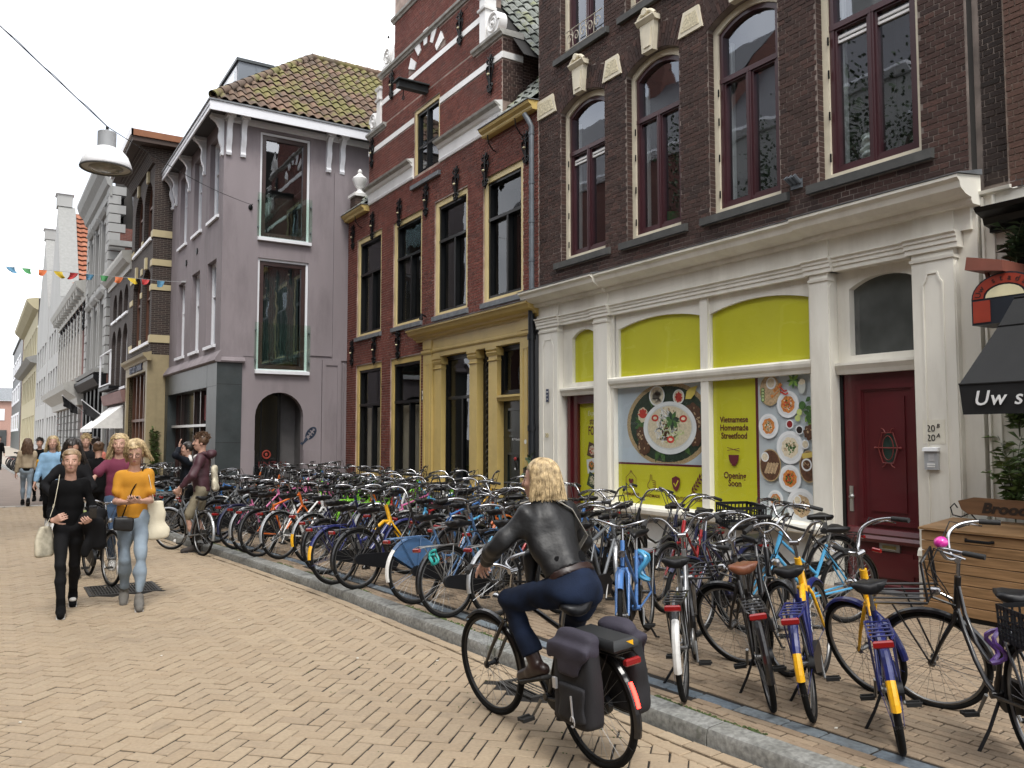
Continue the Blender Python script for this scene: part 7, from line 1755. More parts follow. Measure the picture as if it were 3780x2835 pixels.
def pedal_mesh(sg):
    q = MB(); c = BB+Vector((sg*.09,sg*.125,-.13)); q.box((c.x-.035,c.y-.042,c.z-.011), (c.x-.02,c.y+.042,c.z+.011)); q.box((c.x+.02,c.y-.042,c.z-.011), (c.x+.035,c.y+.042,c.z+.011)); q.tube([(c.x,c.y-.05,c.z),(c.x,c.y+.045,c.z)], .008, 6)
    for y in (-.042, .034): q.box((c.x-.02,c.y+y,c.z-.008), (c.x+.02,c.y+y+.008,c.z+.008))
    return q.mesh('pedal', M_grip, fix=False)
def case_mesh(m_):
    q = MB(); pts = []; r0, r1 = .105, .060
    for k in range(9): a = R(-90+180*k/8); pts.append((BB.x+r0*math.cos(a), BB.z+r0*math.sin(a)))
    for k in range(7): a = R(90+180*k/6); pts.append((RH.x+r1*math.cos(a)*1.2, RH.z+r1*math.sin(a)))
    q.prism(pts, lambda u, v, w: (u, -.035-w, v), .034); return q.mesh('chain_case', m_, smooth=True, angle=35)
def skirt_mesh(m_):
    q = MB(); r_ = .345
    for y in (-.038, .038):
        pts = [(0,y,.345)]+[(r_*math.cos(R(a)),y,.345+r_*math.sin(R(a))) for a in range(35,150,8)]; q.poly(pts)
    return q.mesh('skirt_guard', m_, fix=False)
def stand_mesh():
    q = MB(); q.tube([(.40,.02,.26),(.37,.10,.12),(.345,.215,-.045)], [.010,.010,.011], 6); q.box((.315,.205,-.055), (.385,.245,-.045)); return q.mesh('kickstand', M_case, fix=False)
def cstand_mesh():
    q = MB()
    for sg in (-1, 1): q.tube([(.40,.03*sg,.25),(.33,.13*sg,.01),(.31,.15*sg,.005)], .010, 6)
    return q.mesh('kickstand', M_case, fix=False)
NB = [0]
def bike(p, az, label, style='lady', c='black', lean=-5, steer=0, z=PAVE_Z, c2=None, guard=None, tip=None, bars='city', case=True, rack='black', frack=False, crate=False, skirt=None, seat=None, white_end=False, scale=BS, group='bicycles parked along the pavement', light=True, stand=True, fork=None, frontguard=True, cat='bicycle', num=None, bell=None, simple=False, sz=0.0):
    root = empty('bicycle', (p[0], p[1], z), R(90-az), label, cat, group); root.rotation_euler = (R(lean), 0, R(90-az)); root.scale = (scale,)*3
    NB[0] += 1
    wr, wt, ws = cached('wheel', wheel_meshes)
    S = Matrix.Translation(HB) @ Matrix.Rotation(R(steer), 4, SA) @ Matrix.Translation(-HB)
    def put(name, me, M_=None, parent=None):
        o = link_mesh(name, me, parent or root)
        if M_ is not None: o.matrix_local = M_
        return o
    def wheel(name, c_, M_):
        w = put(name, wr, M_ @ Matrix.Translation(c_) @ Matrix.Rotation(random.uniform(0,6), 4, 'Y')); put('tyre', wt, None, w); put('spokes', ws, None, w); return w
    wheel('rear_wheel', RH, Matrix.Identity(4)); wheel('front_wheel', FH, S)
    put('frame', cached(('frame',style,c,c2), lambda: frame_mesh(style, c, c2))); put('fork', cached(('fork',fork or c2 or c), lambda: fork_mesh(fork or c2 or c)), S)
    hb, gs = cached(('bar',bars), lambda: bar_meshes(bars)); h_ = put('handlebar', hb, S)
    for g_ in gs: put('grip', g_, None, h_)
    put('brake_cable', cached(('cab',bars), lambda: cable_mesh(bars)), None, h_)
    gm = guard or c; tm = M_white2 if white_end else (M_fr(tip) if tip else None)
    put('mudguard', cached(('rg',gm,tip,white_end,style == 'ov'), lambda: guard_mesh(183 if style == 'ov' else 193,40,M_fr(gm),tip=tm,ta=.34 if white_end else .15)), Matrix.Translation(RH))
    if frontguard: put('mudguard', cached(('fg',gm), lambda: guard_mesh(190,45,M_fr(gm))), S @ Matrix.Translation(FH))
    sd_ = put('saddle', cached(('sad',seat), lambda: saddle_mesh(seat or M_seat)), Matrix.Translation((.20,0,.895+sz)))
    if 'post' not in _mc: q = MB(); q.tube([(.275,0,.74),(.235,0,.865)], .012, 8); q.tube([(.14,-.02,.868),(.29,-.02,.872)], .004, 4); q.tube([(.14,.02,.868),(.29,.02,.872)], .004, 4); _mc['post'] = q.mesh('seat_post', M_dullch, smooth=True, angle=50, fix=False)
    put('seat_post', _mc['post'])
    cr = put('crank', cached('crank', crank_mesh)); put('pedal', cached('ped1', lambda: pedal_mesh(1)), None, cr); put('pedal', cached('ped-1', lambda: pedal_mesh(-1)), None, cr)
    if case: put('chain_case', cached('case', lambda: case_mesh(M_case)))
    if rack: put('luggage_rack', cached(('rack',rack), lambda: rack_mesh(M_dullch if rack == 'chrome' else M_fr(rack))))
    if frack: put('front_carrier', cached('frack', lambda: front_rack_mesh(M_fr('black'))), S)
    if crate: put('crate', cached('crate', crate_mesh), S)
    if skirt: put('skirt_guard', cached(('skirt',skirt), lambda: skirt_mesh(M_fr(skirt))))
    if light:
        if 'tl' not in _mc: q = MB(); q.box((-.352,-.052,.655), (-.325,.052,.695), .008); _mc['tl'] = q.mesh('tail_light', M_redl)
        put('tail_light', _mc['tl'])
        if 'hl' not in _mc: q = MB(); q.lathe([(0,-.03),(.024,-.025),(.032,.02),(.028,.03),(0,.034)], 10, (.955,0,.815), 'x'); q.tube([(.93,0,.80),(.87,0,.76)], .006, 5); _mc['hl'] = q.mesh('head_lamp', M_chrome, smooth=True, angle=50, fix=False)
        put('head_lamp', _mc['hl'], S)
    if stand: put('kickstand', cached('stand' if lean < -2 else 'cstand', stand_mesh if lean < -2 else cstand_mesh))
    if bell:
        q = MB(); c_ = bar_pts(bars, 1)[2]; q.ball((c_.x-.01,c_.y-.02,c_.z+.035), (.042,.042,.036), 12, 8); put('bell', q.mesh('bell', mat('bell_'+bell, FCOL.get(bell, (.6,.03,.3)), .3, coat=.5), smooth=True), None, h_)
    if style == 'ov':
        d = (HB-BB).normalized(); nz = Vector((0,-1,0)); Mo = Matrix((d, nz.cross(d), nz)).transposed().to_4x4(); Mo.translation = BB.lerp(HB,.52)+Vector((-.015,-.029,-.02))
        def ovt():
            me = text_mesh('OV-fiets', .055, .001); me.materials.append(M_wink); return me
        put('lettering', cached('ovt', ovt), Mo)
        if num:
            me = text_mesh(num, .024, .0008); me.materials.append(M_ink); Mn = Matrix.Translation(RH) @ Matrix.Rotation(R(-15), 4, 'Y') @ Matrix(((0,0,-1,-.3715),(-1,0,0,0),(0,1,0,0),(0,0,0,1))); put('number', me, Mn)
    return root

# ---- right-hand group before the cream shopfront (rear wheel contact, heading)
brown_seat = mat('saddle_brown', (.16,.055,.025), .4, amt=.2)
r1 = bike((3.74,3.93), 48, 'silver framed bike with white rear mudguard beside the cyclist', 'oma', 'silver', -4, 8, guard='black', white_end=True, rack='black', bars='high', case=False)
r2 = bike((4.05,3.51), 42, 'black bike with brown leather saddle and front carrier', 'men', 'black', -10, 50, seat=brown_seat, rack='black', frack=True, bars='city')
r3 = bike((4.12,3.26), 55, 'yellow and blue rental bike leaning next to the brown saddle bike', 'ov', 'ovblue', -9, -12, num='27949', c2='yellow', guard='ovblue', tip='yellow', rack='ovblue', bars='high', case=True)
r4 = bike((4.09,2.69), 52, 'yellow and blue rental bike nearest the wooden chest', 'ov', 'ovblue', -9, 42, num='35600', c2='yellow', guard='ovblue', tip='yellow', rack='ovblue', bars='high', case=True)
r5 = bike((4.40,2.13), 36, 'black roadster with pink bell and front carrier at the right edge', 'oma', 'black', -4, 55, frack=True, bars='high', bell='pinkbell', rack='black')
r6 = bike((6.50,4.77), -79, 'light blue ladies bike standing in front of the red door', 'lady', 'lightblue', -4, -15, rack=None, case=False, guard='black', bars='high')
r7 = bike((6.36,6.35), -115, 'red bike parked under the noodle bowl poster', 'lady', 'red', -4, -10, bars='high', guard='black', rack='black')
r8 = bike((4.82,5.50), -128, 'medium blue bike behind the cyclist with blue frame tubes', 'lady', 'blue', 4, 10, bars='city', guard='blue', rack='chrome')
r9 = bike((7.35,5.55), -72, 'black bike carrying a black plastic crate in front', 'men', 'black', -4, 0, crate=True, frack=True)
bike((7.0,7.4), -95, 'black bike with tall handlebars against the stall riser under the icons', 'oma', 'black', -4, 6, bars='high')
bike((5.55,6.75), -110, 'black bike with front carrier between the red bike and the cyclist', 'oma', 'black', 4, -12, frack=True, bars='city')
bike((4.55,6.05), 62, 'grey bike hidden behind the cyclist beside the blue bike', 'men', 'grey', -4, 10, guard='silver')
bike((5.35,4.75), -140, 'black bike between the blue bike and the brown saddle bike', 'oma', 'black', 4, 18, bars='high', guard='black')
bike((5.95,5.35), -105, 'dark blue bike behind the black crate bike', 'lady', 'darkblue', 4, -8, rack='black', bars='city')
bike((6.9,8.9), -88, 'silver bike in front of the left red shop door', 'lady', 'silver', -4, 10, bars='high', guard='black')
bike((6.75,9.6), -92, 'black bike beside the cream pilaster numbered 20', 'oma', 'black', -4, -8, bars='city')
bike((6.0,7.9), -100, 'white bike half hidden right of the cyclist\'s head', 'lady', 'white', -4, 15, bars='city', guard='silver')
for x, y, a, lab, st_, c in ((5.15,6.95,70,'dark grey bike behind the cyclist near the left shop door','men','grey'), (6.45,7.75,-97,'blue bike under the homemade and handmade icons','lady','blue'), (5.75,8.5,-92,'black bike just left of the cyclist in the back rank','oma','black'), (6.75,6.75,-108,'dark blue bike between the red bike and the stall riser','oma','darkblue')):
    bike((x,y), a, lab, st_, c, -4, 12, bars='high', guard='black', frack=c == 'grey')
# ---- front row along the kerb
bike((3.99,6.64), 80, 'black bike with silver mudguards right behind the front wheel of the cyclist', 'men', 'black', -4, 6, guard='silver', case=False, rack='chrome')
bike((3.59,6.83), 82, 'worn grey blue bike with chain case and teal lock', 'lady', 'oldblue', -6, 4, guard='black', rack='chrome', bars='city')
bike((3.60,7.55), 80, 'faded blue bike with skirt guard and white mudguard tip', 'oma', 'oldblue', -5, -5, skirt='oldblue', guard='oldblue', white_end=True, rack='oldblue', bars='city')
bike((3.41,8.60), 77, 'black roadster with large chain case in the front row', 'oma', 'black', -4, 6, rack='black', bars='high')
bike((3.30,9.00), 76, 'yellow and blue rental bike behind the black roadster', 'ov', 'ovblue', -5, -6, c2='yellow', guard='ovblue', tip='yellow', rack='ovblue', bars='high')
bike((3.45,9.75), 74, 'black bike with black mudguards next to the rental bike', 'men', 'black', -4, 8, guard='black', case=False)
bike((3.60,10.66), 70, 'dark blue bike with silver mudguard in the middle of the front row', 'lady', 'darkblue', -4, 4, guard='silver', tip='yellow')
bike((3.35,11.25), 66, 'white framed bike with grey tyres in the front row', 'lady', 'white', -5, -4, guard='silver', case=False, rack='black', fork='white')
bike((3.16,11.62), 66, 'orange framed bike beside the white bike', 'men', 'orange', -4, 6, guard='black', case=False, rack='black')
bike((3.16,12.1), 68, 'black bike between the orange bike and the pink bike', 'oma', 'black', -4, -8, guard='silver')
bike((3.10,12.55), 68, 'pink framed bike with dark blue mudguards near the man', 'lady', 'pink', -4, 6, guard='darkblue', rack='darkblue')
bike((3.0,13.5), 70, 'black bike just behind the man in the maroon jacket', 'men', 'black', -4, 5)
for k, (x, y, a, w_) in enumerate(((4.95,12.6,80,'left'), (5.0,11.9,78,'right'))): bike((x,y), a, f'lime green rental bike with solid rear panels, {w_} one of the pair', 'ov', 'lime', -4, 8, guard='lime', skirt='lime', rack='lime', bars='city')
# ---- the crowd behind: back rows, each numbered from the porch end
ords = ['first','second','third','fourth','fifth','sixth','seventh','eighth','ninth','tenth','eleventh','twelfth','thirteenth','fourteenth','fifteenth','sixteenth','seventeenth','eighteenth','nineteenth','twentieth','twenty-first','twenty-second']
rb = random.Random(5)
pool = ['black','black','black','grey','black','darkblue','silver','black','red','green','black','blue','black','white','grey','black','brown','lightblue','black','orange']
def crowd(xs, ys, az0, rowname, seed, jitter=.12, special=()):
    rb.seed(seed)
    for k, y in enumerate(ys):
        c = dict(special).get(k) or rb.choice(pool); st_ = rb.choice(('oma','lady','men','oma'))
        x = xs(y)+rb.uniform(-jitter,jitter)
        ft = rb.choice(('','','front carrier ',''));
        nm = {'darkblue':'dark blue','lightblue':'light blue'}.get(c, c)
        bike((x, y+rb.uniform(-.06,.06)), az0+rb.uniform(-9,9), f'{ords[k]} bike from the porch in the {rowname}, {nm} frame', st_, c, rb.choice((-4,-5,4)), rb.uniform(-25,25), guard=rb.choice(('black','black','silver',c)), bars=rb.choice(('city','high','city','flat')), rack=rb.choice(('black','chrome','black')), frack=bool(ft), case=rb.random() < .6, seat=None, sz=rb.uniform(-.02,.06))
crowd(lambda y: 5.95, [8.9+.50*k for k in range(22)], -98, 'middle row', 11, special={3:'lightblue', 6:'red', 9:'lime', 11:'pink', 12:'lime', 15:'pink'}.items())
crowd(lambda y: 6.05, [10.0+.51*k for k in range(21)], 84, 'row along the house fronts', 12, special={5:'lime', 8:'lime', 2:'yellow'}.items())
crowd(lambda y: 4.35+.02*y, [7.7+.50*k for k in range(14)], 72, 'second row from the kerb', 13, special={1:'lightblue', 2:'orange', 4:'red', 6:'pink', 8:'blue', 10:'lime'}.items())
crowd(lambda y: 2.95-.11*(y-14.2), [14.2+.52*k for k in range(13)], 74, 'front row beyond the man', 14)
crowd(lambda y: 4.3-.06*(y-14.5), [14.5+.72*k for k in range(8)], -95, 'second row beyond the man', 15)
# ---- bikes held, ridden or far off
hb_ = bike((2.66,12.85), -14, 'bike with silver mudguard held by the man in shorts', 'lady', 'grey', 3, 28, z=0, guard='silver', stand=False, group='bicycles being walked or ridden', bars='city')
pb_ = bike((1.08,11.85), 172, 'bike with lime green saddle bag pushed by the girl in maroon', 'lady', 'black', 0, 6, z=0, guard='black', stand=False, group='bicycles being walked or ridden')
far = [(1.6,33.5,70),(1.55,34.1,72),(1.5,34.8,70),(1.45,35.5,75),(1.15,44.5,70),(1.1,45.3,74),(1.0,46.2,70),(.95,47,72),(1.05,48,70),(.9,49.5,70)]
for k, (x, y, a) in enumerate(far): bike((x,y), a, f'{ords[k]} of the small far off bikes along the distant kerb', 'oma', 'black', -4, 5, group='far off bicycles')
# ================================================================ people: implicit bodies meshed with surface nets
V3 = lambda *a: np.array(a, dtype=np.float64)
def surfnet(D, o, h):
    s = D < 0; nx, ny, nz = D.shape
    C8 = [(i, j, k) for i in (0,1) for j in (0,1) for k in (0,1)]
    sl = lambda a, i, j, k: a[i:nx-1+i, j:ny-1+j, k:nz-1+k]
    cnt = sum(sl(s, *c).astype(np.int8) for c in C8); act = (cnt > 0) & (cnt < 8)
    idx = np.argwhere(act); vid = -np.ones(act.shape, dtype=np.int64); vid[act] = np.arange(len(idx))
    acc = np.zeros((len(idx), 3)); n = np.zeros(len(idx)); I, J, K = idx.T
    for a in range(8):
        for b in range(a+1, 8):
            ca, cb = C8[a], C8[b]
            if sum(abs(p-q) for p, q in zip(ca, cb)) != 1: continue
            da = D[I+ca[0],J+ca[1],K+ca[2]]; db = D[I+cb[0],J+cb[1],K+cb[2]]; m_ = (da < 0) != (db < 0)
            t = np.where(m_, da/np.where(m_, da-db, 1), 0)
            for ax in range(3): acc[:,ax] += np.where(m_, ca[ax]+(cb[ax]-ca[ax])*t, 0)
            n += m_
    V = o+h*(idx+acc/np.maximum(n,1)[:,None]); F = []
    for ax in range(3):
        u, w = [(1,2),(2,0),(0,1)][ax]; S0 = [slice(0,-1)]*3; S1 = [slice(0,-1)]*3; S0[ax] = slice(0,-1); S1[ax] = slice(1,None)
        a = s[tuple(S0[i] if i == ax else slice(1,-1) for i in range(3))]; b = s[tuple(S1[i] if i == ax else slice(1,-1) for i in range(3))]
        E = np.argwhere(a != b); off = np.zeros(3, int); off[u] = 1; off[w] = 1; E = E+off; fl = s[tuple(E.T)]
        def vv(du, dw): q = E.copy(); q[:,u] += du; q[:,w] += dw; return vid[tuple(q.T)]
        Q = np.stack([vv(-1,-1), vv(0,-1), vv(0,0), vv(-1,0)], 1); Q[~fl] = Q[~fl][:,::-1]; F.append(Q)
    return V, np.concatenate(F)
class Sdf:
    def __init__(s): s.p = []
    def cap(s, a, b, ra, rb=None, k=.02): s.p.append(('c', V3(*a), V3(*b), ra, ra if rb is None else rb, k)); return s
    def ell(s, c, r, ax=None, k=.02): s.p.append(('e', V3(*c), V3(*r), ax, 0, k)); return s
    def sec(s, a, b, wa, wb, lat, k=.03, pw=2): s.p.append(('t', V3(*a), V3(*b), wa, wb, k, V3(*lat), pw)); return s
    def grow(s, q, d):
        for p in q:
            p = list(p)
            if p[0] == 'c': p[3] += d; p[4] += d
            elif p[0] == 'e': p[2] = p[2]+d
            else: p[3] = (p[3][0]+d, p[3][1]+d); p[4] = (p[4][0]+d, p[4][1]+d)
            s.p.append(tuple(p))
        return s
    def mesh(s, h, cut=None, wr=0.0, seed=0):
        lo, hi = V3(9,9,9), -V3(9,9,9); bx = []
        for p in s.p:
            if p[0] == 'e': l, u = p[1]-p[2].max(), p[1]+p[2].max()
            else: r_ = max(np.max(p[3]), np.max(p[4])); l, u = np.minimum(p[1],p[2])-r_, np.maximum(p[1],p[2])+r_
            bx.append((l, u)); lo, hi = np.minimum(lo, l), np.maximum(hi, u)
        lo -= 3*h; n = np.ceil((hi+3*h-lo)/h).astype(int)+1; D = np.full(n, .5, dtype=np.float32)
        for p, (l, u) in zip(s.p, bx):
            mg = .05; i0 = np.maximum(0, np.floor((l-mg-lo)/h).astype(int)); i1 = np.minimum(n, np.ceil((u+mg-lo)/h).astype(int)+1); ss = tuple(slice(a, b) for a, b in zip(i0, i1))
            X = np.stack(np.meshgrid(*[lo[i]+h*np.arange(i0[i], i1[i]) for i in range(3)], indexing='ij'), -1)
            if p[0] == 'c':
                d = p[2]-p[1]; q = X-p[1]; t = np.clip(q@d/max(d@d,1e-9), 0, 1); f = np.linalg.norm(q-t[...,None]*d, axis=-1)-(p[3]+(p[4]-p[3])*t)
            elif p[0] == 'e':
                q = X-p[1]; q = q@np.array(p[3]).T if p[3] is not None else q; f = (np.linalg.norm(q/p[2], axis=-1)-1)*p[2].min()
            else:
                d = p[2]-p[1]; L = np.linalg.norm(d); d = d/L; q = X-p[1]; a = q@d; t = np.clip(a/L, 0, 1); ov = a-np.clip(a, 0, L); la = p[6]-d*(p[6]@d); la /= np.linalg.norm(la); de = np.cross(d, la)
                w = p[3][0]+(p[4][0]-p[3][0])*t; e = p[3][1]+(p[4][1]-p[3][1])*t; m_ = p[7]; f = ((np.abs(q@la/w)**m_+np.abs(q@de/e)**m_+np.abs(ov/np.minimum(w,e))**m_)**(1/m_)-1)*np.minimum(w,e)
            k = p[5]; g_ = D[ss]; hh = np.maximum(k-np.abs(g_-f), 0)/k; D[ss] = np.minimum(g_, f)-hh*hh*k*.25
        if cut is not None or wr:
            X = np.stack(np.meshgrid(*[lo[i]+h*np.arange(n[i]) for i in range(3)], indexing='ij'), -1)
            if wr:
                rs = np.random.RandomState(seed);
                for _ in range(5): kv = rs.normal(0, 1, 3)*V3(17,17,15); D = D+wr*.5*np.sin(X@kv+rs.uniform(0,6)).astype(np.float32)
            if cut is not None: D = np.maximum(D, cut(X))
        return surfnet(D, lo, h)
def np_obj(name, parts, m_, parent, smooth=True):
    vs, fs, n = [], [], 0
    for v, f in parts: vs.append(v); fs.append(f+n); n += len(v)
    me = bpy.data.meshes.new(name); me.from_pydata(np.concatenate(vs).tolist(), [], np.concatenate(fs).tolist()); me.materials.append(m_); me.polygons.foreach_set('use_smooth', [smooth]*len(me.polygons))
    o = bpy.data.objects.new(name, me); COL.objects.link(o); o.parent = parent; return o
def unit(v): v = V3(*v); return v/np.linalg.norm(v)
def ik(a, c, l1, l2, hint):
    a, c = V3(*a), V3(*c); d = c-a; L = np.linalg.norm(d);
    if L > (l1+l2)*.999: c = a+d/L*(l1+l2)*.999; d = c-a; L = np.linalg.norm(d)
    x = (l1*l1-l2*l2+L*L)/(2*L); hgt = math.sqrt(max(0, l1*l1-x*x)); u = d/L; hv = V3(*hint); hv = hv-u*(hv@u); return a+u*x+unit(hv)*hgt, c
M_skin = mat('skin', (.47,.275,.205), .5, amt=.07, scale=10); M_skinD = mat('skin_tan', (.38,.205,.14), .5, amt=.07, scale=10)
M_lip = mat('lips', (.36,.11,.10), .4); M_eye = mat('eye_white', (.26,.20,.17), .3); M_iris = mat('iris', (.03,.025,.02), .2)
def cloth(n, c, rough=.85, amt=.14, scale=9, **k): return mat('cloth_'+n, c, rough, amt=amt, scale=scale, bump=.12, bscale=90, **k)
def hand(S, wr, d, nrm, curl, side, s=1.0):
    d, nrm = unit(d), unit(nrm); nrm = unit(nrm-d*(d@nrm)); sd = unit(np.cross(d, nrm))*side; w = V3(*wr)
    S.sec(w, w+d*.085*s, (.026*s,.017*s), (.041*s,.014*s), sd, k=.012)
    for i, (o_, L) in enumerate(((.032,.070),(.011,.078),(-.011,.072),(-.031,.056))):
        p = w+d*.082*s+sd*o_*s; q = d
        for j, f in enumerate((.45,.32,.25)):
            a = curl*(.5+.35*j); q = unit(q*math.cos(a)+nrm*math.sin(a)); e = p+q*L*f*s*1.05; S.cap(p, e, (.0095-.001*j)*s, (.0085-.001*j)*s, k=.005); p = e
    p = w+d*.025*s+sd*.026*s; q = unit(d*.6+sd*.75+nrm*.35)
    for j, L in enumerate((.036,.030,.024)): e = p+q*L*s; S.cap(p, e, (.012-.0015*j)*s, (.011-.0015*j)*s, k=.006); p = e; q = unit(q+d*.35+nrm*.3*curl)
def person(loc, az, label, H=1.70, hx=.013, pose=None, top=None, bottom=None, shoe=None, skin=None, hair=None, z=0.0, face=True, group=None):
    P = dict(pel=(0,0,.93), chest=(0,.01,1.22), neck=(0,0,1.43), head=(0,.025,1.575), look=(0,1,0), tw=0.0, handL=(-.24,.06,.80), handR=(.24,.06,.80), footL=(-.09,.02,.085), footR=(.09,-.02,.085), toeL=(0,1,-.12), toeR=(0,1,-.12), elL=(-.5,-1,0), elR=(.5,-1,0), knL=(-.1,1,0), knR=(.1,1,0), curl=.6, palmL=None, palmR=None, gripL=None, gripR=None)
    P.update(pose or {}); s = H/1.70; skin = skin or M_skin
    root = empty('person', (loc[0], loc[1], z), R(-az), label, 'person', group); root.scale = (s,)*3
    pel, ch, nk, hd = [V3(*P[k]) for k in ('pel','chest','neck','head')]
    lat = V3(math.cos(P['tw']), math.sin(P['tw']), 0); latp = V3(1,0,0)
    T = []; B_ = Sdf(); sp = unit(nk-ch); dep = unit(np.cross(lat, sp))*-1
    B_.sec(pel-unit(ch-pel)*.05, pel+unit(ch-pel)*.08, (.148,.105), (.130,.092), latp); B_.sec(pel+unit(ch-pel)*.06, ch-unit(ch-pel)*.06, (.128,.090), (.135,.095), latp)
    B_.sec(ch-unit(ch-pel)*.08, ch+sp*.07, (.138,.100), (.158,.100), lat); B_.sec(ch+sp*.05, nk-sp*.03, (.152,.088), (.070,.060), lat)
    g = P.get('g', .86); gs_ = lambda L: [(p[0],p[1],p[2],tuple(np.array(p[3])*g) if p[0] == 't' else p[3]*g,tuple(np.array(p[4])*g) if p[0] == 't' else p[4]*g)+p[5:] for p in L]
    tors = gs_(B_.p); B_.p = []
    shz = ch+sp*.118; L_, R_ = shz-lat*.152*P.get('sw',.9), shz+lat*.152*P.get('sw',.9)
    arms = {}
    for sd, sh, hn, el in (('L', L_, P['handL'], P['elL']), ('R', R_, P['handR'], P['elR'])):
        e, w = ik(sh, hn, .275, .245, el); q = Sdf(); q.cap(sh, sh+(e-sh)*.25, .044, .044, k=.04); q.cap(sh, e, .047, .037, k=.03); up_ = list(q.p); q.p = []; q.cap(e, e+(w-e)*.35, .037, .038); q.cap(e+(w-e)*.3, w, .037, .024); arms[sd] = (gs_(up_), gs_(q.p), sh, e, w)
    legs = {}
    for sd, sg, ft, kn in (('L', -1, P['footL'], P['knL']), ('R', 1, P['footR'], P['knR'])):
        hp = pel+latp*sg*.085*g-V3(0,0,.04); k_, a_ = ik(hp, ft, .425, .42, kn); q = Sdf(); q.cap(hp, hp+(k_-hp)*.35, .084, .074, k=.04); q.cap(hp+(k_-hp)*.3, k_, .074, .050); up_ = list(q.p); q.p = []; q.cap(k_, k_+(a_-k_)*.35, .050, .052); q.cap(k_+(a_-k_)*.35, a_, .052, .034); legs[sd] = (gs_(up_), gs_(q.p), hp, k_, a_)
    # skin body: trunk, limbs, neck in one field; finer fields for head and hands, joined in the same mesh
    S = Sdf(); lng = top and top[1] == 'long'; S.grow(tors, -.014 if top else 0)
    for d in 'LR': S.grow(arms[d][0], -.012 if top else 0).grow(arms[d][1], -.010 if lng else 0).grow(legs[d][0], -.016 if bottom else 0).grow(legs[d][1], -.016 if bottom and bottom[1] == 'long' else 0)
    S.cap(nk-sp*.02, hd-unit(hd-nk)*.04, .052, .048, k=.03)
    for d in 'LR':
        a_, t = legs[d][4], unit(P['toe'+d]); S.cap(a_, a_+t*.08-V3(0,0,.03), .026, .02)
    parts = [S.mesh(hx)]
    lk = unit(P['look']); rt = unit(np.cross(lk, V3(0,0,1))); upv = np.cross(rt, lk); ax = np.stack([rt, lk, upv])
    hp_ = lambda x, y, zz: hd+rt*x+lk*y+upv*zz
    Hd = Sdf(); Hd.ell(hp_(0,-.012,.03), (.074,.094,.088), ax); Hd.ell(hp_(0,.018,-.035), (.060,.068,.078), ax, k=.03); Hd.ell(hp_(0,.045,-.085), (.030,.030,.024), ax, k=.03); Hd.cap(hp_(0,.086,.018), hp_(0,.104,-.022), .008, .013, k=.012)
    for sg in (-1, 1): Hd.ell(hp_(sg*.076,-.012,-.012), (.011,.020,.031), ax, k=.008); Hd.ell(hp_(sg*.034,.060,-.022), (.022,.020,.018), ax, k=.02)
    Hd.ell(hp_(0,.083,-.060), (.020,.010,.009), ax, k=.01); Hd.cap(nk, hp_(0,-.02,-.05), .050, .050, k=.03)
    parts.append(Hd.mesh(min(hx, .0085)))
    for d, sg in (('L',-1), ('R',1)):
        e, w = arms[d][3], arms[d][4]; hv = P['grip'+d] or (w-e); nr = P['palm'+d] or (-sg*1.0, .3, 0); q = Sdf(); q.cap(w-(w-e)*.12, w, .026, .024, k=.01); hand(q, w, hv, nr, P['curl'], 1 if sg < 0 else -1); parts.append(q.mesh(.0062 if hx < .015 else .009))
    np_obj('body', parts, skin, root)
    J = dict(pel=pel, ch=ch, nk=nk, hd=hd, sp=sp, lat=lat, arms=arms, legs=legs, hp=hp_, tors=tors, root=root)
    # clothes
    if top:
        m_, kind, kw = top; q = Sdf(); g_ = kw.get('grow', .012)
        q.grow(tors, g_);
        for d in 'LR':
            if kind == 'long': q.grow(arms[d][0]+arms[d][1], g_*.8)
            else: sh, e = arms[d][2], arms[d][3]; q.cap(sh, sh+(e-sh)*.30, .046, .048, k=.04); q.cap(sh, sh+(e-sh)*kw.get('sl',.62), .046, .058, k=.02)
        hem = kw.get('hem', pel[2]-.02); axd = unit(ch-pel); nr_ = kw.get('neck', .085)
        def cut(X, hem=hem):
            a = (X-pel)@axd; c1 = (kw.get('hemd', -.02)-a); arm = np.minimum.reduce([np.linalg.norm(X-arms[d][3], axis=-1)-.30 for d in 'LR']) if kind == 'long' else np.full(a.shape, -1.0)
            inside = np.abs((X-pel)@latp) < .22; c1 = np.where(inside | (kind != 'long'), c1, -1)
            near = np.minimum.reduce([np.linalg.norm(X-(arms[d][3]+(arms[d][4]-arms[d][3])*t), axis=-1) for d in 'LR' for t in (0,.3,.6,.9)]) if kind == 'long' else 9
            c1 = np.where(near < .085, -1, c1)
            wr_ = np.maximum.reduce([((X-arms[d][4])@unit(arms[d][4]-arms[d][3])+.015)*(np.linalg.norm(X-arms[d][4], axis=-1) < .10)-(np.linalg.norm(X-arms[d][4], axis=-1) >= .10) for d in 'LR']) if kind == 'long' else np.full(a.shape, -1.0)
            c2 = nr_-np.linalg.norm(X-(nk+sp*.035+lk*.02), axis=-1); return np.maximum(np.maximum(c1, c2), wr_)
        J['top'] = np_obj(kw.get('name', 'shirt'), [q.mesh(hx, cut, kw.get('wr', .004), kw.get('seed', 1))], m_, root)
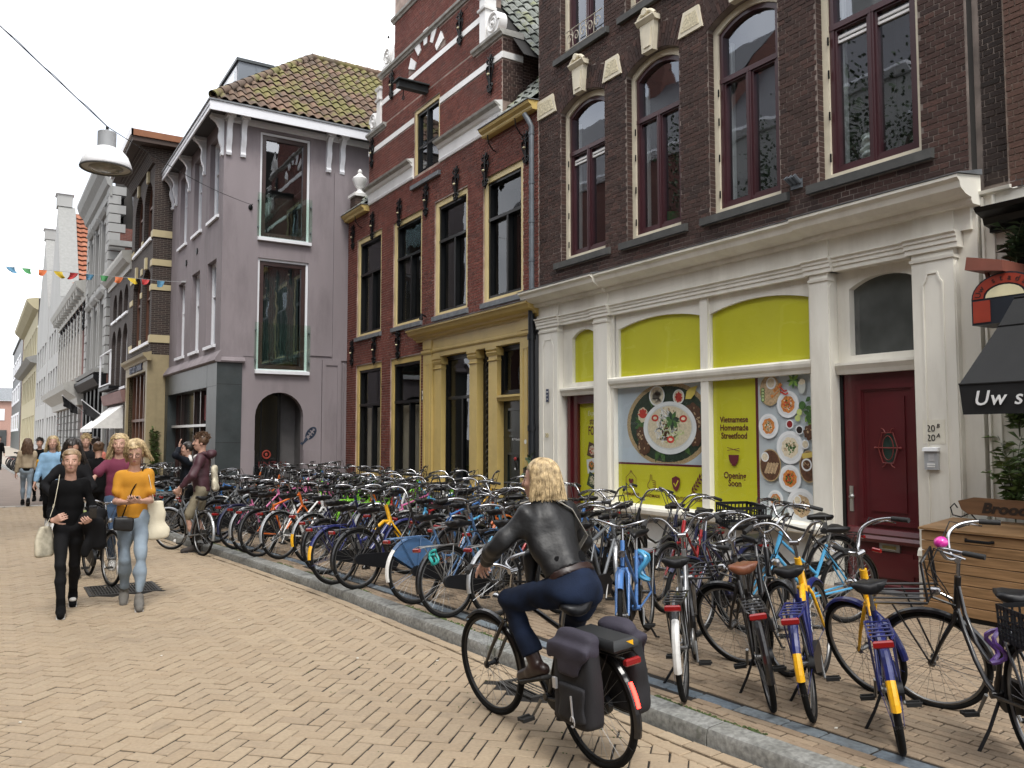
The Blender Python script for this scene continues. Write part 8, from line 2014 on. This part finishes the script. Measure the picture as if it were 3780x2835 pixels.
    if bottom:
        m_, kind, kw = bottom; q = Sdf(); q.grow(tors[:2], .008)
        for d in 'LR':
            q.grow(legs[d][0], kw.get('grow', .007));
            if kind == 'long': q.grow(legs[d][1], kw.get('grow2', kw.get('grow', .007)))
            else: k_, a_ = legs[d][3], legs[d][4]; hp0 = legs[d][2]; q.cap(hp0+(k_-hp0)*.4, k_-(k_-hp0)*.14, .080, .082, k=.03)
        axd = unit(ch-pel); fl = kw.get('flare')
        if fl:
            for d in 'LR': k_, a_ = legs[d][3], legs[d][4]; q.cap(k_+(a_-k_)*.3, a_+V3(0,0,.02), .055, fl, k=.03)
        def cut2(X):
            c = np.where(np.linalg.norm(X-pel-axd*.16, axis=-1) < .21, (X-pel)@axd-.10, -1); an = np.maximum.reduce([((X-legs[d][4])@unit(legs[d][4]-legs[d][3])+.075)*(np.linalg.norm(X-legs[d][4], axis=-1) < .12)-(np.linalg.norm(X-legs[d][4], axis=-1) >= .12) for d in 'LR']); return np.maximum(c, an) if kind == 'long' else c
        J['bot'] = np_obj('trousers' if kind == 'long' else 'shorts', [q.mesh(hx, cut2, kw.get('wr', .003), 5)], m_, root)
    if shoe:
        ms, sole, hi = shoe
        for d in 'LR':
            a_, t = legs[d][4], unit(P['toe'+d]); up2 = unit(legs[d][3]-a_); dn = unit(np.cross(np.cross(t, V3(0,0,1)), t)); b_ = a_-dn*.045; q = Sdf(); q.cap(b_-t*.05+dn*.022, b_+t*.05+dn*.022, .040, .046, k=.02); q.cap(b_+t*.05+dn*.016, b_+t*.17+dn*.004, .045, .037, k=.02); q.cap(b_+dn*.03, a_+up2*hi, .044, .044, k=.02)
            so = np_obj('shoe', [q.mesh(min(hx,.010))], ms, root); q = Sdf(); q.sec(b_-t*.07-dn*.022, b_+t*.165-dn*.028, (.045,.016), (.043,.016), np.cross(t, dn), k=.01); np_obj('sole', [q.mesh(min(hx,.009))], sole, so)
    if hair:
        mh, kind, kw = hair; q = Sdf(); vo = kw.get('vol', 1.0); q.ell(hp_(0,-.022,.038), (.086*vo,.103*vo,.098*(1+(vo-1)*.5)), ax)
        def cut3(X): Q = X-hd; f = Q@lk; u_ = Q@upv; return np.maximum(np.minimum(f-.030+np.maximum(u_-.075,0)*-2.2, .072-u_), -.045-u_ if kind in ('short','up') else -.09-u_-0*f)
        if kind == 'up': q.ell(hp_(0,-.10,.085), (.045,.045,.042), ax, k=.02)
        hb_2 = np_obj('hair', [q.mesh(.010, cut3, .004, 3)], mh, root); rnd = random.Random(kw.get('seed', 1)); st_ = MB(); N = kw.get('n', 220); Ln = kw.get('len', .25)
        wind = V3(*kw.get('wind', (0,0,0)))
        for i in range(N):
            a = rnd.uniform(R(kw.get('az',88)), R(360-kw.get('az',88))) if kind == 'loose' else rnd.uniform(R(35), R(325)) if kind != 'short' else rnd.uniform(0, 6.28); el_ = rnd.uniform(.1, 1.45) if kind != 'short' else rnd.uniform(.2, 1.5)
            dr = V3(math.sin(a)*math.cos(el_), math.cos(a)*math.cos(el_), math.sin(el_)); p = hp_(dr[0]*.083*vo, dr[1]*.098*vo-.022, dr[2]*.093+.038); pts = [p]; ou = rt*dr[0]+lk*dr[1]
            if kind == 'short':
                v = unit(ou*.6+upv*(.5+.5*dr[2])+V3(*[rnd.gauss(0,.5) for _ in range(3)])); pts += [p+v*.02, p+v*.038+V3(*[rnd.gauss(0,.008) for _ in range(3)])]
            elif kind == 'up':
                bn = hp_(0,-.10,.085)
                for j in range(1, 5): t = j/4; m2 = p*(1-t)+bn*t; cc = hp_(0,-.022,.038); o2 = unit(m2-cc); pts.append(np.where(t < 1, cc+o2*max(.097, np.linalg.norm(m2-cc)), bn))
            else:
                v = ou*.35-V3(0,0,1)*.5; cv = rnd.uniform(0, 6); am = kw.get('wave', .008); cc = hp_(0,-.022,.038); m_n = 9
                for j in range(1, m_n):
                    t = j/m_n; v = v*.75+(-V3(0,0,1)*.9+ou*kw.get('out',.08)+wind*t)*.3; p = p+unit(v)*(Ln+.06*dr[2]+rnd.uniform(-.02,.02))/m_n*1.25; w_ = p-cc; rr_ = math.sqrt((w_@rt/.088/vo)**2+(w_@lk/.104/vo)**2+(w_@upv/.100)**2)
                    if rr_ < 1: p = cc+w_/rr_
                    pts.append(p+rt*am*math.sin(cv+t*9)+lk*am*math.cos(cv+t*8))
            n_ = len(pts); st_.tube([Vector(p) for p in pts], [kw.get('r', .0065)*(1-.6*j/(n_-1)) for j in range(n_)], 4, caps=False)
        st_.build('hair_strands', mh, hb_2, smooth=True, fix=False)
    if face and hair:
        q = MB(); q2 = MB(); q3 = MB(); q4 = MB()
        for sg in (-1, 1):
            c = hp_(sg*.031,.070,.004); q.ball(c-lk*.003, .0105, 8, 6); q2.ball(c+lk*.0025, .0085, 8, 5); q3.tube([Vector(hp_(sg*.014,.082,.026)), Vector(hp_(sg*.034,.079,.031)), Vector(hp_(sg*.052,.066,.025))], .0035, 5)
        q4.tube([Vector(hp_(-.024,.078,-.060)), Vector(hp_(0,.093,-.058)), Vector(hp_(.024,.078,-.060))], [.003,.0065,.003], 6)
        e_ = q.build('eyes', M_eye, root, smooth=True); q2.build('irises', M_iris, e_, smooth=True); q3.build('eyebrows', hair[0], root, smooth=True); q4.build('lips', M_lip, root, smooth=True)
    J['s'] = s; J['lk'] = lk
    J['w'] = lambda p: root.matrix_basis @ Vector(p)
    return J
def hang(name, q, m_, J, label, cat, smooth=True, cm=None):
    o = q.build(name, m_, None, smooth=smooth, angle=45) if isinstance(q, MB) else np_obj(name, q, m_, None); bpy.context.view_layer.update(); o.matrix_world = J['root'].matrix_world.copy(); return tag(o, label, cat)
def strap(pts, w=.022, t=.004): q = MB(); q.tube([Vector(p) for p in pts], w, 6, flat=t/w if False else .25); return q
def tote(c, w, h, t, lean=0.0, seed=1, ax=(0,1,0)):
    q = Sdf(); q.sec((c[0],c[1],c[2]-h/2), (c[0]+lean,c[1],c[2]+h/2), (w/2*1.0,t/2), (w/2*.8,t/3), ax, k=.02, pw=3); return [q.mesh(.012, None, .005, seed)]
blond = mat('hair_blond', (.34,.24,.115), .5, amt=.4, scale=30, col2=(.44,.33,.18)); sandy = mat('hair_sandy', (.25,.165,.09), .45, amt=.3, scale=25); brownh = mat('hair_brown', (.10,.055,.03), .45, amt=.3, scale=25); darkh = mat('hair_dark', (.022,.016,.013), .4, amt=.3, scale=25)
jeansL = cloth('jeans_light', (.20,.25,.30), .9, .22, 6, dirt=.4, dirtcol=(.29,.34,.38), dscale=3); jeansD = cloth('jeans_dark', (.008,.014,.032), .9, .35, 8, spec=.2); jeansM = cloth('jeans_mid', (.05,.085,.15), .9, .25); blk = cloth('black', (.0035,.0035,.004), .9, spec=.15); blk2 = cloth('charcoal', (.006,.006,.007), .85, spec=.2); mustard = cloth('mustard', (.50,.225,.016), .85, .08); maroon = cloth('maroon', (.13,.018,.045), .85); plum = cloth('plum', (.055,.018,.026), .6); cream = cloth('cream', (.60,.55,.42), .9, .08); khaki = cloth('khaki', (.22,.19,.13), .9); beige = cloth('beige', (.36,.29,.20), .9, .1); navy = cloth('navy', (.006,.008,.013), .85, spec=.2); skyb = cloth('sky', (.22,.38,.55), .8); leather = mat('leather_black', (.0045,.0045,.005), .5, amt=.3, scale=7, bump=.25, bscale=34); brownl = mat('leather_brown', (.022,.010,.008), .4, amt=.25, scale=8); wsole = mat('sole_white', (.62,.61,.58), .6); gsh = cloth('shoe_grey', (.12,.112,.10), .9); wsh = cloth('shoe_white', (.55,.54,.52), .8); bsole = mat('sole_dark', (.02,.02,.02), .8); phone_m = mat('phone_black', (.01,.01,.011), .2, coat=.5)

# cyclist and her bike
rb_ = bike((2.80,3.59), -2, 'black touring bike ridden by the woman in the leather jacket', 'men', 'black', -5, 4, z=0, guard='black', case=True, rack='black', stand=False, bars='tour', group='bicycles being walked or ridden', light=True, sz=-.02)
for o in rb_.children:
    if 'wheel' in o.name: o.material_slots[0].link = 'OBJECT'; o.material_slots[0].material = M_case
ox, oy = 2.79, 3.70
lc = lambda x, y, z: ((x-ox)/.97, (y-oy)/.97, z/.97)
J = person((ox, oy), 0, 'blonde woman in a black leather jacket riding a bicycle', 1.65, .0105, dict(pel=lc(2.79,3.80,.93), g=.97, sw=1.0, chest=lc(2.76,3.98,1.18), neck=lc(2.75,4.06,1.385), head=lc(2.75,4.10,1.49), look=(-.55,.80,-.05), tw=.10, handL=lc(2.505,4.30,1.015), handR=lc(3.06,4.30,.99), elL=(-1,-.3,-.5), elR=(1,-.5,-.4), footL=lc(2.685,4.02,.44), footR=lc(2.90,3.95,.20), toeL=(-.05,1,-.30), toeR=(0,1,-.25), knL=(-.35,1,.3), knR=(.25,1,.4), curl=1.0, gripL=(.25,.75,-.45), gripR=(-.2,.75,-.45), palmL=(.3,-.5,-.8), palmR=(-.3,-.5,-.8)),
    (leather, 'long', dict(grow=.020, hemd=.07, wr=.012, name='leather_jacket', neck=.075)), (jeansD, 'long', dict(grow=.014, wr=.009)), (brownl, bsole, .16), None, (blond, 'loose', dict(len=.150, n=1500, wave=.007, seed=4, r=.0036, vol=1.05, out=.16, az=78)))
q = Sdf(); q.grow(J['tors'][:2], .011); pl_ = J['pel']; axd = unit(J['ch']-pl_)
np_obj('black_top', [q.mesh(.011, lambda X: np.maximum(.075-(X-pl_)@axd, (X-pl_)@axd-.16), .002, 2)], blk, J['root'])
q = Sdf(); q.grow(J['tors'][:2], .017); np_obj('belt', [q.mesh(.009, lambda X: np.abs((X-pl_)@axd-.055)-.022)], brownl, J['root'])
q = Sdf(); q.cap(lc(2.66,4.05,1.05), lc(2.64,4.03,.86), .05, .02); np_obj('jacket_front', [q.mesh(.011, None, .005, 7)], leather, J['root'])
hang('shoulder_strap', strap([lc(2.62,4.10,1.36), lc(2.74,3.98,1.41), lc(2.86,3.92,1.33), lc(2.95,3.90,1.18), lc(2.93,4.02,1.02)], .017), cloth('strap_grey', (.33,.31,.27)), J, 'grey bag strap crossing the back of the cyclist\'s jacket', 'strap')
# panniers and cushion on the rack
def rear(name, q, m_, label, cat, subs=()):
    o = q.build(name, m_, None, smooth=True, angle=45) if isinstance(q, MB) else np_obj(name, q, m_, None)
    bpy.context.view_layer.update(); o.matrix_world = rb_.matrix_world.copy(); tag(o, label, cat); return o
M_pan = cloth('pannier', (.009,.0088,.011), .8); M_panT = cloth('pannier_top', (.030,.026,.040), .8)
for sg, lab in ((1,'grey double pannier bag on the near side of the cyclist\'s rear wheel'), (-1,'grey pannier bag on the far side of the cyclist\'s rear wheel')):
    q = Sdf(); q.sec((-.06,sg*.170,.37), (-.07,sg*.160,.70), (.165,.070), (.155,.066), (1,0,0), k=.03, pw=4); o = rear('pannier', [q.mesh(.011, None, .0035, 3+sg)], M_pan, lab, 'pannier')
    q = Sdf(); q.sec((-.06,sg*.160,.735), (-.06,sg*.150,.765), (.166,.070), (.155,.06), (1,0,0), k=.03, pw=3); q.sec((-.06,sg*.236,.60), (-.06,sg*.225,.74), (.155,.010), (.16,.016), (1,0,0), k=.03, pw=3); np_obj('lid_flap', [q.mesh(.011, None, .004, 9)], M_panT, o)
    q = Sdf(); q.sec((-.08,sg*.238,.37), (-.08,sg*.236,.53), (.12,.022), (.115,.020), (1,0,0), k=.02, pw=4); np_obj('pocket', [q.mesh(.010, None, .002, 6)], M_pan, o)
    m_ = MB(); m_.tube([(-.12,sg*.262,.36),(-.12,sg*.266,.50)], .006, 5); m_.tube([(-.12+.018*math.cos(t),sg*.266,.36+.03*math.sin(t)) for t in [k*.6 for k in range(10)]], .004, 5); m_.box((.03,sg*.245-.008,.50), (.06,sg*.245+.008,.56)); m_.build('reflective_trim', mat('trim_silver', (.45,.45,.46), .3, metal=.4), o)
q = MB(); q.box((-.30,-.09,.715), (.10,.09,.785), .02); o = rear('rack_cushion', q, mat('cushion_black', (.02,.021,.022), .5), 'black padded cushion on the cyclist\'s luggage rack', 'cushion'); q = MB(); q.poly([(-.302,-.05,.745),(-.302,.0,.775),(-.302,-.05,.775)]); q.build('yellow_mark', M_fr('yellow'), o)
# glowing strip on the rear mudguard: the one lit lamp in view
m_, t_, b_ = _nodes('led_red'); b_.inputs['Base Color'].default_value = (.6,.01,.01,1); b_.inputs['Emission Color'].default_value = (1,.03,.02,1); b_.inputs['Emission Strength'].default_value = 6.0
q = MB()
q.tube([(.376*math.cos(R(a)), 0, .345+.376*math.sin(R(a))) for a in range(146,170,3)], .011, 6)
q.build('led_strip', m_, rb_)

# woman in black with tote and phone
J = person((.68,9.50), 184, 'young woman in black with hair tied up, tote strap and phone', 1.62, .0115, dict(sw=.80, g=.80, pel=(0,0,.92), head=(0,.03,1.575), look=(.05,1,-.04), footL=(-.06,-.38,.14), footR=(.05,.22,.085), toeL=(0,.9,-.45), toeR=(0,1,-.05), handL=(-.20,.21,.95), elL=(-.25,-1,0), handR=(.15,.15,.97), elR=(.25,-1,0), gripL=(.35,.9,.1), palmL=(.5,-.2,.8), gripR=(-.7,.5,.35), palmR=(-.3,-.9,0), curl=1.0, knL=(0,1,.2)),
    (blk, 'long', dict(grow=.014, hemd=-.02, neck=.10, wr=.008, name='black_top')), (blk2, 'long', dict(grow=.010)), (blk, wsole, .09), None, (sandy, 'up', dict(n=320, r=.0035)))
for sg, ft in ((-1,(-.06,-.38,.14)), (1,(.05,.22,.085))): q = MB(); t = (0,.12,-.06) if sg < 0 else (0,.135,-.045); q.ball((ft[0]+t[0],ft[1]+t[1],ft[2]+t[2]), (.036,.036,.024), 10, 6); q.build('toe_cap', wsole, J['root'], smooth=True)
hang('phone', MB().box((-.25,.28,.99), (-.18,.295,1.12), .004), phone_m, J, 'phone in the hand of the woman in black', 'phone')
hang('tote_strap', strap([(.17,.02,1.0),(.13,-.08,1.28),(.105,.0,1.425),(.115,.09,1.33),(.145,.13,1.12),(.185,.14,.98),(.22,.12,.90)], .015), cream, J, 'cream tote strap over the shoulder of the woman in black', 'strap')
hang('tote_bag', tote((.22,.07,.76), .19, .26, .08, seed=3, ax=(.7,.7,0)), cloth('tote_print', (.46,.42,.32), .9, .3, 14), J, 'patterned cream tote bag hanging beside the woman in black', 'bag')
q = Sdf(); q.cap((-.27,.08,1.0), (-.17,.19,.97), .075, .07, k=.05); q.cap((-.25,.13,.95), (-.29,.11,.70), .085, .06, k=.05); q.cap((-.22,.15,.92), (-.15,.16,.62), .06, .03, k=.05); hang('folded_jacket', [q.mesh(.011, None, .014, 8)], blk2, J, 'black jacket draped over the arm of the woman in black', 'jacket')

# woman in the mustard shirt
J = person((1.27,9.50), 186, 'woman in a mustard tee and light jeans looking at her phone', 1.72, .0115, dict(sw=.84, g=.83, pel=(0,-.02,.93), neck=(0,.015,1.43), head=(0,.06,1.565), look=(.12,1,-.40), footL=(-.07,.20,.085), footR=(.06,-.22,.10), toeL=(0,1,-.10), toeR=(.05,1,-.30), handL=(-.05,.26,1.08), handR=(.06,.25,1.07), elL=(-.5,-.8,-.5), elR=(.5,-.8,-.5), gripL=(.55,.7,.1), gripR=(-.55,.7,.1), palmL=(.2,-.2,.9), palmR=(-.2,-.2,.9), curl=.9, knR=(0,1,.1)),
    (mustard, 'short', dict(grow=.018, hemd=-.03, neck=.105, wr=.009, sl=.60, name='mustard_shirt')), (jeansL, 'long', dict(grow=.012, wr=.008)), (gsh, wsh, .03), None, (blond, 'loose', dict(len=.15, n=520, wave=.012, seed=8, wind=(-.75,-.35,.35), r=.0042, vol=1.06, az=95)))
q = MB()
for sg in (-1, 1): q.tube([Vector(J['hp'](sg*.033+.022*math.cos(t), .092, .004+.019*math.sin(t))) for t in [k*.52 for k in range(12)]], .0022, 5, closed=True); q.tube([Vector(J['hp'](sg*.055,.088,.008)), Vector(J['hp'](sg*.076,0,.008))], .002, 4)
q.tube([Vector(J['hp'](-.011,.094,.006)), Vector(J['hp'](.011,.094,.006))], .002, 4); q.build('glasses', phone_m, J['root'])
hang('phone', MB().box((-.035,.32,1.115), (.04,.38,1.135), .004).xf(Matrix.Translation((0,-.02,0))), phone_m, J, 'phone held by the woman in the mustard tee', 'phone')
hang('crossbody_strap', strap([(-.09,.02,1.425),(-.06,.095,1.33),(.02,.115,1.18),(.07,.118,1.02),(.11,.125,.90)], .008), blk, J, 'thin black strap across the mustard tee', 'strap')
q = Sdf(); q.sec((.03,.145,.84), (.15,.135,.85), (.070,.035), (.070,.035), (0,0,1), k=.03, pw=4); hang('crossbody_bag', [q.mesh(.011, None, .002, 2)], leather, J, 'black crossbody bag at the hip of the woman in the mustard tee', 'bag')
hang('tote_strap', strap([(-.19,-.09,1.02),(-.15,-.085,1.28),(-.115,0,1.43),(-.14,.09,1.30),(-.20,.05,1.02)], .014), cream, J, 'cream strap over the left shoulder of the woman in the mustard tee', 'strap')
hang('tote_bag', tote((-.25,-.06,.86), .22, .34, .07, .04, 5, (1,.2,0)), cream, J, 'plain cream tote bag hanging behind the woman in the mustard tee', 'bag')

# girl in maroon pushing a bike, woman with dark hair, others behind
J = person((1.42,12.05), 188, 'girl in a maroon tee with curly hair pushing a bike', 1.78, .0125, dict(footL=(-.06,.16,.085), footR=(.05,-.20,.11), toeR=(0,1,-.3), handR=(.42,.34,.98), elR=(.6,-.6,-.8), handL=(-.22,.10,.85), look=(.1,1,-.08)), (maroon, 'short', dict(grow=.014, name='maroon_shirt', wr=.005)), (jeansM, 'long', dict(grow=.008)), (wsh, wsole, .04), None, (blond, 'loose', dict(len=.26, n=240, wave=.022, seed=12, r=.007)))
q = MB(); q.box((-.30,-.13,.72), (.05,.13,.86), .03); o = q.build('saddle_bag', mat('lime_bag', (.42,.52,.05), .5), None, smooth=True, angle=40); bpy.context.view_layer.update(); o.matrix_world = pb_.matrix_world.copy(); tag(o, 'lime green bag on the rack of the pushed bike', 'bag')
person((.86,11.85), 183, 'dark haired woman in a black jacket behind the woman in black', 1.72, .0125, dict(sw=.82, g=.82, head=(0,.05,1.57), look=(-.2,1,-.35), footL=(-.08,.12,.085), footR=(.07,-.16,.10), handR=(.20,.24,1.02), elR=(1,-.5,-.3), handL=(-.10,.28,1.0), elL=(-1,-.5,-.3)), (blk2, 'long', dict(grow=.022, wr=.007, name='black_jacket', hemd=-.08)), (blk, 'long', {}), (blk, wsole, .03), M_skinD, (darkh, 'loose', dict(len=.30, n=240, wave=.015, seed=15, wind=(-.5,-.3,.2), r=.007)))
person((.98,18.2), 186, 'blonde girl in a light blue and yellow jacket', 1.76, .015, dict(footR=(.06,-.30,.14), footL=(-.06,.24,.085), toeR=(0,.9,-.5), handR=(.26,.12,.85)), (skyb, 'long', dict(grow=.024, wr=.008, name='blue_jacket', hemd=-.08)), (blk, 'long', dict(flare=.075)), (wsh, wsole, .03), None, (blond, 'loose', dict(len=.22, n=160, r=.009)))
o = bpy.data.objects['blue_jacket']; q = Sdf(); q.cap((.175,.0,1.30), (.20,-.03,1.12), .075, .072, k=.03); np_obj('yellow_sleeve_panel', [q.mesh(.016, lambda X: np.abs(X[...,2]-1.20)-.07)], M_fr('yellow'), o.parent)
person((1.62,19.0), 190, 'blond curly headed man farther up the street', 1.78, .017, {}, (blk2, 'long', dict(grow=.025, hemd=-.08)), (blk, 'long', {}), (blk, bsole, .03), None, (blond, 'short', dict(n=200, r=.010)))
person((1.90,20.1), 5, 'dark haired walker in a coral top seen from behind', 1.74, .017, {}, (cloth('coral', (.45,.14,.10)), 'long', dict(grow=.02, hemd=-.05)), (blk, 'long', {}), (blk, bsole, .03), M_skinD, (darkh, 'up', dict(n=110, r=.008)))
person((1.52,15.6), 8, 'brown haired walker in a dark coat seen from behind', 1.66, .016, dict(footL=(-.08,.14,.085), footR=(.08,-.14,.10)), (blk, 'long', dict(grow=.025, hemd=-.10)), (blk, 'long', {}), (blk, bsole, .03), None, (brownh, 'up', dict(n=110, r=.008)))
J = person((.76,24.5), 2, 'woman in a beige jacket and light jeans walking away', 1.70, .016, dict(footL=(-.07,.24,.085), footR=(.05,-.26,.13), toeR=(0,.9,-.5), look=(.15,1,-.1)), (beige, 'long', dict(grow=.028, wr=.010, hemd=.02, name='beige_jacket')), (jeansL, 'long', {}), (blk, bsole, .03), None, (brownh, 'loose', dict(len=.30, n=160, r=.010)))
q = Sdf(); q.grow(J['tors'][:2], .014); p0 = J['pel']; np_obj('black_hem', [q.mesh(.015, lambda X: np.abs(X[...,2]-p0[2]-.0)-.05)], blk, J['root'])
hang('shoulder_bag', tote((.24,.02,.85), .26, .26, .10, seed=9), beige, J, 'small beige bag of the woman walking away', 'bag')
person((1.10,26.2), 190, 'walker in dark clothes beside the woman in beige', 1.70, .018, {}, (blk, 'long', dict(grow=.025, hemd=-.10)), (blk, 'long', {}), (blk, bsole, .03), None, (darkh, 'short', dict(n=100, r=.012)))
person((.30,52), 180, 'tiny distant walker in dark clothes at the left edge', 1.74, .024, {}, (blk, 'long', dict(grow=.025, hemd=-.10)), (blk, 'long', {}), (blk, bsole, .03), None, (darkh, 'short', dict(n=40, r=.014)), face=False)

# the pair waiting with a bike
J = person((2.735,13.35), -72, 'man in a maroon jacket and khaki shorts holding a bike', 1.79, .012, dict(g=.90, sw=.95, footL=(-.06,.06,.085), footR=(.08,-.10,.085), handR=(.14,.30,.93), handL=(-.20,.26,.93), elR=(1,-.6,0), elL=(-1,-.6,0), look=(-.1,1,.02), curl=.9), (plum, 'long', dict(grow=.026, wr=.009, name='maroon_jacket', hemd=-.06)), (khaki, 'short', {}), (cloth('shoe_brown', (.045,.038,.035)), bsole, .02), None, (brownh, 'short', dict(n=420, r=.0075)))
q = Sdf(); q.sec((0,.075,.98), (0,.075,1.36), (.055,.062), (.045,.048), (1,0,0), k=.02); np_obj('white_shirt', [q.mesh(.011)], wsh, J['root'])
q = Sdf(); q.ell((0,-.125,1.41), (.13,.075,.065)); q.cap((-.09,-.03,1.42), (-.08,.05,1.40), .032, .02); q.cap((.09,-.03,1.42), (.08,.05,1.40), .032, .02); np_obj('hood', [q.mesh(.011, None, .007, 3)], plum, J['root'])
for d in 'LR': q = Sdf(); k_, a_ = J['legs'][d][3], J['legs'][d][4]; q.cap(a_+(k_-a_)*.28, a_, .046, .040); np_obj('sock', [q.mesh(.011)], blk, J['root'])
q = Sdf(); q.sec((.05,-.185,.92), (.03,-.165,1.20), (.12,.055), (.10,.035), (1,0,0), k=.03); hang('drawstring_bag', [q.mesh(.013, None, .008, 6)], cream, J, 'cream drawstring bag on the back of the man in maroon', 'bag')
J = person((2.80,14.75), -84, 'woman in a dark jacket shading her face with one hand', 1.66, .0125, dict(handL=(-.03,.155,1.60), elL=(-1,.3,-.6), gripL=(.2,-.1,1), palmL=(0,-1,0), handR=(.22,.10,.84), curl=.25), (navy, 'long', dict(grow=.024, wr=.008, name='dark_jacket', hemd=-.08)), (blk, 'long', {}), (wsh, wsole, .03), None, (darkh, 'up', dict(n=150, r=.006)))
q = Sdf()
for sg in (-1, 1): q.cap((sg*.05,-.02,1.455), (sg*.17,-.02,1.39), .030, .036)
np_obj('white_yoke', [q.mesh(.012)], wsh, J['root'])
q = Sdf(); q.sec((0,-.19,.95), (0,-.17,1.24), (.12,.055), (.10,.035), (1,0,0), k=.03); hang('drawstring_bag', [q.mesh(.013, None, .008, 4)], cream, J, 'cream drawstring bag on the back of the woman shading her face', 'bag')

def on_bike(b, name, q, m_, label, cat):
    o = q.build(name, m_, None, smooth=True, angle=50); bpy.context.view_layer.update(); o.matrix_world = b.matrix_world.copy(); return tag(o, label, cat)
def loop(c, r, n=18, wob=.02): return [(c[0]+r*math.cos(t)*.6, c[1]+wob*math.sin(3*t), c[2]+r*math.sin(t)) for t in [2*math.pi*k/n for k in range(n)]]
M_teal = mat('lock_teal', (.02,.28,.26), .5)
tb = [o for o in bpy.data.objects if o.get('label', '').startswith('worn grey blue bike')][0]
q = MB(); q.tube(loop((-.18,-.06,.60), .07), .012, 6, closed=True); q.tube(loop((-.20,-.07,.58), .05), .012, 6, closed=True); on_bike(tb, 'cable_lock', q, M_teal, 'coiled teal cable lock on the worn grey blue bike', 'lock')
q = MB(); q.tube(loop((.25,.05,.62), .13, wob=.04), .020, 6, closed=True); on_bike(r8, 'chain_lock', q, M_fr('lightblue'), 'light blue chain lock around the medium blue bike', 'lock')
q = MB(); q.tube(loop((.30,.05,.60), .09, wob=.03), .014, 6, closed=True); on_bike(r5, 'chain_lock', q, M_fr('purple'), 'purple chain lock on the black roadster at the right edge', 'lock')
q = MB(); cm = crate_mesh(); q.raw([((v.co.x-1.15)*.8-.13, v.co.y*.8, (v.co.z-.83)*.8+.715) for v in cm.vertices], [tuple(p.vertices) for p in cm.polygons]); o = q.build('crate', M_case, None, fix=False); bpy.context.view_layer.update(); o.matrix_world = r5.matrix_world.copy(); tag(o, 'black plastic crate on the rear rack of the roadster at the right edge', 'crate')
leafy('climbing_plant', (4.25,27.70,.1), 9, 2.2, .18, .16, M_leaf, 'tall climbing plant between the purple house and the tan shopfront', 'plant', seed=21, per=14)
